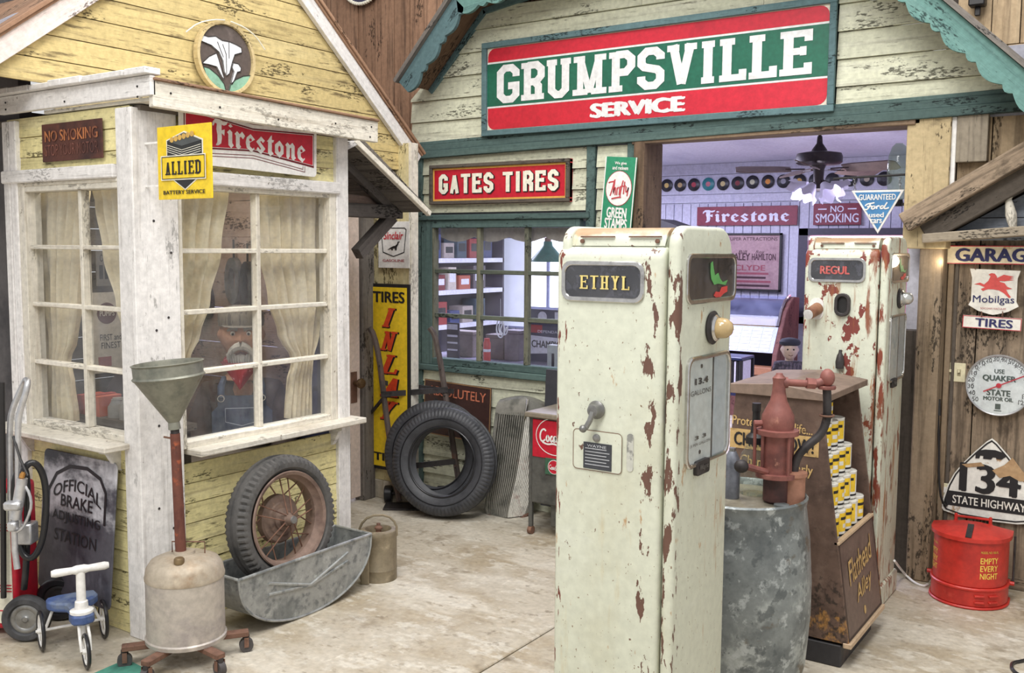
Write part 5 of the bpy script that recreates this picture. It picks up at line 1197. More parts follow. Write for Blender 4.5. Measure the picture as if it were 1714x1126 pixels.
COKE = [[(.24, .78), (.18, .9), (.08, .8), (.03, .5), (.06, .22), (.14, .16), (.22, .3)], [(.3, .55), (.25, .4), (.28, .2), (.34, .22), (.36, .42), (.3, .55)], [(.48, .52), (.42, .5), (.4, .28), (.44, .18), (.48, .3)], [(.58, .52), (.52, .5), (.5, .28), (.54, .18), (.58, .4), (.58, .52), (.6, .2)], [(.62, .38), (.68, .4)], [(.86, .86), (.78, .92), (.7, .7), (.68, .3), (.76, .18), (.82, .34)], [(.86, .5), (.84, .25), (.9, .22), (.9, .5), (.86, .5)], [(.94, .9), (.93, .3), (.96, .18)], [(1.06, .52), (1.0, .48), (.99, .24), (1.04, .2), (1.07, .5), (1.08, .18)], [(.12, .14), (.3, .02), (.5, .12), (.7, .02), (.9, .1)]]
script(f_, COKE, -.01, .0, .19, .1, WHITEP, .010, .001)
lg = cy(884, 850)[0]
for xx, yy in ((x0-.012, .02), (XE, .02), (x0-.012, .4), (XE, .4)):
    l_ = MB().box(xx-.012, xx+.012, yy-.012, yy+.012, .045, z1).build('leg', CK, ck, smooth=False, bev=.003)
    MB().cyl((xx-.012, yy, .024), (xx+.012, yy, .024), .024, n=16).build('caster', RUST, l_)
MB().box(x0+.1, XE, .05, .4, z0-.14, z0).build('lower_tray', CK, ck, smooth=False, bev=.006)
# opener tag
t0_, t1_ = cy(914, 765), cy(943, 797)
g2 = MB().box(t0_[0], t1_[0], -.012, -.004, t1_[1], t0_[1]).build('opener_plate', mat('opener_green', (60, 96, 74), .5), ck, smooth=False, bev=.002)
e_ = bpy.data.objects.new('emblem', None); e_.parent = ck; e_.matrix_local = frame(((t0_[0]+t1_[0])/2+.004, -.013, (t0_[1]+t1_[1])/2), (1, 0, 0), (0, 0, 1)); COL.objects.link(e_); MWORLD[e_] = MWORLD[ck] @ e_.matrix_local
decal(e_, ell(.041, .041, 24), WHITEP, .0, 'disc_rim'); decal(e_, ell(.037, .037, 24), REDP, .0012, 'red_disc'); script(e_, COKE, 0, 0, .064, .03, WHITEP, .0035, .0024)
# ---- dark board behind the cooler
x0, x1, z0, z1 = RYp((910, 618), (975, 690), 4.98)
g = plate('dark_board', 'dark slate board propped on the wall behind the cooler', 'board', frame(((x0+x1)/2, 4.98, (z0+z1)/2-.3), (1, 0, 0), (0, .06, 1)), x1-x0, (z1-z0)+.6, .02, mat('slate_board', (58, 58, 64), .6, layers=[((80, 80, 84), 9, .5, .75, .6)]), bev=.003)
# ================================================================== PUMPS, DRUM, OIL RACK
PW, PD, PH = .37, .372, 1.712
C1 = Vector((-1.068, 2.362, 0)); C2 = Vector((-1.04, 4.513, 0))
ctr1 = C1+Vector((-PW/2, PD/2, 0)); ctr2 = C2+Vector((-PW/2, PD/2, 0))
def pf(px, py): q = AY(px, py, C1.y-.012)-ctr1; return q.x, q.z      # front of the first pump, local
def ps(px, py): q = AX(px, py, C1.x)-ctr1; return q.y, q.z            # its side
def pf2(px, py): q = AY(px, py, C2.y-.012)-ctr2; return q.x, q.z
def rust_cream(name, k):
    rc = (104, 74, 62)
    L = [((196, 195, 172), (3, 3, 2), .5, .75, .7), ((224, 227, 214), (2, 2, 6), .55, .75, .6), ((196, 176, 128), (16, 16, 2.2), .6, .78, .6), ((120, 88, 60), (90, 90, 60), .66, .70, .9),
         ((176, 128, 74), (26, 26, 10), .64, .72, .8), (rc, (40, 40, 24), .685, .71, 1)]
    if k == 'f1': L += [(rc, (26, 26, 9), .52, .535, 1, (0, .03, .11, .16, .12)), ((116, 60, 48), (60, 60, 9), .56, .58, 1, (0, -.10, -.175)), ((150, 96, 60), (34, 34, 8), .56, .62, .8, (0, -.178, -.182))]
    if k == 's1': L += [(rc, (34, 34, 10), .53, .55, 1, (1, -.10, -.17)), (rc, (60, 60, 16), .5, .53, 1, (1, .16, .187)), ((176, 130, 80), (40, 26, 3), .60, .72, .8, (1, -.02, .03))]
    if k == 'f2': L += [((122, 58, 50), (13, 13, 9), .575, .595, 1), ((134, 72, 44), (18, 18, 4), .48, .6, .95, (0, .07, .11)), ((140, 66, 56), (20, 20, 7), .5, .54, 1, (0, -.14, -.17)), ((150, 96, 52), (30, 30, 3), .55, .7, .8)]
    if k == 's2': L += [((130, 64, 48), (24, 20, 5), .5, .56, 1, (1, -.12, -.16)), ((160, 104, 56), (26, 20, 3), .52, .68, .9), ((130, 70, 44), (18, 18, 6), .56, .62, .9)]
    if k in ('t1', 't2'): L += [((168, 132, 96), (7, 7, 7), .28, .5, .9, (2, PH-.05, PH-.008))]
    return mat(name, (208, 211, 193), .45, layers=L, grit=.07, bump=(.12, 30, .002))
def yzprism(P, x0, x1): return MB().prism(P, (x0, 0, 0), (0, 1, 0), (0, 0, 1), (1, 0, 0), 0, x1-x0)
def gas_pump(label, loc, v):
    p = thing('gas_pump', label, 'gas pump', loc, group=None)
    MF_, MS, MT = rust_cream('pump_front_'+v, 'f'+v), rust_cream('pump_side_'+v, 's'+v), rust_cream('pump_top_'+v, 't'+v)
    r = .055; P = [(-PD/2, .1), (PD/2, .1)]
    for i in range(7): t = R(90*i/6); P.append((PD/2-.085+.085*math.cos(t), PH-.085+.085*math.sin(t)))
    for i in range(7): t = R(90+90*i/6); P.append((-PD/2+r+r*math.cos(t), PH-r+r*math.sin(t)))
    sx = PW/2-.036
    yzprism(P, sx, PW/2).build('end_panel', MS, p, bev=.012, seg=3, ang=50)
    yzprism(P, -PW/2+.008, -sx).build('end_panel', MS, p, bev=.008, seg=2, ang=50)
    MB().box(-sx, sx-.004, -PD/2+.02, PD/2-.02, .1, PH-.1).build('core', DARKM, p, smooth=False)
    zt = pf(1020, 412)[1]
    # front panel, rolled top and rolled vertical edges
    r2 = .035; Q = [(-PD/2+.03, .1), (-PD/2-.012, .1)]
    for i in range(6): t = R(180-90*i/5); Q.append((-PD/2-.012+r2+r2*math.cos(t), zt-r2+r2*math.sin(t)))
    Q.append((-PD/2+.04, zt))
    yzprism(Q, -PW/2, sx-.004).build('front_panel', MF_, p, bev=.014, seg=3, ang=50)
    # hatch over the top
    Q = [(-PD/2+.03, zt-.01), (-PD/2+.012, zt+.004)]
    for i in range(6): t = R(180-90*i/5); Q.append((-PD/2+.012+.05+.05*math.cos(t), PH-.055+.05*math.sin(t)))
    Q += [(PD/2-.06, PH-.005), (PD/2-.02, PH-.05), (PD/2-.02, zt-.01)]
    h_ = yzprism(Q, -PW/2+.022, sx-.012).build('top_hatch', MT, p, bev=.006, seg=2, ang=50)
    for a, b in ((-.12, -.015), (.03, .125)): MB().box(a, b, -PD/2+.008, -PD/2+.016, zt+.024, zt+.028).build('hatch_seam', RUST, h_, smooth=False)
    for a in (-.115, .115): MB().lathe([(.006, 0), (.006, .006), (0, .007)], 10, (a, -PD/2+.012, zt+.014), (0, -1, 0)).build('hatch_bolt', RUST, h_)
    MB().box(-PW/2-.012, PW/2+.012, -PD/2-.02, PD/2+.012, 0, .105).build('plinth', MS, p, bev=.008)
    # front window
    (xa, za), (xb, zb) = pf(942, 436), pf(1079, 508); cx, cz, w, h = (xa+xb)/2, (za+zb)/2, xb-xa, za-zb
    fe = bpy.data.objects.new('front_window', None); COL.objects.link(fe); fe.parent = p; fe.matrix_local = frame((cx, -PD/2-.012, cz), (1, 0, 0), (0, 0, 1)); MWORLD[fe] = MWORLD[p] @ fe.matrix_local
    ringprism(rrect(w, h, .028), rrect(w-.024, h-.024, .022), -.002, .008).build('bezel', CHROME, fe, bev=.002)
    decal(fe, rrect(w-.02, h-.02, .022), mat('pump_window_dark', (30, 30, 33), .12, layers=[((66, 66, 74), (30, 30, 30), .52, .62, .9), ((110, 116, 130), (9, 9, 9), .62, .72, .6)], spec=.6), .0, 'dark_glass', .001)
    decal(fe, rrect(w-.022, h-.022, .022), glassmat('pump_glass', (250, 250, 252), .02), .003, 'pane', .001)
    GOLD = mat('gold_leaf', (226, 206, 128), .4, layers=[((170, 146, 80), 30, .55, .72, .6)]); RED2 = mat('chipped_red', (190, 92, 88), .5, layers=[((216, 190, 186), 40, .55, .65, .7)])
    if v == '1': txt(fe, 'ETHYL', .008, -.002, w*.6, h*.34, GOLD, .0045, font='slab', W=.62, st=.16, ts=.09, gap=.16)
    else: txt(fe, 'REGUL', -.008, -.0, w*.52, h*.34, RED2, .0045, bold=.05)
    # side window
    (ya, za), (yb, zb) = ps(1149, 425), ps(1229, 507); za = ps(1190, 424)[1]; zb = ps(1190, 506)[1]; w, h = yb-ya, za-zb
    se = bpy.data.objects.new('side_window', None); COL.objects.link(se); se.parent = p; se.matrix_local = frame((PW/2, (ya+yb)/2, (za+zb)/2), (0, 1, 0), (0, 0, 1)); MWORLD[se] = MWORLD[p] @ se.matrix_local
    ringprism(rrect(w, h, .03), rrect(w-.026, h-.026, .022), -.004, .006).build('bezel', CHROME, se, bev=.002)
    decal(se, rrect(w-.022, h-.022, .022), MATS['pump_window_dark'], .0, 'dark_glass', .001)
    decal(se, rrect(w-.024, h-.024, .022), MATS['pump_glass'], .003, 'pane', .001)
    GD = mat('green_flakes', (96, 168, 92), .5); RDF = mat('red_flakes', (206, 66, 62), .5)
    pts = [(-.06, .3), (-.02, .34), (0, .2), (.03, .05), (.1, .1), (.14, -.02), (.2, -.1), (.3, -.06), (.26, -.16), (.1, -.12), (.02, -.14), (-.04, -.02), (-.06, .12)]
    decal(se, [(a*w+.0, b*h) for a, b in pts], GD, .0045, 'decal_leaf', .0008)
    pts = [(.02, -.36), (.06, -.28), (.14, -.3), (.18, -.2), (.3, -.18), (.3, -.3), (.22, -.34), (.16, -.4), (.06, -.4)]
    decal(se, [(a*w, b*h) for a, b in pts], RDF, .0045, 'decal_flower', .0008)
    # lens lamp
    y0, z0 = ps(1191, 548)
    MB().lathe([(.045, 0), (.048, .006), (.04, .012), (.03, .012)], 30, (PW/2, y0, z0), (1, 0, 0), sx=.0 or 1, sy=1.45 if False else 1).build('lamp_bezel', DARKM, p)
    MB().lathe([(.036, .008), (.038, .016), (.032, .022), (.026, .02)], 30, (PW/2, y0, z0), (1, 0, 0)).build('lamp_ring', CHROME, p)
    MB().lathe([(.028, .015), (.03, .03), (.027, .046), (.018, .058), (.008, .063), (0, .064)], 26, (PW/2, y0, z0), (1, 0, 0)).build('lamp_globe', mat('amber_globe' if v == '1' else 'clear_globe', (190, 164, 118) if v == '1' else (196, 196, 192), .1, 0 if v == '1' else .6, coat=.5), p)
    # dial window
    (ya, _), (yb, _) = ps(1146, 690), ps(1217, 690); za = ps(1182, 592)[1]; zb = ps(1182, 772)[1]; w, h = yb-ya, za-zb
    de = bpy.data.objects.new('dial', None); COL.objects.link(de); de.parent = p; de.matrix_local = frame((PW/2, (ya+yb)/2, (za+zb)/2), (0, 1, 0), (0, 0, 1)); MWORLD[de] = MWORLD[p] @ de.matrix_local
    ringprism(rrect(w, h, .035), rrect(w-.024, h-.024, .028), -.004, .01).build('bezel', CHROME, de, bev=.003)
    FACE = mat('dial_face', (226, 228, 226), .5)
    decal(de, rrect(w-.02, h-.02, .026), FACE, .0, 'face', .001)
    decal(de, rect(.10*w, .13*w, -.46*h, .46*h), DARKM, .001, 'sight_bar'); decal(de, rect(.13*w, .42*w, -.46*h, .46*h), mat('dial_face_b', (206, 212, 218), .4), .001, 'sight_panel')
    if v == '1':
        txt(de, '13.4', -.16*w, .27*h, .3*w, .06*h, INK, .002, bold=.05); txt(de, 'GALLONS', -.17*w, .17*h, .46*w, .045*h, INK, .002)
        txt(de, '3 3', -.16*w, -.24*h, .26*w, .035*h, INK, .002, bold=.03); txt(de, '.5 PER GALLON', -.16*w, -.3*h, .46*w, .025*h, INK, .002)
        decal(de, ell(.006, .006, 10, -.16*w, .4*h), INK, .002, 'screw'); decal(de, ell(.006, .006, 10, -.16*w, -.38*h), INK, .002, 'screw')
    decal(de, rrect(w-.022, h-.022, .026), glassmat('dial_glass', (250, 252, 252), .02), .005, 'pane', .001)
    y1, z1 = ps(1171, 780)
    bd_ = MB().prism(rrect(.088, .04, .008), (PW/2, y1, z1), (0, 1, 0), (0, 0, 1), (1, 0, 0), .0, .012).build('badge', DARKM, p, smooth=False)
    b_ = bpy.data.objects.new('badge_lettering', None); COL.objects.link(b_); b_.parent = p; b_.matrix_local = frame((PW/2+.0125, y1, z1), (0, 1, 0), (0, 0, 1)); MWORLD[b_] = MWORLD[p] @ b_.matrix_local
    txt(b_, 'Wayne', 0, 0, .06, .02, STEEL, .0, bold=.01)
    return p
P1_ = gas_pump('large cream gas pump with peeling paint in the foreground', ctr1, '1')
P2_ = gas_pump('rust-streaked cream gas pump lettered REGUL standing in the big opening', ctr2, '2')
# fittings of the first pump
yf = -PD/2-.012
x, z = pf(1000, 690)
MB().lathe([(.024, 0), (.026, .008), (.02, .014), (.016, .03), (0, .032)], 22, (x, yf, z+.008), (0, -1, 0)).build('crank_boss', STEEL, P1_)
x2, z2 = pf(990, 714); cr = MB().tube([(x, yf-.026, z+.005), (x-.006, yf-.032, z-.02), (x2, yf-.034, z2)], .008, 8).build('crank', STEEL, P1_); MB().ball((x2-.004, yf-.04, z2), .011, 10, 8).build('crank_knob', STEEL, cr)
(xa, za), (xb, zb) = pf(961, 716), pf(1041, 794)
d_ = MB().prism(rrect(xb-xa, za-zb, .012), ((xa+xb)/2, yf, (za+zb)/2), (1, 0, 0), (0, 0, 1), (0, -1, 0), .0, .003).build('access_door', rust_cream('pump_front_1', 'f1'), P1_, smooth=False, bev=.001)
e_ = bpy.data.objects.new('door_markings', None); COL.objects.link(e_); e_.parent = P1_; e_.matrix_local = frame(((xa+xb)/2, yf-.003, (za+zb)/2), (1, 0, 0), (0, 0, 1)); MWORLD[e_] = MWORLD[P1_] @ e_.matrix_local
w, h = xb-xa, za-zb
line(e_, rrect(w, h, .012), .002, RUST, .0002, name='door_gap', t=.0004)
MB().lathe([(.011, 0), (.011, .005), (.006, .007), (0, .007)], 14, (-.01*w, .33*h, 0), (0, 0, 1)).build('lock', STEEL, e_)
pl_ = decal(e_, rect(-.28*w, .30*w, -.46*h, .20*h), mat('data_plate', (72, 74, 80), .45, .4), .0005, 'data_plate', .0015)
PT = mat('plate_print', (176, 178, 182), .5)
txt(e_, 'WAYNE', 0, .12*h, .4*w, .07*h, PT, .0022, bold=.03)
for i in range(6): decal(e_, rect(-.24*w, (.26 if i % 2 else .2)*w, (.04-.08*i)*h, (.06-.08*i)*h), PT, .0022, 'print_line')
(xa, za), (xb, zb) = pf(1050, 725), pf(1060, 790)
MB().prism(rrect(xb-xa, za-zb, .01), ((xa+xb)/2, yf, (za+zb)/2), (1, 0, 0), (0, 0, 1), (0, -1, 0), .0, .002).build('bare_label', mat('bare_label', (190, 190, 180), .5, layers=[((120, 120, 116), 40, .5, .6, .8)]), P1_, smooth=False)
# fittings of the second pump
x, z = pf2(1366, 520)
MB().prism(rrect(.062, .1, .028), (x+.002, yf, z+.01), (1, 0, 0), (0, 0, 1), (0, -1, 0), 0, .004).build('stub_plate', WHITEP, P2_, smooth=False)
st_ = MB().cyl((x+.008, yf, z+.012), (x-.012, yf-.07, z-.012), .028, .026, 18).build('hose_stub', mat('stub_rust', (150, 108, 82), .6, .2, layers=[((110, 66, 52), 14, .5, .7, .8)]), P2_); MB().lathe([(.022, 0), (.024, .006), (.012, .007)], 18, (x-.012, yf-.07, z-.012), (-.28, -1, -.34)).build('stub_lip', SILV, st_)
x, z = pf2(1411, 510)
ringprism([(a_, b_) for a_, b_ in rrect(.07, .105, .032)], [(a_, b_) for a_, b_ in rrect(.042, .075, .02)], 0, .02).xf(frame((x, yf, z), (1, 0, 0), (0, 0, 1))).build('nozzle_socket', DARKM, P2_, bev=.003)
MB().prism(rrect(.044, .078, .02), (x, yf, z), (1, 0, 0), (0, 0, 1), (0, -1, 0), 0, .002).build('socket_hole', BLACKP, P2_, smooth=False)
x, z = pf2(1407, 605)
MB().lathe([(.018, -.03), (.02, 0), (.014, .03), (.008, .04), (.006, .055)], 14, (x, yf-.012, z), (0, 0, 1)).build('hook', DARKM, P2_)
# ---- steel drum
RD = .262; cdm = Vector((-1.262, 3.36, 0)); HD = .765
dm = thing('barrel', 'bulging grey steel barrel carrying the red hand pump', 'barrel', cdm, rz=TOCAM)
DRM = mat('drum_steel', (138, 144, 144), .5, .35, layers=[((98, 104, 106), (5, 5, 5), .42, .64, .9), ((186, 192, 190), (7, 7, 7), .53, .7, .85), ((196, 202, 202), 17, .54, .63, .75), ((84, 90, 92), 19, .55, .64, .75), ((104, 92, 74), (6, 6, 9), .6, .68, .8), ((70, 72, 72), 26, .63, .74, .6)], bump=(.15, 20, .003))
MB().lathe([(0, 0), (RD*.86, 0), (RD*.88, .012), (RD*.86, .03), (RD*.95, .16), (RD*1.0, .34), (RD*1.0, .46), (RD*.96, .62), (RD*.90, HD-.03), (RD*.91, HD-.012), (RD*.92, HD), (RD*.89, HD+.006), (RD*.87, HD-.002), (RD*.86, HD-.02)], 56).build('body', DRM, dm)
MB().lathe([(RD*.87, HD-.02), (RD*.5, HD-.018), (0, HD-.018)], 48, cap=False).build('head', mat('drum_head', (150, 142, 124), .6, .25, layers=[((104, 98, 86), 9, .45, .7, .8), ((176, 170, 154), 14, .56, .75, .6)]), dm)
MB().lathe([(.028, 0), (.028, .008), (.02, .01), (0, .01)], 8, (.12, -.12, HD-.018)).build('bung', DRM, dm)
ZD = HD-.018
# ---- hand pump on the drum
hp_ = thing('hand_pump', 'rusty red hand pump with bent grey spout standing on the barrel', 'hand pump', cdm+Vector((0, 0, ZD)), rz=TOCAM)
RP = mat('pump_red', (142, 88, 80), .55, .1, layers=[((104, 64, 60), 9, .45, .68, .85), ((178, 122, 108), 12, .56, .74, .7), ((206, 150, 128), 20, .64, .74, .6)], bump=(.15, 40, .002))
dd = -.06
h = lambda px, py, o=0: LP(hp_, px, py, dd+o)
ax_ = h(1300, 800); x0 = ax_.x
pm = .0 + (h(1310, 800).x-h(1300, 800).x)/10
zz = lambda py: h(1300, py).z
MB().lathe([(0, 0), (.034, 0), (.034, zz(838)), (22*pm, zz(836)), (22*pm, zz(795)), (0, zz(795))], 24, (x0, dd, 0)).build('base_pipe', mat('pump_dark', (96, 62, 58), .6, .1, layers=[((70, 50, 48), 9, .45, .7)]), hp_)
MB().lathe([(0, zz(797)), (34*pm, zz(797)), (34*pm, zz(790)), (25*pm, zz(789)), (25*pm, zz(727)), (35*pm, zz(726)), (35*pm, zz(718)), (26*pm, zz(717)), (27*pm, zz(704)), (26*pm, zz(694)), (20*pm, zz(682)), (14*pm, zz(670)), (11*pm, zz(655)), (10*pm, zz(640)), (11*pm, zz(632)), (6*pm, zz(627)), (5*pm, zz(624)), (0, zz(624))], 28, (x0-.002, dd, 0), cap=False).build('cylinder_body', RP, hp_)
for a_ in (20, 110, 200, 290):
    q = Vector((x0+30*pm*math.cos(R(a_)), dd+30*pm*math.sin(R(a_)), 0)); MB().cyl(q+Vector((0, 0, zz(792))), q+Vector((0, 0, zz(722))), .0055, n=8).build('tie_rod', RP, hp_)
t_ = MB().tube([h(1300, 640), h(1320, 640), h(1352, 642)], .013, 10).build('top_pipe', RP, hp_)
MB().cyl(h(1310, 640), h(1318, 640), .02, n=14).build('union', RP, t_); MB().cyl(h(1350, 641), h(1364, 642), .021, n=6).build('hex_union', RP, t_)
MB().tube([h(1362, 642), h(1375, 640), h(1384, 632)], .016, 10, smooth=1).build('elbow', RP, hp_); MB().ball(h(1385, 632), .026, 14, 10, (1, 1, 1.25)).build('spout_head', RP, hp_)
MB().lathe([(.03, -.006), (.032, 0), (.03, .006)], 20, h(1384, 648), (0, 0, 1)).build('spout_flange', RP, hp_)
MB().tube([h(1384, 650), h(1385, 680), h(1384, 705), h(1374, 728), (h(1352, 745)), h(1335, 762), h(1329, 785), h(1329, 800)], .0155, 10, smooth=2).build('spout_pipe', DARKM, hp_)
MB().torus(h(1384, 695), (0, 0, 1), .024, .004, 18, 6).build('wire_clip', RUST, hp_)
MB().lathe([(0, 0), (21*pm, .0), (21*pm, zz(800)-zz(845)), (24*pm, zz(797)-zz(845)), (24*pm, zz(791)-zz(845)), (12*pm, zz(790)-zz(845))], 22, h(1325, 843)).build('outlet_cup', mat('outlet_tan', (170, 122, 100), .55, .1, layers=[((140, 90, 74), 9, .45, .7)]), hp_)
MB().tube([h(1300, 828), h(1325, 830)], .016, 8).build('outlet_elbow', 'outlet_tan', hp_)
MB().tube([h(1282, 708), h(1262, 708)], .011, 8).build('handle_pivot', RP, hp_); MB().tube([h(1264, 706), h(1263, 760), h(1262, 786)], .006, 8).build('handle_link', RP, hp_)
MB().tube([h(1284, 790, -.03), h(1262, 784, -.04), h(1248, 780, -.05)], .012, 8).build('handle', RP, hp_); MB().ball(h(1241, 780, -.05), .024, 12, 8, (1.1, 1, 1)).build('handle_knob', DARKM, hp_)
# ---- jar and bottle on the drum
def on_drum(name, label, cat, px, dy): 
    q = LP(dm, px, 830, dy); return thing(name, label, cat, MWORLD[dm] @ Vector((q.x, dy, ZD)), rz=TOCAM)
jr = on_drum('glass_jar', 'clear glass jar with dark spout cap on the barrel behind the hand pump', 'jar', 1262, .06)
JG = glassmat('jar_glass', (244, 248, 244), .05, (220, 225, 215))
MB().lathe([(0, .002), (.052, .002), (.055, .01), (.055, .12), (.05, .15), (.034, .175), (.034, .2)], 30).build('glass_body', JG, jr)
MB().lathe([(.036, .19), (.036, .215), (.02, .23), (.014, .28), (.014, .31), (.016, .31), (.016, .34), (0, .34)], 20).build('spout_cap', BLACKP, jr)
bt = on_drum('steel_bottle', 'small grey metal bottle on the barrel edge beside the foreground pump', 'bottle', 1224, -.0)
MB().lathe([(0, 0), (.028, 0), (.029, .01), (.029, .115), (.025, .15), (.014, .172), (0, .176)], 24).build('body', mat('galv_bottle', (142, 146, 156), .45, .5, layers=[((110, 114, 124), 12, .45, .7)]), bt); MB().lathe([(.012, .17), (.012, .185), (0, .186)], 12).build('cap', STEEL, bt)
# ---- oil can rack
RX0, RY0, RY1 = -1.58, 3.82, 4.355
rk = thing('oil_rack', 'brown metal oil-can rack with sloping front beside the rusty far pump', 'display rack', (-1.25, 4.09, 0))
o_ = Vector((-1.25, 4.09, 0))
RKM = mat('rack_brown', (112, 90, 78), .62, .2, layers=[((84, 66, 58), 6, .44, .68, .85), ((140, 118, 104), 8, .56, .74, .6), ((60, 50, 44), (30, 30, 30), .48, .6, .9, (2, .5, .3)), ((190, 140, 78), (22, 22, 16), .46, .6, .95, (2, .36, .18)), ((60, 46, 40), 24, .6, .72, .6)], bump=(.15, 30, .002))
side = [(-1.55, .1), (-.972, .1), (-1.11, 1.062), (-1.465, 1.062)]
def xzp(P, y0, y1, m, nm, par, bev=.002): return MB().prism([(a-o_.x, b) for a, b in P], (0, y0-o_.y, 0), (1, 0, 0), (0, 0, 1), (0, 1, 0), 0, y1-y0).build(nm, m, par, smooth=False, bev=bev)
s1 = xzp(side, RY0, RY0+.012, RKM, 'side_panel', rk); s2 = xzp(side, RY1-.012, RY1, RKM, 'side_panel', rk)
xzp([(-1.55, .1), (-1.535, .1), (-1.45, 1.06), (-1.465, 1.062)], RY0+.012, RY1-.012, RKM, 'back_panel', rk)
xzp([(-1.485, 1.062), (-1.075, 1.062), (-1.075, 1.088), (-1.28, 1.115), (-1.485, 1.10)], RY0-.02, RY1+.02, mat('rack_top', (138, 118, 104), .6, .2, layers=[((104, 86, 76), 5, .45, .7, .8)]), 'lid', rk)
xf_ = lambda z: -.972-(z-.1)*(.138/.962)
xzp([(xf_(.1)+.0, .1), (xf_(.1)-.012, .1), (xf_(.5)-.012, .5), (xf_(.5), .5)], RY0+.012, RY1-.012, mat('rack_front', (120, 102, 92), .6, .2, layers=[((92, 76, 70), 6, .45, .7, .8), ((150, 132, 118), 12, .6, .75, .5)]), 'front_panel', rk)
EDG = mat('worn_edge', (196, 170, 140), .6)
xzp([(xf_(.49)+.006, .492), (xf_(.5)-.014, .492), (xf_(.5)-.014, .504), (xf_(.5)+.006, .504)], RY0, RY1, EDG, 'front_lip', rk)
xzp([(xf_(.1)+.012, .085), (xf_(.1)-.02, .085), (xf_(.11)-.02, .105), (xf_(.11)+.012, .105)], RY0-.004, RY1+.004, EDG, 'bottom_lip', rk)
MB().box(-1.53-o_.x, -1.0-o_.x, RY0+.0-o_.y, RY1-.06-o_.y, 0, .09).build('base', mat('base_black', (52, 50, 52), .6, layers=[((86, 70, 62), 7, .56, .72, .7)]), rk, smooth=False, bev=.004)
MB().box(-1.46-o_.x, xf_(.5)-.016-o_.x, RY0+.012-o_.y, RY1-.012-o_.y, .47, .482).build('shelf', RKM, rk, smooth=False)
# side lettering
TANI = mat('tan_ink', (204, 170, 112), .6, layers=[((140, 110, 76), 24, .5, .66, .8)])
e1 = bpy.data.objects.new('side_lettering', None); COL.objects.link(e1); e1.parent = rk; e1.matrix_local = frame((0, RY0-.0015-o_.y, 0), (1, 0, 0), (0, 0, 1)); MWORLD[e1] = MWORLD[rk] @ e1.matrix_local
def rkp(px, py): q = AY(px, py, RY0)-o_; return q.x, q.z
a, b = rkp(1226, 704), rkp(1361, 722); txt(e1, 'Protect engine life...', (a[0]+b[0])/2, (a[1]+b[1])/2, b[0]-a[0], .05, TANI, .0, bold=.02, rot=R(-2))
a, b = rkp(1222, 740), rkp(1371, 745); c1 = rkp(1371, 767)
z1, z0 = rkp(1300, 724)[1], rkp(1300, 757)[1]
decal(e1, rect(a[0], b[0], z0, z1), TANI, .0, 'name_band'); txt(e1, 'CHECK NOW!', (a[0]+b[0])/2, (z0+z1)/2, (b[0]-a[0])*.9, (z1-z0)*.7, INK, .002, bold=.04)
a, b = rkp(1228, 768), rkp(1361, 790); txt(e1, '...Change regularly', (a[0]+b[0])/2, (a[1]+b[1])/2, b[0]-a[0], .055, TANI, .0, bold=.02, rot=R(-2))
# front lettering on the sloping panel
nrm = Vector((.962, 0, .138)).normalized(); up_ = Vector((-.138, 0, .962)).normalized()
e2 = bpy.data.objects.new('front_lettering', None); COL.objects.link(e2); e2.parent = rk; e2.matrix_local = frame((xf_(.3)-o_.x+.0015, 0, .3), (0, 1, 0), up_); MWORLD[e2] = MWORLD[rk] @ e2.matrix_local
txt(e2, 'Flathead', 0, .07, .36, .10, TANI, 0, bold=.015, shear=.2, rot=R(6)); txt(e2, 'Alley', .02, -.05, .24, .09, TANI, 0, bold=.015, shear=.2, rot=R(6)); decal(e2, ell(.014, .018, 12, 0, -.14), TANI, 0, 'ornament')
line(e2, rect(-.255, .255, -.19, .19), .006, mat('dark_line', (64, 52, 46), .6), 0)
# the cans
CW = mat('can_white', (234, 232, 224), .4); CY_ = mat('can_yellow', (240, 200, 48), .4)
counts = [5, 4, 4, 3, 2]; first = None
order = ['nearest', 'second', 'third', 'fourth', 'fifth']; rowsn = ['bottom', 'second', 'third', 'fourth', 'top']
for k, n in enumerate(counts):
    for j in range(n):
        loc = Vector((xf_(.5+.1185*k)-.058, RY0+.062+.0925*j+.03*(k % 2), .4825+.1185*k)); lab = 'yellow-white oil can, %s from near side, %s row of the rack' % (order[j], rowsn[k])
        if first is None:
            cn = thing('oil_tin', lab, 'can', loc, rz=R(-18), group='yellow and white oil cans in the rack'); first = cn
            MB().lathe([(0, 0), (.043, 0), (.044, .003), (.043, .006), (.043, .112), (.044, .115), (.042, .118), (.041, .114), (0, .114)], 24).build('tin_body', CW, cn)
            MB().lathe([(.0435, .03), (.0435, .106)], 10, a0=-70, a1=30, cap=False).build('yellow_label', CY_, cn); MB().lathe([(.0437, .012), (.0437, .02)], 10, a0=-90, a1=60, cap=False).build('black_stripe', INK, cn)
            MB().lathe([(.0438, .078), (.0438, .09)], 8, a0=-55, a1=15, cap=False).build('name_print', INK, cn); MB().lathe([(.0439, .045), (.0439, .062)], 8, a0=-40, a1=-5, cap=False).build('emblem_print', CW, cn)
        else: cn = dup(first, Matrix.Translation(loc) @ Matrix.Rotation(R(-18+random.uniform(-40, 40)), 4, 'Z'), lab)
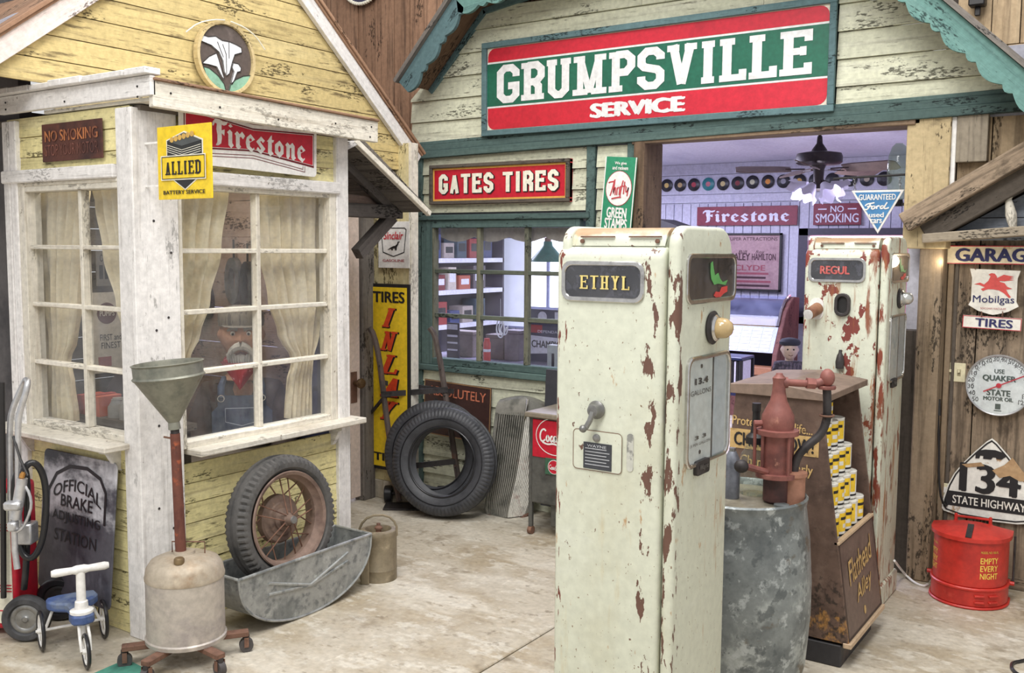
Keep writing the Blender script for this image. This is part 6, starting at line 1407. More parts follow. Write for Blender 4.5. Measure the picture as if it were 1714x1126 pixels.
# ================================================================== THINGS ON THE GARAGE FRONT
YQ = 5.19
CRE = mat('aged_cream_enamel', (236, 222, 190), .45, layers=[((196, 136, 66), 7, .64, .7, .85), ((216, 196, 156), 9, .5, .75, .6)])
WEN = mat('aged_white_enamel', (230, 226, 216), .4, layers=[((190, 150, 98), 7, .66, .72, .85), ((206, 200, 186), 9, .5, .75, .6)])
x0, z1 = XZ(AY(1585, 411, YQ)); z0 = AY(1585, 441, YQ).z; x1 = x0+.50
w, h = x1-x0, z1-z0
g = plate('garage_sign', 'cream GARAGE sign with navy letters hanging under the tie beam', 'sign', FY(((x0+x1)/2, YQ, (z0+z1)/2)), w, h, .008, CRE, bev=.001)
line(g, rect(-w/2+.002, w/2-.002, -h/2+.002, h/2-.002), .004, REDP, .0004)
xl = AY(1599, 425, YQ).x-x0-w/2
txt(g, 'GARAGE', xl+.183, 0, .366, h*.74, NAVY, .001, bold=.05)
# shield
x0, x1 = AY(1622, 480, YQ).x, AY(1707, 480, YQ).x; z1, z0 = AY(1660, 450, YQ).z, AY(1660, 527, YQ).z; w, h = x1-x0, z1-z0
S = [(-.5, .5), (.5, .47), (.45, .3), (.45, -.2), (.5, -.3), (.3, -.42), (.1, -.48), (0, -.5), (-.1, -.48), (-.3, -.42), (-.5, -.3), (-.45, -.2), (-.45, .3)]
g = plate('shield_sign', 'white shield sign with a red winged horse', 'sign', FY(((x0+x1)/2, YQ, (z0+z1)/2)), w, h, .008, WEN, poly=[(a*w, b*h) for a, b in S][::-1], bev=.001)
HRS = [(-.40, .16), (-.28, .2), (-.2, .16), (-.12, .24), (-.08, .34), (-.12, .38), (-.06, .41), (0, .40), (.04, .35), (.06, .28), (.12, .22), (.2, .2), (.26, .12), (.36, .08), (.24, .06), (.28, -.02), (.34, -.1), (.3, -.12), (.2, -.02), (.1, .04), (-.02, .06), (-.12, .06), (-.22, .02), (-.26, .06), (-.18, .1), (-.3, .15)]
decal(g, [(a*w, b*h) for a, b in HRS][::-1], mat('horse_red', (214, 82, 78), .45), .001, 'winged_horse'); 
for i in range(3): decal(g, [(.02*w, (.25+.02*i)*h), (.18*w, (.3+.04*i)*h), (.38*w, (.33+.035*i-.06)*h), (.2*w, (.24+.03*i)*h)], MATS['horse_red'], .0015+.0004*i, 'wing_feather')
txt(g, 'Mobilgas', 0, -.18*h, .82*w, .2*h, NAVY, .001, bold=.006); txt(g, 'SOCONY-VACUUM', 0, -.36*h, .5*w, .04*h, mat('dull_red_ink', (170, 60, 70)), .001)
x0, x1 = AY(1611, 540, YQ).x, AY(1710, 540, YQ).x; z1, z0 = AY(1660, 530, YQ).z, AY(1660, 551, YQ).z; w, h = x1-x0, z1-z0
g = plate('tires_sign', 'small white TIRES sign hanging below the winged horse shield', 'sign', FY(((x0+x1)/2, YQ, (z0+z1)/2), R(-1.5)), w, h, .008, WEN, bev=.001)
line(g, rect(-w/2+.002, w/2-.002, -h/2+.002, h/2-.002), .003, REDP, .0004); txt(g, 'TIRES', .01, 0, w*.64, h*.66, NAVY, .001, bold=.03)
for k_, (pa, pb) in enumerate((((1632, 441), (1633, 451)), ((1694, 441), (1694, 451)), ((1643, 520), (1643, 531)), ((1678, 520), (1678, 531)))):
    a, b = AY(*pa, YQ-.004), AY(*pb, YQ-.004); m_ = (a+b)/2
    o = MB().torus((0, 0, 0), (1, .3, 0), .012, .002, 14, 6).build('hanging_ring', RUST, None); o.location = m_+Vector((0, -.002, 0))
    tag(o, ['left rusty ring between the GARAGE sign and the shield', 'right rusty ring between the GARAGE sign and the shield', 'left rusty ring between the shield and the TIRES sign', 'right rusty ring between the shield and the TIRES sign'][k_], 'ring', 'rusty rings joining the hanging signs')
# bulb
c = AY(1569, 438, 5.12)
g = thing('light_bulb', 'small bare lit bulb on the garage post beside the GARAGE sign', 'light bulb', c)
MB().ball((0, 0, 0), .022, 14, 10, (1.2, 1, .9)).build('globe', mat('lit_bulb', (255, 248, 230), .3, emit=((255, 236, 200), 5)), g); MB().cyl((-.03, .02, .01), (-.012, .005, .0), .012).build('socket', WHITEP, g)
MB().tube([(-.01, .05, .005), (.0, .07, -.05), (.0, .08, -.12)], .003, 6).build('lead', INK, g)
pl = bpy.data.lights.new('bulb_light', 'POINT'); pl.energy = .5; pl.color = (1, .85, .62); pl.shadow_soft_size = .03
po = bpy.data.objects.new('bulb_light', pl); COL.objects.link(po); po.location = c+Vector((.03, -.05, 0))
# switch plate
x0, z1 = XZ(AY(1581, 606, 5.22)); x1, z0 = XZ(AY(1615, 640, 5.22)); w, h = x1-x0, z1-z0
g = plate('switch_plate', 'cream double light switch plate on the brown planks', 'switch', FY(((x0+x1)/2, 5.222, (z0+z1)/2)), w, h, .006, mat('switch_cream', (222, 214, 180), .4), bev=.002)
for s in (-1, 1):
    MB().box(s*w*.2-.008, s*w*.2+.008, -.016, .016, 0, .002).build('switch_slot', mat('slot_dark', (160, 150, 120)), g, smooth=False); MB().box(s*w*.2-.005, s*w*.2+.005, .0, .014, .001, .012).build('toggle', 'switch_cream', g, smooth=False, bev=.001)
# thermometer
c = AY(1672, 645, 5.19); r = (AY(1672, 593, 5.19).z-AY(1672, 696, 5.19).z)/2
g = thing('round_thermometer', 'round white motor oil thermometer dial on the planks', 'thermometer', FY(c))
MB().lathe([(r*.95, -.02), (r, -.012), (r, .004), (r*.97, .01), (r*.93, .004)], 60, cap=False).build('rim', ALU, g)
decal(g, ell(r*.95, r*.95, 60), mat('dial_white', (224, 230, 230), .4), -.004, 'dial_face', .005)
for i in range(57):
    a = R(215-250*i/56); k1 = .74 if i % 4 == 0 else .78
    MB().strip([(r*k1*math.cos(a), r*k1*math.sin(a)), (r*.81*math.cos(a), r*.81*math.sin(a))], .0022, .001).build('tick', INK, g, smooth=False)
for i, t in enumerate(('-50', '-40', '-30', '-20', '-10', '0', '10', '20', '30', '40', '50', '60', '70', '80', '90', '100', '110', '120')):
    a = R(215-250*i/17); txt(g, t, r*.87*math.cos(a), r*.87*math.sin(a), .013*len(t), .021, INK, .001)
QG = mat('quaker_green', (44, 66, 58), .5)
txt(g, 'USE', 0, r*.46, r*.3, r*.14, QG, .001, bold=.03); txt(g, 'QUAKER', 0, r*.22, r*.98, r*.22, QG, .001, bold=.05)
txt(g, 'STATE', 0, -r*.24, r*.7, r*.2, QG, .001, bold=.05); txt(g, 'MOTOR OIL', 0, -r*.44, r*.88, r*.13, QG, .001, bold=.05)
decal(g, rect(-r*.08, r*.08, -r*.78, -r*.6), QG, .001, 'oil_can_print'); decal(g, rect(-r*.11, r*.11, -r*.84, -r*.81), QG, .001, 'stand_print')
a = R(207); MB().strip([(r*.5*math.cos(a), r*.5*math.sin(a)), (-r*.85*math.cos(a), -r*.85*math.sin(a))], .006, .006).build('needle', REDP, g, smooth=False)
MB().lathe([(.012, .004), (.012, .009), (0, .01)], 14).build('needle_hub', REDP, g)
decal(g, ell(r*.93, r*.93, 60), glassmat('dial_cover', (252, 252, 252), .015), .009, 'glass_cover', .001)
# highway shield
YH_ = 5.2
x0 = AY(1575, 850, YH_).x; zt, zb = AY(1655, 733, YH_).z, AY(1655, 872, YH_).z; xc = AY(1657, 800, YH_).x; w = (xc-x0)*2; h = zt-zb
def spade(k):
    P = []
    half_ = [(0, .5), (.05, .46), (.17, .32), (.29, .165), (.38, .02), (.445, -.14), (.49, -.33), (.5, -.41), (.47, -.45), (.3, -.49), (0, -.5)]
    P = half_+[(-a, b) for a, b in half_[-2:0:-1]]
    return [(a*w*k, b*h*k) for a, b in P]
HW = mat('highway_white', (230, 228, 220), .45, layers=[((166, 128, 84), 6, .62, .66, .9), ((206, 202, 190), 9, .5, .75, .6)])
g = plate('highway_sign', 'white spade-shaped STATE HIGHWAY 134 sign with a black bear', 'sign', FY((xc, YH_, (zt+zb)/2)), w, h, .006, HW, poly=spade(1)[::-1], bev=.001)
line(g, spade(.94), .007, INK, .0008)
txt(g, '134', .0, .0, .64*w, .36*h, INK, .0015, bold=.04)
bnd = clip(clip(spade(.93), 0, 1, -.19*h), 0, -1, .37*h)
decal(g, bnd[::-1], INK, .0012, 'name_band'); txt(g, 'STATE HIGHWAY', 0, -.285*h, .76*w, .1*h, WEN, .0028, bold=.02)
bear = [(-.16, .22), (-.12, .225), (-.11, .26), (-.08, .26), (-.08, .225), (.0, .225), (.02, .255), (.05, .255), (.06, .24), (.11, .24), (.13, .26), (.16, .285), (.14, .31), (.1, .33), (.04, .345), (-.06, .34), (-.13, .32), (-.16, .28)]
decal(g, [(a*w, (b+.02)*h) for a, b in bear], INK, .0015, 'bear')
RS = mat('bare_tin', (178, 146, 108), .6, layers=[((140, 104, 70), 14, .45, .7), ((206, 188, 160), 18, .58, .75, .6)])
decal(g, [(.02*w, .12*h), (.14*w, .2*h), (.22*w, .3*h), (.32*w, .16*h), (.42*w, .04*h), (.3*w, .03*h), (.2*w, .08*h), (.1*w, .04*h)][::-1], RS, .003, 'rust_patch'); decal(g, [(-.3*w, .15*h), (-.1*w, .2*h), (-.06*w, .16*h), (-.24*w, .12*h)][::-1], RS, .003, 'rust_patch')
# ---- red waste can
c = AZ(1618, 1004); 
wc = thing('waste_can', 'red steel EMPTY EVERY NIGHT oily waste can below the highway sign', 'waste can', c+Vector((.0, .04, 0)), rz=TOCAM+R(-30))
pm = (c-CAM).dot(FW)/FPX; wr = 60*pm
REDC = mat('waste_red', (196, 52, 42), .38, layers=[((160, 38, 34), 5, .45, .7, .8), ((216, 84, 70), 12, .62, .76, .5), ((90, 40, 34), 30, .66, .76, .5)])
def dshape(k, n=18, back=.45):
    return [(k*wr*math.cos(R(180+180*i/n)), k*wr*math.sin(R(180+180*i/n))) for i in range(n+1)]+[(k*wr, k*wr*back), (-k*wr, k*wr*back)]
zt = LP(wc, 1615, 905, -wr*.9).z
def dpr(k, z0, z1, nm, m=REDC, par=None, bev=.004): return MB().prism(dshape(k), (0, 0, 0), (1, 0, 0), (0, 1, 0), (0, 0, 1), z0, z1).build(nm, m, par or wc, bev=bev, ang=30)
dpr(1.03, 0, .012, 'foot_ring'); dpr(.98, .012, .09, 'vented_base'); dpr(1.01, .085, .1, 'base_band'); dpr(.95, .1, zt, 'body')
ld = MB(); k_ = dshape(1.03); n_ = len(k_)
ld.add([(a, b, zt) for a, b in k_]+[(a, b, zt+.018) for a, b in k_]+[(a*.2, b*.2+.02, zt+.05) for a, b in k_], [(i, (i+1) % n_, n_+(i+1) % n_, n_+i) for i in range(n_)]+[(n_+i, n_+(i+1) % n_, 2*n_+(i+1) % n_, 2*n_+i) for i in range(n_)]+[tuple(range(2*n_, 3*n_)), tuple(range(n_-1, -1, -1))])
ld.build('lid', REDC, wc, ang=30)
MB().bar((0, -wr*.98, zt+.02), (0, -wr*.24, zt+.051), .026, .008).build('lid_strap', DARKM, wc, smooth=False)
for s in (-1, 1): MB().lathe([(.018, 0), (.018, .02), (.008, .03), (.008, .06), (0, .065)], 10, (s*.075, wr*.36, zt+.01)).build('hinge_post', REDC, wc)
MB().tube([(-.075, wr*.36, zt+.06), (.075, wr*.36, zt+.06)], .006, 6).build('hinge_rod', REDC, wc)
for s in (-1, 1): MB().cyl((s*wr*.9, .04, .09), (s*wr*1.12, .04, .09), .01).build('pedal_pivot', REDC, wc)
MB().tube([(wr*1.08, .05, .09), (wr*1.08, .05, zt)], .005, 6).build('lift_rod', DARKM, wc)
for i in range(2):
    for j in range(2):
        a_ = R(290+22*i); q = Vector((math.cos(a_), math.sin(a_), 0))*wr*.985; t_ = Vector((-q.y, q.x, 0)).normalized()
        MB().bar(q+Vector((0, 0, .035+.03*j))-t_*.022, q+Vector((0, 0, .035+.03*j))+t_*.022, .018, .01).build('vent_louvre', REDC, wc, smooth=False, bev=.002)
YI = mat('yellow_ink', (240, 206, 88), .5)
def curved_text(s_, ang, z, wdt, hh_):
    b = text_mesh(s_, bold=.02); X0 = min(v.x for v in b.v); X1 = max(v.x for v in b.v); Y0 = min(v.y for v in b.v); Y1 = max(v.y for v in b.v); rr = wr*.953
    for v in b.v:
        a_ = R(ang)+((v.x-X0)/(X1-X0)-.5)*wdt/rr; zz_ = z+((v.y-Y0)/(Y1-Y0)-.5)*hh_
        v.x, v.y, v.z = rr*math.cos(a_), rr*math.sin(a_), zz_
    b.build('lettering', YI, wc, smooth=False)
for ang in (305, 200):
    for i, t in enumerate(('EMPTY', 'EVERY', 'NIGHT')): curved_text(t, ang, zt-.085-.036*i, .085, .028)
    curved_text('MODEL NO. 906-FL', ang, zt-.045, .085, .011)
# ---- cords, outlet, baluster, cable
g = thing('wall_outlet', 'cream wall outlet beside the highway sign', 'outlet', FY(AY(1580, 826, 5.218)))
MB().flat(rect(-.03, .03, -.055, .055), 0, .006).build('cover', 'switch_cream', g, smooth=False, bev=.002)
for s in (-1, 1): MB().flat(rrect(.03, .03, .01, cy=s*.022), .006, .008).build('socket_face', WHITEP, g, smooth=False)
g = thing('power_cord', 'black power cord with plug hanging down the garage post', 'cord', AY(1570, 680, 5.12))
o0 = MWORLD[g].col[3].xyz; pp = lambda px, py, Y=5.15: tuple(AY(px, py, Y)-o0)
MB().tube([pp(1571, 445), pp(1573, 560), pp(1570, 670)], .004, 6).build('upper_lead', INK, g)
MB().cyl(pp(1570, 668), pp(1570, 695), .013, .015, 10).build('plug', BLACKP, g)
MB().tube([pp(1570, 690), pp(1572, 750), pp(1571, 800), pp(1576, 840), pp(1586, 848, 5.2), pp(1583, 835, 5.2)], .0055, 6, smooth=1).build('lower_lead', INK, g)
g = thing('white_cable', 'thin white cable running along the floor between the rusty far pump and the red can', 'cable', AZ(1525, 975, .0))
o0 = MWORLD[g].col[3].xyz
MB().tube([tuple(q-o0) for q in (AX(1497, 938, -1.02), AZ(1512, 958, .02), AZ(1530, 975, .006), AZ(1546, 981, .006), AZ(1553, 978, .006))], .006, 6, smooth=2).build('cable_run', WHITEP, g)
g = thing('floor_cable', 'black cable loop on the floor at the lower right corner', 'cable', AZ(1705, 1118, .0))
o0 = MWORLD[g].col[3].xyz
MB().tube([tuple(AZ(x_, y_, .007)-o0) for x_, y_ in ((1730, 1100), (1710, 1106), (1695, 1108), (1692, 1116), (1698, 1124), (1708, 1130), (1720, 1134))], .007, 6, smooth=2).build('cable_loop', RUBBERB, g)
c = AY(1697, 387, 5.1); tp_ = AY(1686, 322, 5.1)
g = thing('baluster', 'white turned wooden baluster leaning on the garage tie beam', 'baluster', c)
ax2 = (tp_-c).normalized(); Lb = (tp_-c).length
MB().lathe([(.0, 0), (.034, 0), (.03, .01), (.016, .02), (.022, .05), (.025, .08), (.018, .13), (.014, .15), (.02, .158), (.014, .165), (.016, .18)], 18, (0, 0, 0), ax2).build('turned_shaft', CRV, g)
M_ = frame(ax2*.18, Vector((1, 0, 0))-ax2*ax2.x, ax2); MB().box(-.026, .026, 0, max(.03, Lb-.18), -.026, .026).xf(M_).build('square_top', CRV, g, bev=.006)
# ================================================================== INSIDE THE ROOM BEHIND THE OPENING
# ---- records on the wall
RECW = [(1093.6, 311.4), (1116, 310.3), (1138.4, 309.7), (1161.4, 309), (1185.5, 308), (1210, 307.5), (1234.7, 306.3), (1259.4, 304.6), (1285.4, 303.8), (1311.2, 303.3), (1338, 302.4), (1365, 301.6), (1393, 301), (1423, 300.2), (1451, 299.6), (1480, 299)]
labc = [(206, 190, 150), (214, 186, 110), (196, 168, 120), (176, 66, 78), (198, 120, 132), (214, 196, 140), (140, 60, 66), (206, 206, 176), (226, 150, 66), (150, 150, 160), (206, 166, 90), (90, 80, 80), (60, 60, 64), (96, 116, 140), (180, 170, 150), (70, 70, 74)]
VIN = mat('vinyl', (30, 28, 34), .3); TEALV = mat('teal_vinyl', (40, 124, 130), .3)
ordn = ['first', 'second', 'third', 'fourth', 'fifth', 'sixth', 'seventh', 'eighth', 'ninth', 'tenth', 'eleventh', 'twelfth', 'thirteenth', 'fourteenth', 'fifteenth', 'sixteenth']
disc = MB().lathe([(.004, .004), (.062, .004), (.064, .003), (.066, .003), (.07, .0), (.07, -.004), (0, -.004)], 30)
me_black = me_teal = None
for i, (px, py) in enumerate(RECW):
    c = AY(px, py, 9.97)
    lab = 'teal record on the wall, fifth from the left' if i == 4 else '%s black record from the left on the wall row' % ordn[i]
    t = thing('record', lab, 'record', FY(c), group='records in a row on the room wall')
    disc.build('disc', TEALV if i == 4 else VIN, t)
    MB().lathe([(.027, 0), (.027, .0055), (.003, .006)], 20).build('label_paper', mat('record_label_%d' % i, labc[i], .6), t)
# ---- signs on the room wall
DR = mat('maroon_paint', (134, 44, 62), .45, layers=[((108, 34, 50), 4, .45, .7, .7)])
LAV = mat('pale_ink', (226, 224, 240), .5)
x0, x1, z0, z1 = RYp((1167, 348), (1334, 377), 9.95); z1 = AY(1250, 345, 9.95).z; z0 = AY(1250, 377, 9.95).z; w, h = x1-x0, z1-z0
g = plate('wall_sign', 'long maroon sign with one white blackletter word on the room wall', 'sign', FY(((x0+x1)/2, 9.95, (z0+z1)/2)), w, h, .01, DR, bev=.002)
firestone(g, 0, 0, w*.88, h*.66, LAV, DR, .002)
x0, x1, z0, z1 = RYp((1362, 341), (1441, 376), 9.95); w, h = x1-x0, z1-z0
g = plate('wall_sign', 'maroon NO SMOKING sign on the back wall under the ceiling fan', 'sign', FY(((x0+x1)/2, 9.95, (z0+z1)/2)), w, h, .01, DR, bev=.002)
txt(g, 'NO', 0, h*.24, w*.28, h*.3, LAV, .002, bold=.02); txt(g, 'SMOKING', 0, -h*.18, w*.9, h*.42, LAV, .002, bold=.02)
for s in (-1, 1): decal(g, rect(s*w*.31-w*.09, s*w*.31+w*.09, h*.24-.006, h*.24+.006), LAV, .002, 'dash')
# ---- framed concert poster
x0, x1, z0, z1 = RYp((1205, 391), (1306, 486), 9.94); z1 = AY(1270, 390, 9.94).z; z0 = AY(1270, 487, 9.94).z; w, h = x1-x0, z1-z0
g = thing('framed_poster', 'pink printed concert poster in a thin black frame on the room wall', 'poster', FY(((x0+x1)/2, 9.95, (z0+z1)/2)))
MB().flat(rect(-w/2, w/2, -h/2, h/2), -.01, 0).build('sheet', mat('poster_pink', (176, 144, 146), .5, layers=[((150, 116, 122), 9, .45, .7, .7)]), g, smooth=False)
for r in ((-w/2, w/2, h/2-.02, h/2), (-w/2, w/2, -h/2, -h/2+.02), (-w/2, -w/2+.02, -h/2, h/2), (w/2-.02, w/2, -h/2, h/2)): MB().flat(rect(*r), -.01, .02).build('frame_bar', BLACKP, g, smooth=False)
PK = mat('poster_ink', (74, 44, 52), .6); PR = mat('poster_rose', (158, 84, 96), .6)
txt(g, 'SUPER ATTRACTIONS', .02, h*.4, w*.8, .035, PK, .001); txt(g, 'HALEY', -w*.17, h*.09, w*.34, .075, PK, .001, bold=.03); txt(g, 'HAMILTON', w*.22, h*.09, w*.38, .07, PK, .001, bold=.02)
txt(g, 'Bill', -w*.12, h*.17, w*.14, .04, PK, .001, shear=.2); txt(g, 'Roy', w*.16, h*.17, w*.14, .04, PK, .001, shear=.2); txt(g, 'CLYDE', .0, -h*.1, w*.5, .06, PR, .001, bold=.03)
for i, (a, b) in enumerate(((-.3, .3), (-.24, .26), (-.34, .34), (-.3, .32))): decal(g, rect(a*w, b*w, h*(-.2-.07*i)-.01, h*(-.2-.07*i)+.012), PK if i % 2 else PR, .001, 'print_line')
# ---- ceiling fan
YFN = 7.3
c = AY(1371, 268, YFN)
fan_ = thing('ceiling_fan', 'dark ceiling fan with five blades and frilled glass shades', 'ceiling fan', c)
o0 = c
fp = lambda px, py, Y=YFN: AY(px, py, Y)-o0
FM = mat('fan_bronze', (62, 54, 52), .45, .5, layers=[((40, 36, 36), 12, .45, .7), ((96, 88, 80), 20, .6, .75, .6)])
pm = (fp(1381, 268).x-fp(1371, 268).x)/10
z = lambda py: fp(1371, py).z
MB().cyl((0, 0, z(240)), (0, 0, RC-c.z), .012).build('down_rod', FM, fan_)
MB().lathe([(4*pm, z(228)), (5*pm, z(240)), (12*pm, z(250)), (13*pm, z(253)), (36*pm, z(257)), (38*pm, z(262)), (38*pm, z(272)), (34*pm, z(275)), (12*pm, z(276)), (9*pm, z(284)), (8*pm, z(305)), (9*pm, z(316)), (0, z(320))], 36, cap=False).build('motor_housing', FM, fan_)
BLD = mat('fan_blade_wood', (112, 94, 86), .5, layers=[((86, 70, 66), (12, 12, 12), .45, .7, .6)])
for k in range(5):
    a = R(60+72*k); d = Vector((math.cos(a), math.sin(a), 0)); s = Vector((-d.y, d.x, 0)); up = Vector((0, 0, 1)); zz = z(283); nn = (up*math.cos(R(22))+s*math.sin(R(22))); ss = nn.cross(d)
    pts = [(.2, -.05), (.28, -.062), (.56, -.07), (.6, -.05), (.6, .05), (.56, .07), (.28, .062), (.2, .05)]
    bl2 = MB().prism(pts, (0, 0, zz), d, ss*-1, nn, -.004, .004).build('blade', BLD, fan_, smooth=False)
    MB().bar(d*.1+up*zz, d*.24+up*zz, .03, .008).build('blade_iron', FM, bl2, smooth=False)
SHG = mat('frilled_glass', (214, 210, 228), .3, emit=((236, 230, 255), .04))
for k, (px, py) in enumerate(((1332, 318), (1352, 322), (1388, 322), (1412, 318))):
    q = fp(px, py, YFN+(.06 if k in (0, 3) else -.06)); top = Vector((q.x*.45, q.y*.5, z(308))); ax = (q-top).normalized()
    MB().tube([(q.x*.1, q.y*.1, z(300)), tuple(top)], .008, 6).build('lamp_arm', FM, fan_)
    b = MB(); n = 36; prof = [(.024, 0), (.044, .04), (.062, .08), (.088, .115)]
    b.lathe(prof, n, top, ax, cap=False)
    for i in range(n):
        v = b.v[3*n+i]; v += ax*(.02*math.sin(i*math.pi/3)); b.v[3*n+i] = v
    b.build('glass_shade', SHG, fan_)
fl_ = bpy.data.lights.new('fan_light', 'POINT'); fl_.energy = 13; fl_.color = (.84, .82, 1); fl_.shadow_soft_size = .12; fo_ = bpy.data.objects.new('fan_light', fl_); COL.objects.link(fo_); fo_.location = c+Vector((0, 0, -.42))
# ---- hanging blue triangle sign, rod and glass globe in the opening
YT = 5.2
A_, B_, C_ = AY(1425, 319, YT), AY(1514, 317, YT), AY(1469, 391, YT)
ct = (A_+B_+C_)/3
P = [((q-ct).x, (q-ct).z) for q in (A_, C_, B_)]
g = plate('triangle_sign', 'blue triangular GUARANTEED used cars sign hanging in the opening', 'sign', FY(ct), 0, 0, .005, WHITEP, poly=P, bev=.001)
cxm = sum(p[0] for p in P)/3; czm = sum(p[1] for p in P)/3
decal(g, [(cxm+(p[0]-cxm)*.86, czm+(p[1]-czm)*.86) for p in P], mat('sign_blue', (76, 140, 190), .4, layers=[((60, 116, 168), 5, .45, .7, .7)]), .0006, 'blue_field')
w = P[2][0]-P[0][0]; hz = P[0][1]
txt(g, 'GUARANTEED', (P[0][0]+P[2][0])/2, hz-.036, w*.7, .03, WHITEP, .002, bold=.03)
FORD = [[(.02, .6), (.1, .8), (.3, .86), (.4, .92)], [(.24, .86), (.2, .5), (.1, .2), (.0, .26)], [(.1, .52), (.3, .58)], [(.4, .6), (.3, .5), (.28, .32), (.36, .26), (.44, .4), (.4, .6)], [(.5, .58), (.5, .28)], [(.5, .5), (.56, .6), (.62, .56)], [(.78, .56), (.7, .6), (.64, .42), (.68, .28), (.76, .36), (.84, .6), (.92, .94)], [(.84, .6), (.8, .32), (.88, .28), (1.0, .4)]]
script(g, FORD, (P[0][0]+P[2][0])/2, hz-.085, w*.46, .05, WHITEP, .007, .002)
txt(g, 'used', (P[0][0]+P[2][0])/2, hz-.126, w*.28, .026, WHITEP, .002, bold=.03); txt(g, 'cars', (P[0][0]+P[2][0])/2, hz-.158, w*.22, .022, WHITEP, .002, bold=.03)
rd = thing('hanging_rod', 'thin black rod across the right side of the opening carrying the blue triangle', 'rod', AY(1515, 292, YT+.02))
o0 = MWORLD[rd].col[3].xyz
MB().tube([tuple(AY(1395, 299, YT+.02)-o0), (0, 0, 0)], .006, 8).build('bar', BLACKP, rd)
for px in (1430, 1506):
    a, b = AY(px, 296, YT+.02), AY(px+1, 319, YT)
    for i in range(5): MB().torus(a.lerp(b, (i+.5)/5)-o0, (1, 0, 0) if i % 2 else (0, 1, 0), .006, .0015, 10, 5).build('chain_link', STEEL, rd)
gg = thing('glass_globe', 'clear glass pump cylinder mounted beside the tan post at the top of the opening', 'glass cylinder', AY(1502, 330, 5.34))
pm = (AY(1512, 290, 5.34).x-AY(1502, 290, 5.34).x)/10
zz = lambda py: AY(1502, py, 5.34).z-AY(1502, 330, 5.34).z
MB().lathe([(8*pm, zz(336)), (16*pm, zz(328)), (18*pm, zz(310)), (19*pm, zz(280)), (17*pm, zz(260)), (12*pm, zz(246)), (6*pm, zz(240))], 30, cap=False).build('glass', glassmat('globe_glass', (226, 236, 226), .16, (206, 220, 200)), gg)
MB().lathe([(9*pm, zz(345)), (10*pm, zz(338)), (9*pm, zz(334))], 20).build('base_ring', DARKM, gg); MB().bar((0, 0, zz(342)), (.2, -.02, zz(342)), .02, .015).build('bracket', DARKM, gg, smooth=False)
# ---- lit frame on the back wall behind the second pump
x0, x1 = AY(1338, 450, 9.9).x, -1.3; zt, zb = AY(1400, 382, 9.9).z, .9
g = thing('lit_display', 'dark framed display with a bright white and pink tube light on the room wall', 'display case', FY(((x0+x1)/2, 9.9, (zt+zb)/2)))
w, h = x1-x0, zt-zb
DKF = mat('display_frame', (64, 60, 72), .5)
for r in ((-w/2, w/2, h/2-.07, h/2), (-w/2, w/2, -h/2, -h/2+.07), (-w/2, -w/2+.09, -h/2, h/2), (w/2-.09, w/2, -h/2, h/2)): MB().flat(rect(*r), -.05, .05).build('frame_bar', DKF, g, smooth=False)
MB().flat(rect(-w/2, w/2, -h/2, h/2), -.06, -.04).build('back_panel', mat('display_pink', (206, 120, 150), .6), g, smooth=False)
MB().cyl((-w/2+.1, h/2-.1, .0), (w/2-.1, h/2-.1, .0), .022, n=12).build('tube_light', mat('tube_light', (255, 250, 255), .4, emit=((255, 244, 255), 5)), g)
MB().cyl((-w/2+.11, h/2-.14, .0), (-w/2+.11, -h/2+.14, .0), .012, n=12).build('side_tube', mat('pink_tube', (255, 200, 230), .4, emit=((255, 190, 230), 3)), g)
# ---- black canopy of a cabinet behind the first pump
c = AY(1115, 378, 9.0)
g = thing('roofed_cabinet', 'cabinet with a low black pitched roof just showing above the foreground pump', 'cabinet', (c.x, c.y, 0))
zz = c.z
MB().prism([(-.24, zz-.03), (.24, zz-.03), (.2, zz), (0, zz+.065), (-.2, zz)], (0, 0, 0), (1, 0, 0), (0, 0, 1), (0, -1, 0), -.2, .2).build('roof', BLACKP, g, smooth=False)
MB().box(-.18, .18, -.17, .17, 0, zz-.03).build('body', DARKW('v'), g, smooth=False, bev=.004); MB().box(-.15, .15, -.178, -.17, .1, zz-.1).build('door', GREYW('v'), g, smooth=False, bev=.003)
# ---- jukebox
YJ = 9.2
jx0, jx1 = AY(1180, 560, YJ).x, AY(1309, 560, YJ).x
jb = thing('jukebox', 'wooden jukebox with arched glass top and white title cards', 'jukebox', ((jx0+jx1)/2, YJ, 0))
zj = lambda py: AY(1280, py, YJ).z
w = jx1-jx0
WJ = wood('jukebox_wood', (120, 82, 76), (84, 56, 54), 'v', .6, .46, .7, (140, 98, 90))
prof = [(-.0, .0), (.5, 0), (.5, zj(500)), (.36, zj(498)), (.24, zj(506)), (.12, zj(522)), (.04, zj(545)), (-.12, zj(590)), (-.14, zj(612)), (-.02, zj(618))]
def yzs(P, x0, x1, m, nm): MB().prism(P, (x0, 0, 0), (0, 1, 0), (0, 0, 1), (1, 0, 0), 0, x1-x0).build(nm, m, jb, smooth=False, bev=.006)
yzs(prof, w/2-.05, w/2, WJ, 'side_board'); yzs(prof, -w/2, -w/2+.05, WJ, 'side_board')
MB().box(-w/2+.05, w/2-.05, .0, .5, 0, zj(618)).build('lower_case', WJ, jb, smooth=False); MB().box(-w/2+.05, w/2-.05, .3, .5, zj(618), zj(504)).build('mechanism_case', mat('juke_inner', (70, 66, 80), .5), jb, smooth=False)
M_ = frame((0, -.04, (zj(545)+zj(590))/2), (1, 0, 0), (0, .16, zj(545)-zj(590)))
MB().box(-w/2+.05, w/2-.05, -.14, .14, -.01, 0).xf(M_).build('card_panel', mat('juke_panel', (150, 160, 186), .35), jb, smooth=False)
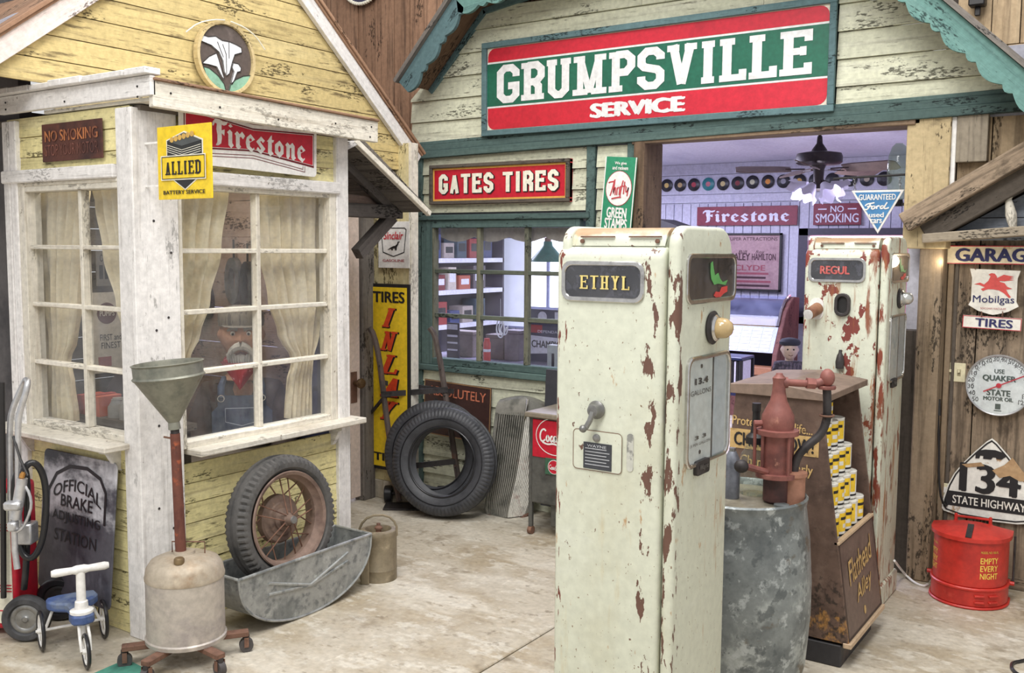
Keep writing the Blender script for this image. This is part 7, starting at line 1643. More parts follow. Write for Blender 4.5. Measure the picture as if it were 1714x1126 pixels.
for i in range(6):
    for j in range(7): MB().box(-w/2+.08+i*(w-.16)/6, -w/2+.08+(i+.88)*(w-.16)/6, -.125+j*.036, -.125+j*.036+.028, .0, .003).xf(M_).build('title_card', LAV, jb, smooth=False)
MB().prism([(.04, zj(545)), (.12, zj(522)), (.24, zj(506)), (.36, zj(498)), (.36, zj(500)), (.24, zj(509)), (.13, zj(525)), (.05, zj(546))], (-w/2+.05, 0, 0), (0, 1, 0), (0, 0, 1), (1, 0, 0), 0, w-.1).build('glass_hood', glassmat('hood_glass', (236, 240, 255), .08, (210, 215, 240)), jb, smooth=False)
MB().tube([(w/2-.055, .03, zj(545)), (w/2-.055, .12, zj(519)), (w/2-.055, .24, zj(503)), (w/2-.055, .36, zj(496))], .014, 6).build('chrome_trim', CHROME, jb)
MB().box(-w/2+.1, w/2-.1, .1, .3, zj(560), zj(535)).build('record_rack', mat('juke_gold', (186, 156, 90), .4), jb, smooth=False)
MB().box(-w/2+.04, w/2-.04, -.16, .02, zj(625), zj(612)).build('lower_rail', mat('juke_rail', (170, 120, 90), .4), jb, smooth=False, bev=.004)
# ---- dark striped crate in front of it
c = AY(1236, 600, 8.2)
g = thing('record_stand', 'dark blue topped stand with upright record sleeves beside the foreground pump', 'stand', (c.x, c.y, 0))
MB().box(-.2, .09, -.15, .15, c.z-.0, c.z+.025).build('top', mat('stand_top', (44, 50, 84), .3), g, smooth=False, bev=.004)
for i in range(12): MB().box(-.19+.023*i, -.175+.023*i, -.14, .1, c.z-.28, c.z-.01).build('sleeve', LAV if i % 2 else BLACKP, g, smooth=False)
MB().box(-.2, .09, -.15, .15, c.z-.31, c.z-.28).build('lower_shelf', MATS['stand_top'], g, smooth=False)
for sx, sy in ((-.19, -.14), (.08, -.14), (-.19, .14), (.08, .14)): MB().box(sx-.012, sx+.012, sy-.012, sy+.012, 0, c.z).build('leg', BLACKP, g, smooth=False)
# ================================================================== FIGURES
def skin_mesh(name, pts, edges, radii, root=0, sub=2):
    me = bpy.data.meshes.new(name+'_s'); me.from_pydata(pts, edges, []); ob = bpy.data.objects.new(name+'_s', me); COL.objects.link(ob)
    ob.modifiers.new('s', 'SKIN'); sd = ob.modifiers.new('d', 'SUBSURF'); sd.levels = sub; sd.render_levels = sub
    for i, r in enumerate(radii): me.skin_vertices[0].data[i].radius = r if hasattr(r, '__len__') else (r, r); me.skin_vertices[0].data[i].use_root = (i == root)
    dg = bpy.context.evaluated_depsgraph_get(); ev = ob.evaluated_get(dg); m2 = bpy.data.meshes.new_from_object(ev); bpy.data.objects.remove(ob)
    b = MB(); b.v = [v.co.copy() for v in m2.vertices]; b.f = [tuple(p.vertices) for p in m2.polygons]; return b
def head_mesh(c, s, nose=1.0):
    """head facing -y, s = half height; brow, nose, cheeks, chin, ears, tapering into a neck"""
    b = MB(); n, m = 40, 30
    def G(x, z, cx, cz, w): return math.exp(-((x-cx)**2+(z-cz)**2)/(w*w))
    for j in range(m+1):
        t = math.pi*j/m; z = -math.cos(t); rr = math.sin(t)
        for i in range(n):
            a = 2*math.pi*i/n; x = rr*math.sin(a)*.74; y = -rr*math.cos(a)*.84
            if z < 0: x *= 1-.2*z*z; 
            if y < 0:
                f = min(1, -y*2)
                y -= f*(.26*nose*G(x, z, 0, -.08, .14)+.10*nose*G(x, z, 0, .1, .1)+.07*G(x, z, -.3, -.12, .2)+.07*G(x, z, .3, -.12, .2)+.06*G(x, z, 0, .3, .4)*1+.09*G(x, z, 0, -.72, .25)-.07*G(x, z, -.27, .1, .13)-.07*G(x, z, .27, .1, .13))
            for sx in (-1, 1):
                e = math.exp(-((z-.0)/.22)**2-((y-.08)/.16)**2)
                if sx*x > .5: x += sx*.14*e
            b.v.append(Vector(c)+Vector((x, y, z))*s)
    b.f += [(j*n+i, j*n+(i+1) % n, (j+1)*n+(i+1) % n, (j+1)*n+i) for j in range(m) for i in range(n)]
    b.lathe([(s*.42, -s*.6), (s*.4, -s*1.0), (s*.46, -s*1.35), (s*.7, -s*1.6)], 20, Vector(c)+Vector((0, s*.12, 0)), cap=False)
    return b
# ---- old mechanic mannequin behind the booth window
XM = -3.98
base = AX(405, 715, XM); base.z = .63
mn = thing('mannequin', 'mannequin of a moustached old mechanic in cap, red bandana and denim overalls', 'mannequin', base, rz=TOCAM+R(14))
m_ = lambda px, py, dy=0: LP(mn, px, py, dy)
hc = m_(404, 560); hs = abs(m_(404, 520).z-m_(404, 612).z)/2
SKN = mat('mannequin_skin', (206, 158, 132), .55, layers=[((190, 130, 108), 8, .5, .72, .6)])
tops = m_(404, 632).z
bd = head_mesh(hc, hs, 1.25)
bd.lathe([(hs*.46, 0), (hs*.5, -hs*.25), (hs*.6, -hs*.6), (hs*.6, -hs*2.2)], 20, hc+Vector((0, hs*.12, -hs*1.33)), cap=False)
bd.build('body', SKN, mn)
sl, sr = m_(340, 640), m_(468, 642)
BRS = mat('brown_shirt', (92, 80, 74), .85, layers=[((66, 58, 54), 9, .45, .7, .8), ((118, 106, 98), 12, .58, .76, .5)], bump=(.5, 18, .01))
pel = Vector((hc.x, .04, .0)); chest = Vector((hc.x, .04, tops-.14)); nk = Vector((hc.x, .03, tops-.02))
pts = [pel, Vector((hc.x, .04, (chest.z)*.55)), chest, nk, Vector((sl.x+.03, .04, tops-.09)), Vector((sl.x-.035, .0, tops-.30)), Vector((sl.x+.02, -.14, tops-.42)), Vector((sr.x-.03, .04, tops-.09)), Vector((sr.x+.035, .0, tops-.30)), Vector((sr.x-.02, -.14, tops-.42))]
pts = [tuple(p) for p in pts]
skin_mesh('shirt', pts, [(0, 1), (1, 2), (2, 3), (2, 4), (4, 5), (5, 6), (2, 7), (7, 8), (8, 9)], [(.17, .12), (.18, .13), (.19, .13), (.08, .08), (.085, .085), (.075, .075), (.06, .06), (.085, .085), (.075, .075), (.06, .06)]).build('shirt', BRS, mn)
DEN = mat('denim', (86, 98, 120), .85, layers=[((62, 74, 98), (20, 20, 20), .45, .7, .8), ((128, 138, 152), (9, 9, 9), .6, .78, .6)], bump=(.3, 60, .003))
bz0, bz1 = m_(404, 712).z, m_(404, 655).z
b = MB(); nx, nz = 14, 8
for k in range(nz+1):
    zz = bz0-.06+(bz1-bz0+.06)*k/nz
    for i in range(nx+1):
        f = i/nx-.5; wd = .30 if k < nz-2 else .24; xx = hc.x+f*wd; b.v.append(Vector((xx, -.16+.28*f*f*.8+.02*(k/nz), zz)))
b.f += [(k*(nx+1)+i, k*(nx+1)+i+1, (k+1)*(nx+1)+i+1, (k+1)*(nx+1)+i) for k in range(nz) for i in range(nx)]
bib = b.build('overalls_bib', DEN, mn)
STI = mat('stitching', (176, 184, 196), .8)
MB().tube([(hc.x-.08, -.17, bz1-.06), (hc.x-.08, -.165, bz0+.05), (hc.x, -.175, bz0+.03), (hc.x+.08, -.165, bz0+.05), (hc.x+.08, -.17, bz1-.06), (hc.x-.08, -.17, bz1-.06)], .002, 5).build('pocket_stitch', STI, bib)
for s in (-1, 1):
    st = MB().tube([(hc.x+s*.1, -.155, bz1-.01), (hc.x+s*.1, -.13, bz1+.05), (hc.x+s*.09, -.02, tops+.0)], .017, 6).build('strap', DEN, mn)
    MB().torus((hc.x+s*.1, -.165, bz1-.01), (0, 1, 0), .016, .004, 14, 6).build('buckle', CHROME, st)
BAN = mat('red_bandana', (166, 40, 54), .8, layers=[((206, 150, 150), 34, .6, .66, .9), ((130, 28, 42), 9, .5, .72, .6)])
bl0, br0, bt0 = m_(368, 606, -.09), m_(440, 604, -.09), m_(402, 652, -.17)
b = MB(); N_ = 10
for k in range(N_+1):
    t = k/N_
    for i in range(N_+1):
        f = i/N_; top = bl0.lerp(br0, f); top.y = -.06-.10*math.sin(f*math.pi); q = top.lerp(Vector((bt0.x, -.185, bt0.z)), t); q.y -= .018*math.sin(f*9+t*4)*(1-t); b.v.append(q)
b.f += [(k*(N_+1)+i, k*(N_+1)+i+1, (k+1)*(N_+1)+i+1, (k+1)*(N_+1)+i) for k in range(N_) for i in range(N_)]
b.build('bandana', BAN, mn); MB().torus((hc.x, .03, m_(404, 606).z), (0, -.2, 1), .075, .024, 24, 8).build('bandana_roll', BAN, mn)
yf = hc.y-hs*.86
for s in (-1, 1):
    e = MB().ball((hc.x+s*hs*.27, hc.y-hs*.80, hc.z+hs*.12), hs*.09, 12, 8).build('eye', mat('eye_white', (226, 220, 210), .3), mn); MB().ball((hc.x+s*hs*.27, hc.y-hs*.86, hc.z+hs*.10), hs*.05, 10, 6).build('pupil', INK, e)
    MB().tube([(hc.x+s*hs*.1, hc.y-hs*.9, hc.z+hs*.26), (hc.x+s*hs*.28, hc.y-hs*.9, hc.z+hs*.32), (hc.x+s*hs*.45, hc.y-hs*.74, hc.z+hs*.22)], (.012, .006), 6).build('eyebrow', mat('grey_hair', (150, 146, 140), .9), mn)
    MB().tube([(hc.x, hc.y-hs*1.06, hc.z-hs*.30), (hc.x+s*hs*.2, hc.y-hs*1.02, hc.z-hs*.36), (hc.x+s*hs*.4, hc.y-hs*.9, hc.z-hs*.58), (hc.x+s*hs*.44, hc.y-hs*.8, hc.z-hs*.8)], (.024, .008), 8, smooth=1).build('moustache', mat('white_hair', (206, 202, 194), .9, layers=[((150, 146, 140), (60, 60, 10), .5, .7, .7)]), mn)
b = MB()
for i in range(11):
    f = i/10-.5; b.tube([(hc.x+f*hs*.9, hc.y-hs*(.86-.5*f*f*2), hc.z-hs*.62), (hc.x+f*hs*.85, hc.y-hs*(.86-.5*f*f*2), hc.z-hs*.95)], (.012, .005), 5)
b.build('beard', 'white_hair', mn, kind='stuff')
MB().tube([(hc.x-hs*.18, hc.y-hs*.95, hc.z-hs*.62), (hc.x, hc.y-hs*1.0, hc.z-hs*.55), (hc.x+hs*.18, hc.y-hs*.95, hc.z-hs*.62)], .005, 6).build('mouth', mat('mouth_dark', (90, 50, 46)), mn)
cap = MB().lathe([(hs*.79, hs*.34), (hs*.82, hs*.5), (hs*.8, hs*.78), (hs*.66, hs*.98), (hs*.3, hs*1.07), (0, hs*1.08)], 30, hc, sx=1, sy=1.06, cap=False).build('cap', mat('striped_cap', (134, 128, 120), .85, layers=[((84, 82, 82), (90, 90, 4), .5, .6, .7)]), mn)
b = MB(); 
for k in range(2):
    for i in range(13):
        a = R(205+130*i/12); rr = hs*(.80 if k == 0 else 1.16); b.v.append(hc+Vector((math.cos(a)*hs*(.8 if k == 0 else .72), math.sin(a)*rr, hs*(.40 if k == 0 else .34))))
b.f += [(i, i+1, 13+i+1, 13+i) for i in range(12)]
b.build('visor', 'striped_cap', cap)
# ---- small doll behind the rack
YD_ = 6.2
c = AY(1321, 640, YD_)
dl = thing('doll', 'small doll in a dark cap and plaid shirt beyond the oil rack', 'doll', (c.x, c.y, c.z), rz=TOCAM-R(10))
d_ = lambda px, py, dy=0: LP(dl, px, py, dy)
hc = d_(1322, 585); hs = abs(d_(1322, 566).z-d_(1322, 600).z)/2*1.05
b = head_mesh(hc, hs, .45); tz = d_(1322, 603).z
b.lathe([(hs*.36, 0), (hs*.4, -hs*.5), (hs*.4, -hs*2)], 16, Vector((hc.x, hc.y+hs*.1, tz)), cap=False); b.build('body', mat('doll_skin', (196, 172, 158), .5), dl)
PL = mat('plaid', (92, 84, 100), .85, layers=[((40, 38, 52), (60, 60, 8), .5, .56, .8), ((40, 38, 52), (8, 8, 60), .5, .56, .8), ((150, 120, 130), 40, .6, .7, .5)])
skin_mesh('doll_shirt', [tuple(v) for v in (Vector((hc.x, .0, tz-hs*3.2)), Vector((hc.x, 0, tz-hs*.6)), Vector((hc.x, 0, tz-hs*.02)), Vector((hc.x-hs*1.1, 0, tz-hs*.45)), Vector((hc.x-hs*1.35, -.02, tz-hs*2.2)), Vector((hc.x+hs*1.1, 0, tz-hs*.45)), Vector((hc.x+hs*1.35, -.02, tz-hs*2.2)))], [(0, 1), (1, 2), (1, 3), (3, 4), (1, 5), (5, 6)], [hs*.85, hs*.9, hs*.45, hs*.5, hs*.4, hs*.5, hs*.4]).build('shirt', PL, dl)
for s in (-1, 1): MB().ball((hc.x+s*hs*.27, hc.y-hs*.80, hc.z+hs*.08), hs*.085, 8, 6).build('eye', INK, dl)
MB().tube([(hc.x-hs*.2, hc.y-hs*.86, hc.z-hs*.42), (hc.x, hc.y-hs*.92, hc.z-hs*.5), (hc.x+hs*.2, hc.y-hs*.86, hc.z-hs*.42)], hs*.03, 5).build('mouth', MATS['mouth_dark'], dl)
MB().lathe([(hs*.8, hs*.42), (hs*.95, hs*.55), (hs*.98, hs*.75), (hs*.75, hs*1.0), (hs*.3, hs*1.12), (0, hs*1.13)], 24, hc+Vector((0, 0, 0)), cap=False).build('cap', mat('dark_cap', (44, 46, 62), .8), dl)
MB().box(hc.x-.1, hc.x+.1, -.09, .12, -c.z+.0, tz-hs*3.0).build('box_seat', DARKW('v'), dl, smooth=False)
# ================================================================== SEEN THROUGH THE MAIN WINDOW
# ---- bright daylight window and white screen on the back wall
w4 = struct('window_4')
x0, x1 = AY(884, 450, 9.93).x, AY(985, 450, 9.93).x; zt, zb = AY(915, 398, 9.93).z, AY(915, 514, 9.93).z
DAY = mat('daylight', (255, 255, 255), .5, emit=((236, 244, 255), 2.6))
xm = AY(917, 450, 9.93).x
for a, b in ((x0, xm-.02), (xm+.02, x1)): MB().box(a, b, 9.955, 9.965, zb, zt).build('pane', DAY, w4, smooth=False)
FRM = mat('window_frame_lav', (150, 156, 186), .5)
for r in ((x0-.04, x0, zb-.04, zt+.04), (x1, x1+.04, zb-.04, zt+.04), (xm-.02, xm+.02, zb, zt)): MB().box(r[0], r[1], 9.93, 9.97, r[2], r[3]).build('stile', FRM, w4, smooth=False)
for r in ((x0, x1, zt, zt+.04), (x0, x1, zb-.04, zb)): MB().box(r[0], r[1], 9.93, 9.97, r[2], r[3]).build('rail', FRM, w4, smooth=False)
x0, x1 = AY(829, 450, 9.9).x, AY(880, 450, 9.9).x; zt, zb = AY(855, 398, 9.9).z, AY(855, 545, 9.9).z
g = thing('roller_blind', 'tall white roller blind beside the bright far window', 'blind', ((x0+x1)/2, 9.9, zt))
BLN = mat('blind_glow', (236, 240, 250), .6, emit=((220, 230, 255), .35))  # cloth given a faint glow of its own, though it is no lamp
MB().box(-(x1-x0)/2, (x1-x0)/2, -.006, .0, zb-zt, 0).build('cloth', BLN, g, smooth=False); MB().cyl((-(x1-x0)/2, .01, .02), ((x1-x0)/2, .01, .02), .03).build('roller', FRM, g); MB().box(-(x1-x0)/2, (x1-x0)/2, -.012, .006, zb-zt-.02, zb-zt).build('bottom_rail', FRM, g, smooth=False)
# ---- wall shelves on the left room wall with boxes
XL = -6.98
def sx_(px, py): return AX(px, py, XL+.28)
su = thing('wall_shelves', 'white wall shelves seen through the left panes of the main window', 'shelves', AX(780, 420, XL))
so = MWORLD[su].col[3].xyz
ya, yb = sx_(722, 420).y-.3, 9.7
lev = [sx_(780, y).z for y in (432, 484, 540, 590)]
SHW = mat('shelf_white', (226, 228, 240), .6); SHD = mat('shelf_dark', (70, 66, 76), .6)
for k, z in enumerate(lev): MB().box(0, .3, ya-so.y, yb-so.y, z-.05-so.z, z-so.z).build('shelf_board', SHW, su, smooth=False)
MB().box(0, .012, ya-so.y, yb-so.y, lev[-1]-so.z, lev[0]+.5-so.z).build('back_board', SHD, su, smooth=False)
for y in (ya, yb-.03): MB().box(0, .3, y-so.y, y+.03-so.y, lev[-1]-.4-so.z, lev[0]+.5-so.z).build('upright', SHD, su, smooth=False)
BOXC = [(150, 60, 56), (176, 92, 70), (60, 70, 110), (92, 84, 88), (170, 160, 150), (120, 50, 50), (70, 86, 96), (200, 190, 176)]
names = ['small carton', 'tall carton', 'flat box', 'oil tin']
pos = ['at the front', 'second along', 'third along', 'fourth along', 'fifth along', 'sixth along', 'seventh along']; shn = ['top', 'upper', 'middle', 'lowest']
for k in range(3):
    y = ya+.12; j = 0
    while y < yb-.3 and j < 7:
        wd = random.uniform(.14, .26); hh = random.uniform(.14, .27); cc = (k*3+j*2) % 8
        g = thing('carton', '%s coloured carton %s on the %s shelf behind the main window' % (['dark red', 'brick', 'navy', 'grey', 'beige', 'maroon', 'slate', 'cream'][cc], pos[j], shn[k]), 'carton', (XL+.16, y+wd/2, lev[k]), group='cartons on the wall shelves')
        m = mat('carton_%d' % cc, BOXC[cc], .6)
        MB().box(-.1, .1, -wd/2+.01, wd/2-.01, 0, hh).build('box', m, g, smooth=False, bev=.003); MB().box(.1, .102, -wd*.32, wd*.32, hh*.35, hh*.75).build('label_panel', SHW if cc % 2 else BLACKP, g, smooth=False)
        y += wd+.04; j += 1
# ---- cluttered counter under the window
YCn = 5.75
ctz = AY(820, 606, YCn).z
ct_ = thing('counter', 'low cluttered counter inside below the main window', 'counter', (-4.3, 5.78, 0))
MB().box(-1.3, 1.2, -.42, .3, ctz-.04, ctz).build('top', mat('counter_top', (126, 122, 140), .5), ct_, smooth=False, bev=.004); MB().box(-1.25, 1.15, -.36, .28, 0, ctz-.04).build('front', DARKW('v'), ct_, smooth=False)
def onc(px, Y, name, label, cat): return thing(name, label, cat, (AY(px, 600, Y).x, Y, ctz))
g = onc(815, 5.6, 'red_can', 'tall red spray can on the counter behind the main window', 'can'); s_ = (AY(815, 566, 5.6).z-ctz)
MB().lathe([(0, 0), (.026, 0), (.026, s_*.85), (.02, s_*.9), (.02, s_), (0, s_)], 20).build('body', mat('can_red', (196, 66, 60), .4), g); MB().lathe([(.0265, s_*.5), (.0265, s_*.6)], 20, cap=False).build('band', SHW, g)
g = onc(929, 5.55, 'small_tin', 'small grey tin with a figure on it beside the foreground pump', 'tin'); s_ = AY(929, 577, 5.55).z-ctz
MB().box(-.045, .045, -.03, .03, 0, s_).build('body', mat('tin_grey', (176, 184, 180), .4), g, smooth=False, bev=.003); MB().box(-.008, .012, -.032, -.03, s_*.2, s_*.7).build('figure_print', INK, g, smooth=False)
# champion and other display cards standing on the counter
x0, x1 = AY(886, 560, 6.0).x, AY(960, 560, 6.0).x; zt = AY(915, 518, 6.0).z
g = plate('display_card', 'dark display card with a white lettered panel on the counter', 'display card', FY(((x0+x1)/2, 6.0, (zt+ctz)/2)), x1-x0, zt-ctz, .012, mat('card_dark', (70, 72, 92), .5, layers=[((96, 98, 118), 9, .5, .72, .6)]))
w, h = x1-x0, zt-ctz
decal(g, [(-.5*w, .0*h), (.44*w, -.04*h), (.38*w, -.3*h), (-.5*w, -.36*h)][::-1], SHW, .001, 'white_panel'); txt(g, 'CHAMPION', -.04*w, -.16*h, .8*w, .14*h, INK, .0025, bold=.03)
txt(g, 'DEPENDABLE', .0, .08*h, .6*w, .05*h, SHW, .001); decal(g, ell(.05*w+.02, .05*w+.02, 18, -.2*w, .36*h), SHW, .001, 'round_badge'); decal(g, rect(.08*w, .3*w, .26*h, .46*h), SHW, .001, 'badge')
decal(g, rect(-.46*w, -.2*w, .05*h, .2*h), mat('card_red', (176, 66, 66)), .0012, 'red_tab')
x0, x1 = AY(748, 570, 5.8).x, AY(768, 570, 5.8).x; zt = AY(757, 540, 5.8).z
g = plate('display_card', 'narrow card of white labels at the left of the counter', 'display card', FY(((x0+x1)/2, 5.8, (zt+ctz)/2)), x1-x0, zt-ctz, .012, SHD)
w, h = x1-x0, zt-ctz
for i, hh in enumerate((.3, .12, .1, .1)): decal(g, rect(-w*.45, w*.4, h*(.46-.2*i-(.1 if i else 0))-hh*h*.5, h*(.46-.2*i-(.1 if i else 0))), SHW, .001, 'white_label')
for i, (px, ww, hh, cc, lab) in enumerate(((782, .22, .17, (150, 140, 136), 'grey brown cloth-topped box at the left of the counter'), (838, .15, .16, (122, 110, 108), 'brown carton in the middle of the counter'), (866, .13, .2, (134, 126, 132), 'pale carton at the right of the counter'))):
    q = AY(px, 600, 6.0); g = thing('counter_box', lab, 'box', (q.x, 5.98, ctz)); m = mat('cbox%d' % i, cc, .7, layers=[((90, 84, 88), 7, .5, .72, .6)])
    MB().box(-ww/2, ww/2, -.06, .06, 0, hh).build('box', m, g, smooth=False, bev=.004); MB().box(-ww/2-.005, ww/2+.005, -.065, .065, hh, hh+.025).build('lid', m, g, smooth=False, bev=.003)
g = thing('bead_string', 'looped white wire ornament hanging inside the main window', 'ornament', AY(838, 525, 5.45))
o0 = MWORLD[g].col[3].xyz; q = lambda px, py: tuple(AY(px, py, 5.45)-o0)
MB().tube([q(838, 500), q(838, 536)], .002, 5).build('thread', SHW, g)
for P in ([(833, 536), (830, 555), (838, 568), (845, 555), (842, 536), (838, 540)], [(838, 536), (834, 550), (840, 565), (848, 548)], [(842, 538), (836, 556), (848, 562), (850, 545)]): MB().tube([q(*p) for p in P], .005, 6, smooth=2).build('loop', SHW, g)
# green pendant lamp
c = AY(917, 412, 5.9); pm = (AY(927, 412, 5.9).x-c.x)/10
g = thing('pendant_lamp', 'green conical pendant lamp inside the main window', 'lamp', c)
zz = lambda py: AY(917, py, 5.9).z-c.z
MB().lathe([(6*pm, zz(404)), (7*pm, zz(411)), (24*pm, zz(434)), (25*pm, zz(438)), (23*pm, zz(436)), (5*pm, zz(410))], 30, cap=False).build('shade', mat('lamp_green', (66, 152, 130), .35), g)
MB().lathe([(5*pm, zz(405)), (5*pm, zz(398)), (2*pm, zz(396)), (0, zz(396))], 16).build('cap', mat('lamp_brass', (168, 140, 120), .4, .5), g); MB().cyl((0, 0, zz(397)), (0, 0, RC-c.z), .004, n=6).build('cord', INK, g)
# lace valance along the top of the window
b = MB(); n = 60; xa, xb = xs_main[0], xs_main[1]; zt = zs_main
for k in range(5):
    for i in range(n+1):
        x = xa+(xb-xa)*i/n; dip = .06+.03*abs(math.sin(i/n*math.pi*4)); b.v.append(Vector((x, YW+.07+.006*math.sin(i*1.3), zt-dip*k/4)))
b.f += [(k*(n+1)+i, k*(n+1)+i+1, (k+1)*(n+1)+i+1, (k+1)*(n+1)+i) for k in range(4) for i in range(n)]
o = b.build('valance', mat('valance_cloth', (176, 168, 156), .9), None, origin=(0, YW+.07, zt)); tag(o, 'grey scalloped cloth valance along the top of the main window', 'valance')
# ================================================================== INSIDE THE BOOTH
CUR = mat('curtain_cloth', (226, 212, 178), .85, layers=[((206, 188, 150), (8, 8, 3), .45, .7, .6), ((240, 230, 204), (14, 14, 4), .56, .76, .6)], bump=(.25, 40, .003))
def curtain(label, fn, nrm, rows, folds, amp=.018):
    """rows: (py, left px, right px); fn maps a pixel to the curtain's plane"""
    b = MB(); n = 60; nr = 28; seed = random.random()*6
    ys = [r[0] for r in rows]
    for j in range(nr+1):
        py = ys[0]+(ys[-1]-ys[0])*j/nr; k = max(i for i in range(len(rows)-1) if rows[i][0] <= py+1e-6); r0, r1 = rows[k], rows[k+1]; f = (py-r0[0])/(r1[0]-r0[0]); f = f*f*(3-2*f)
        l, r = r0[1]+(r1[1]-r0[1])*f, r0[2]+(r1[2]-r0[2])*f
        for i in range(n+1):
            t = i/n; v = fn(l+(r-l)*t, py); b.v.append(v+Vector(nrm)*(amp*math.sin(t*folds*2*math.pi+seed+.6*math.sin(j*.25))+amp*.4*math.sin(t*folds*4.3*math.pi+j*.12)))
    b.f += [(j*(n+1)+i, j*(n+1)+i+1, (j+1)*(n+1)+i+1, (j+1)*(n+1)+i) for j in range(nr) for i in range(n)]
    c = sum(b.v, Vector())/len(b.v); o = b.build('curtain', CUR, None, ang=80, origin=c); return tag(o, label, 'curtain', 'cream booth curtains')
fR = lambda px, py: AX(px, py, XB-.09); fL = lambda px, py: AY(px, py, YBF+.10)
curtain('cream curtain swept left in the booth side window, beside the corner post', fR, (1, 0, 0), [(315, 262, 384), (420, 262, 372), (500, 264, 352), (560, 266, 334), (600, 266, 318), (640, 266, 305)], 5)
curtain('gathered cream curtain at the right of the booth side window', fR, (1, 0, 0), [(315, 430, 552), (420, 436, 550), (500, 450, 546), (560, 468, 534), (603, 492, 522), (640, 484, 520), (700, 480, 520)], 6)
curtain('gathered cream curtain at the left of the booth front window', fL, (0, -1, 0), [(312, 52, 150), (420, 56, 140), (510, 68, 132), (570, 80, 124), (602, 84, 112), (640, 80, 120), (705, 76, 128)], 6)
curtain('cream curtain swept right in the booth front window, beside the corner post', fL, (0, -1, 0), [(312, 160, 240), (340, 166, 242), (420, 180, 242), (510, 200, 244), (590, 222, 248), (640, 232, 252)], 5)
# things on the booth walls and sill
PAP = mat('poster_paper', (206, 200, 190), .7, layers=[((180, 172, 160), 6, .5, .72, .6)])
def on_inner(px0, py0, px1, py1, X):
    a, b = AX(px0, py0, X), AX(px1, py1, X); return a.y, b.y, b.z, a.z
y0, y1, z0, z1 = on_inner(150, 490, 208, 620, -4.9)
g = plate('booth_poster', 'pale FIRST and FINEST poster with a dark round badge inside the booth', 'poster', FX((-4.9, (y0+y1)/2, (z0+z1)/2)), y1-y0, z1-z0, .006, PAP)
w, h = y1-y0, z1-z0
decal(g, ell(w*.3, w*.3, 24, 0, h*.24), mat('badge_maroon', (92, 52, 54)), .001, 'round_badge'); txt(g, 'PUMPS', 0, h*.24, w*.46, .03, PAP, .0025, bold=.03)
txt(g, 'FIRST and', .02, -h*.06, w*.66, .035, INK, .001); txt(g, 'FINEST', .02, -h*.16, w*.6, .035, INK, .001); decal(g, rect(-w*.3, w*.1, -h*.42, -h*.3), mat('poster_red', (150, 70, 66)), .001, 'red_block')
y0, y1, z0, z1 = on_inner(160, 420, 186, 478, -4.9)
g = plate('booth_poster', 'small dark OIL placard above the round-badge poster inside the booth', 'poster', FX((-4.9, (y0+y1)/2, (z0+z1)/2)), y1-y0, z1-z0, .006, mat('placard_grey', (120, 116, 112))); txt(g, 'OIL', 0, (z1-z0)*.3, (y1-y0)*.5, .04, INK, .001); decal(g, rect(-(y1-y0)*.3, -(y1-y0)*.05, -(z1-z0)*.3, (z1-z0)*.1), INK, .001, 'print_block'); decal(g, rect((y1-y0)*.08, (y1-y0)*.3, -(z1-z0)*.3, (z1-z0)*.1), INK, .001, 'print_block')
# books on the inner ledge
zs_ = .62
def led(px, Y): q = AY(px, 700, Y); return q.x
LZ0 = LZ[0]
lg_ = thing('booth_ledge', 'grey wooden ledge under the booth front window carrying books and jars', 'ledge', (-3.98, 2.68, 0)); MB().box(-.45, .40, -.08, .10, LZ0-.03, LZ0+.0).build('shelf', GI, lg_, smooth=False); MB().box(-.42, .38, -.06, .08, .62, LZ0-.03).build('support', GI, lg_, smooth=False)
bx = [(152, (176, 74, 58)), (162, (186, 84, 62)), (172, (160, 62, 52)), (181, (190, 96, 74))]
for i, (px, cc) in enumerate(bx):
    q = AY(px, 680, 2.67); hh = AY(px, 658+3*(i % 2), 2.67).z-LZ0
    g = thing('book', ['first red book from the curtain on the booth ledge', 'second red book from the curtain on the booth ledge', 'third red book from the curtain on the booth ledge', 'last red book in the row on the booth ledge'][i], 'book', (q.x, 2.67, LZ0), group='red books on the booth ledge')
    MB().box(-.019, .019, -.06, .06, 0, hh).build('cover', mat('book_red%d' % i, cc, .6), g, smooth=False, bev=.002); MB().box(-.015, .015, -.055, .061, .004, hh+.0005-.004).build('pages', PAP, g, smooth=False)
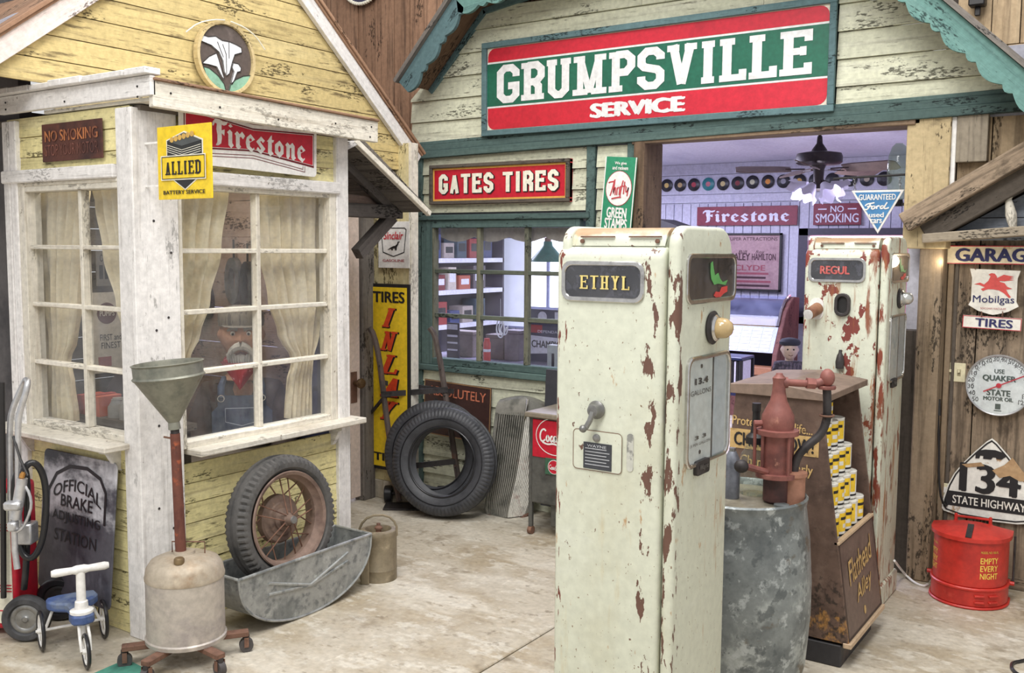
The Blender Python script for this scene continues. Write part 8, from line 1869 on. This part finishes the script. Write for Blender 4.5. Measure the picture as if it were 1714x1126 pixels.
for i, (px, rr, hh) in enumerate(((198, .045, .08), (219, .05, .1))):
    q = AY(px, 700, 2.67); g = thing('stone_jar', ['squat grey stoneware jar beside the red books', 'taller grey stoneware jar next to the corner post'][i], 'jar', (q.x, 2.67, LZ0))
    MB().lathe([(0, 0), (rr, 0), (rr, hh*.6), (rr*.7, hh*.85), (rr*.6, hh), (rr*.66, hh*1.03), (rr*.5, hh*1.03)], 20).build('pot', mat('stoneware', (150, 146, 138), .5), g); MB().lathe([(rr*.55, hh*1.03), (rr*.5, hh*1.12), (0, hh*1.14)], 16).build('lid', 'stoneware', g)
c = AX(212, 655, -4.6)
g = thing('round_plate', 'dark round plate standing at the back of the booth', 'plate', FX(c))
MB().lathe([(.11, -.01), (.115, 0), (.09, .006), (0, .004)], 30).build('disc', mat('dark_plate', (70, 54, 52), .5), g); MB().lathe([(.03, .005), (.03, .009), (0, .01)], 16).build('boss', 'dark_plate', g)
# hanging gear and coat at the back, seen over the mannequin's shoulder
pts = [((345, 505), 'left dark iron pulley on the booth wall behind the mannequin', .05, .10), ((392, 470), 'middle grey iron pulley on the booth wall behind the mannequin', .06, .13), ((415, 480), 'right dark iron pulley on the booth wall behind the mannequin', .05, .14)]
for (px, py), lab, rr, hh in pts:
    c = AY(px, py, 3.64); g = thing('iron_pulley', lab, 'pulley', FY(c), group='iron pulleys in the booth')
    ringprism(ell(rr, hh, 24), ell(rr*.5, hh*.55, 24), -.02, .02).build('block', DARKM if px != 392 else STEEL, g); MB().tube([(0, hh, 0), (0, hh+.1, 0)], .006, 6).build('hook', DARKM, g)
c = AY(455, 600, 3.63)
g = plate('dark_cabinet', 'dark blue cabinet side behind the gathered curtain in the booth', 'cabinet', FY((-3.72, 3.62, 1.1)), .26, .96, .06, mat('navy_cabinet', (62, 66, 92), .5), bev=.004); MB().box(.08, .1, .0, .1, 0, .02).build('handle', STEEL, g, bev=.002)
c = AY(330, 520, 3.62)
g = thing('wall_cable', 'loop of black cable hanging on the pink booth wall', 'cable', FY(c)); MB().tube([(-.06, .1, 0), (-.03, -.02, .01), (.03, -.06, .01), (.09, .02, .01), (.1, .2, 0)], .008, 6, smooth=2).build('loop', INK, g)
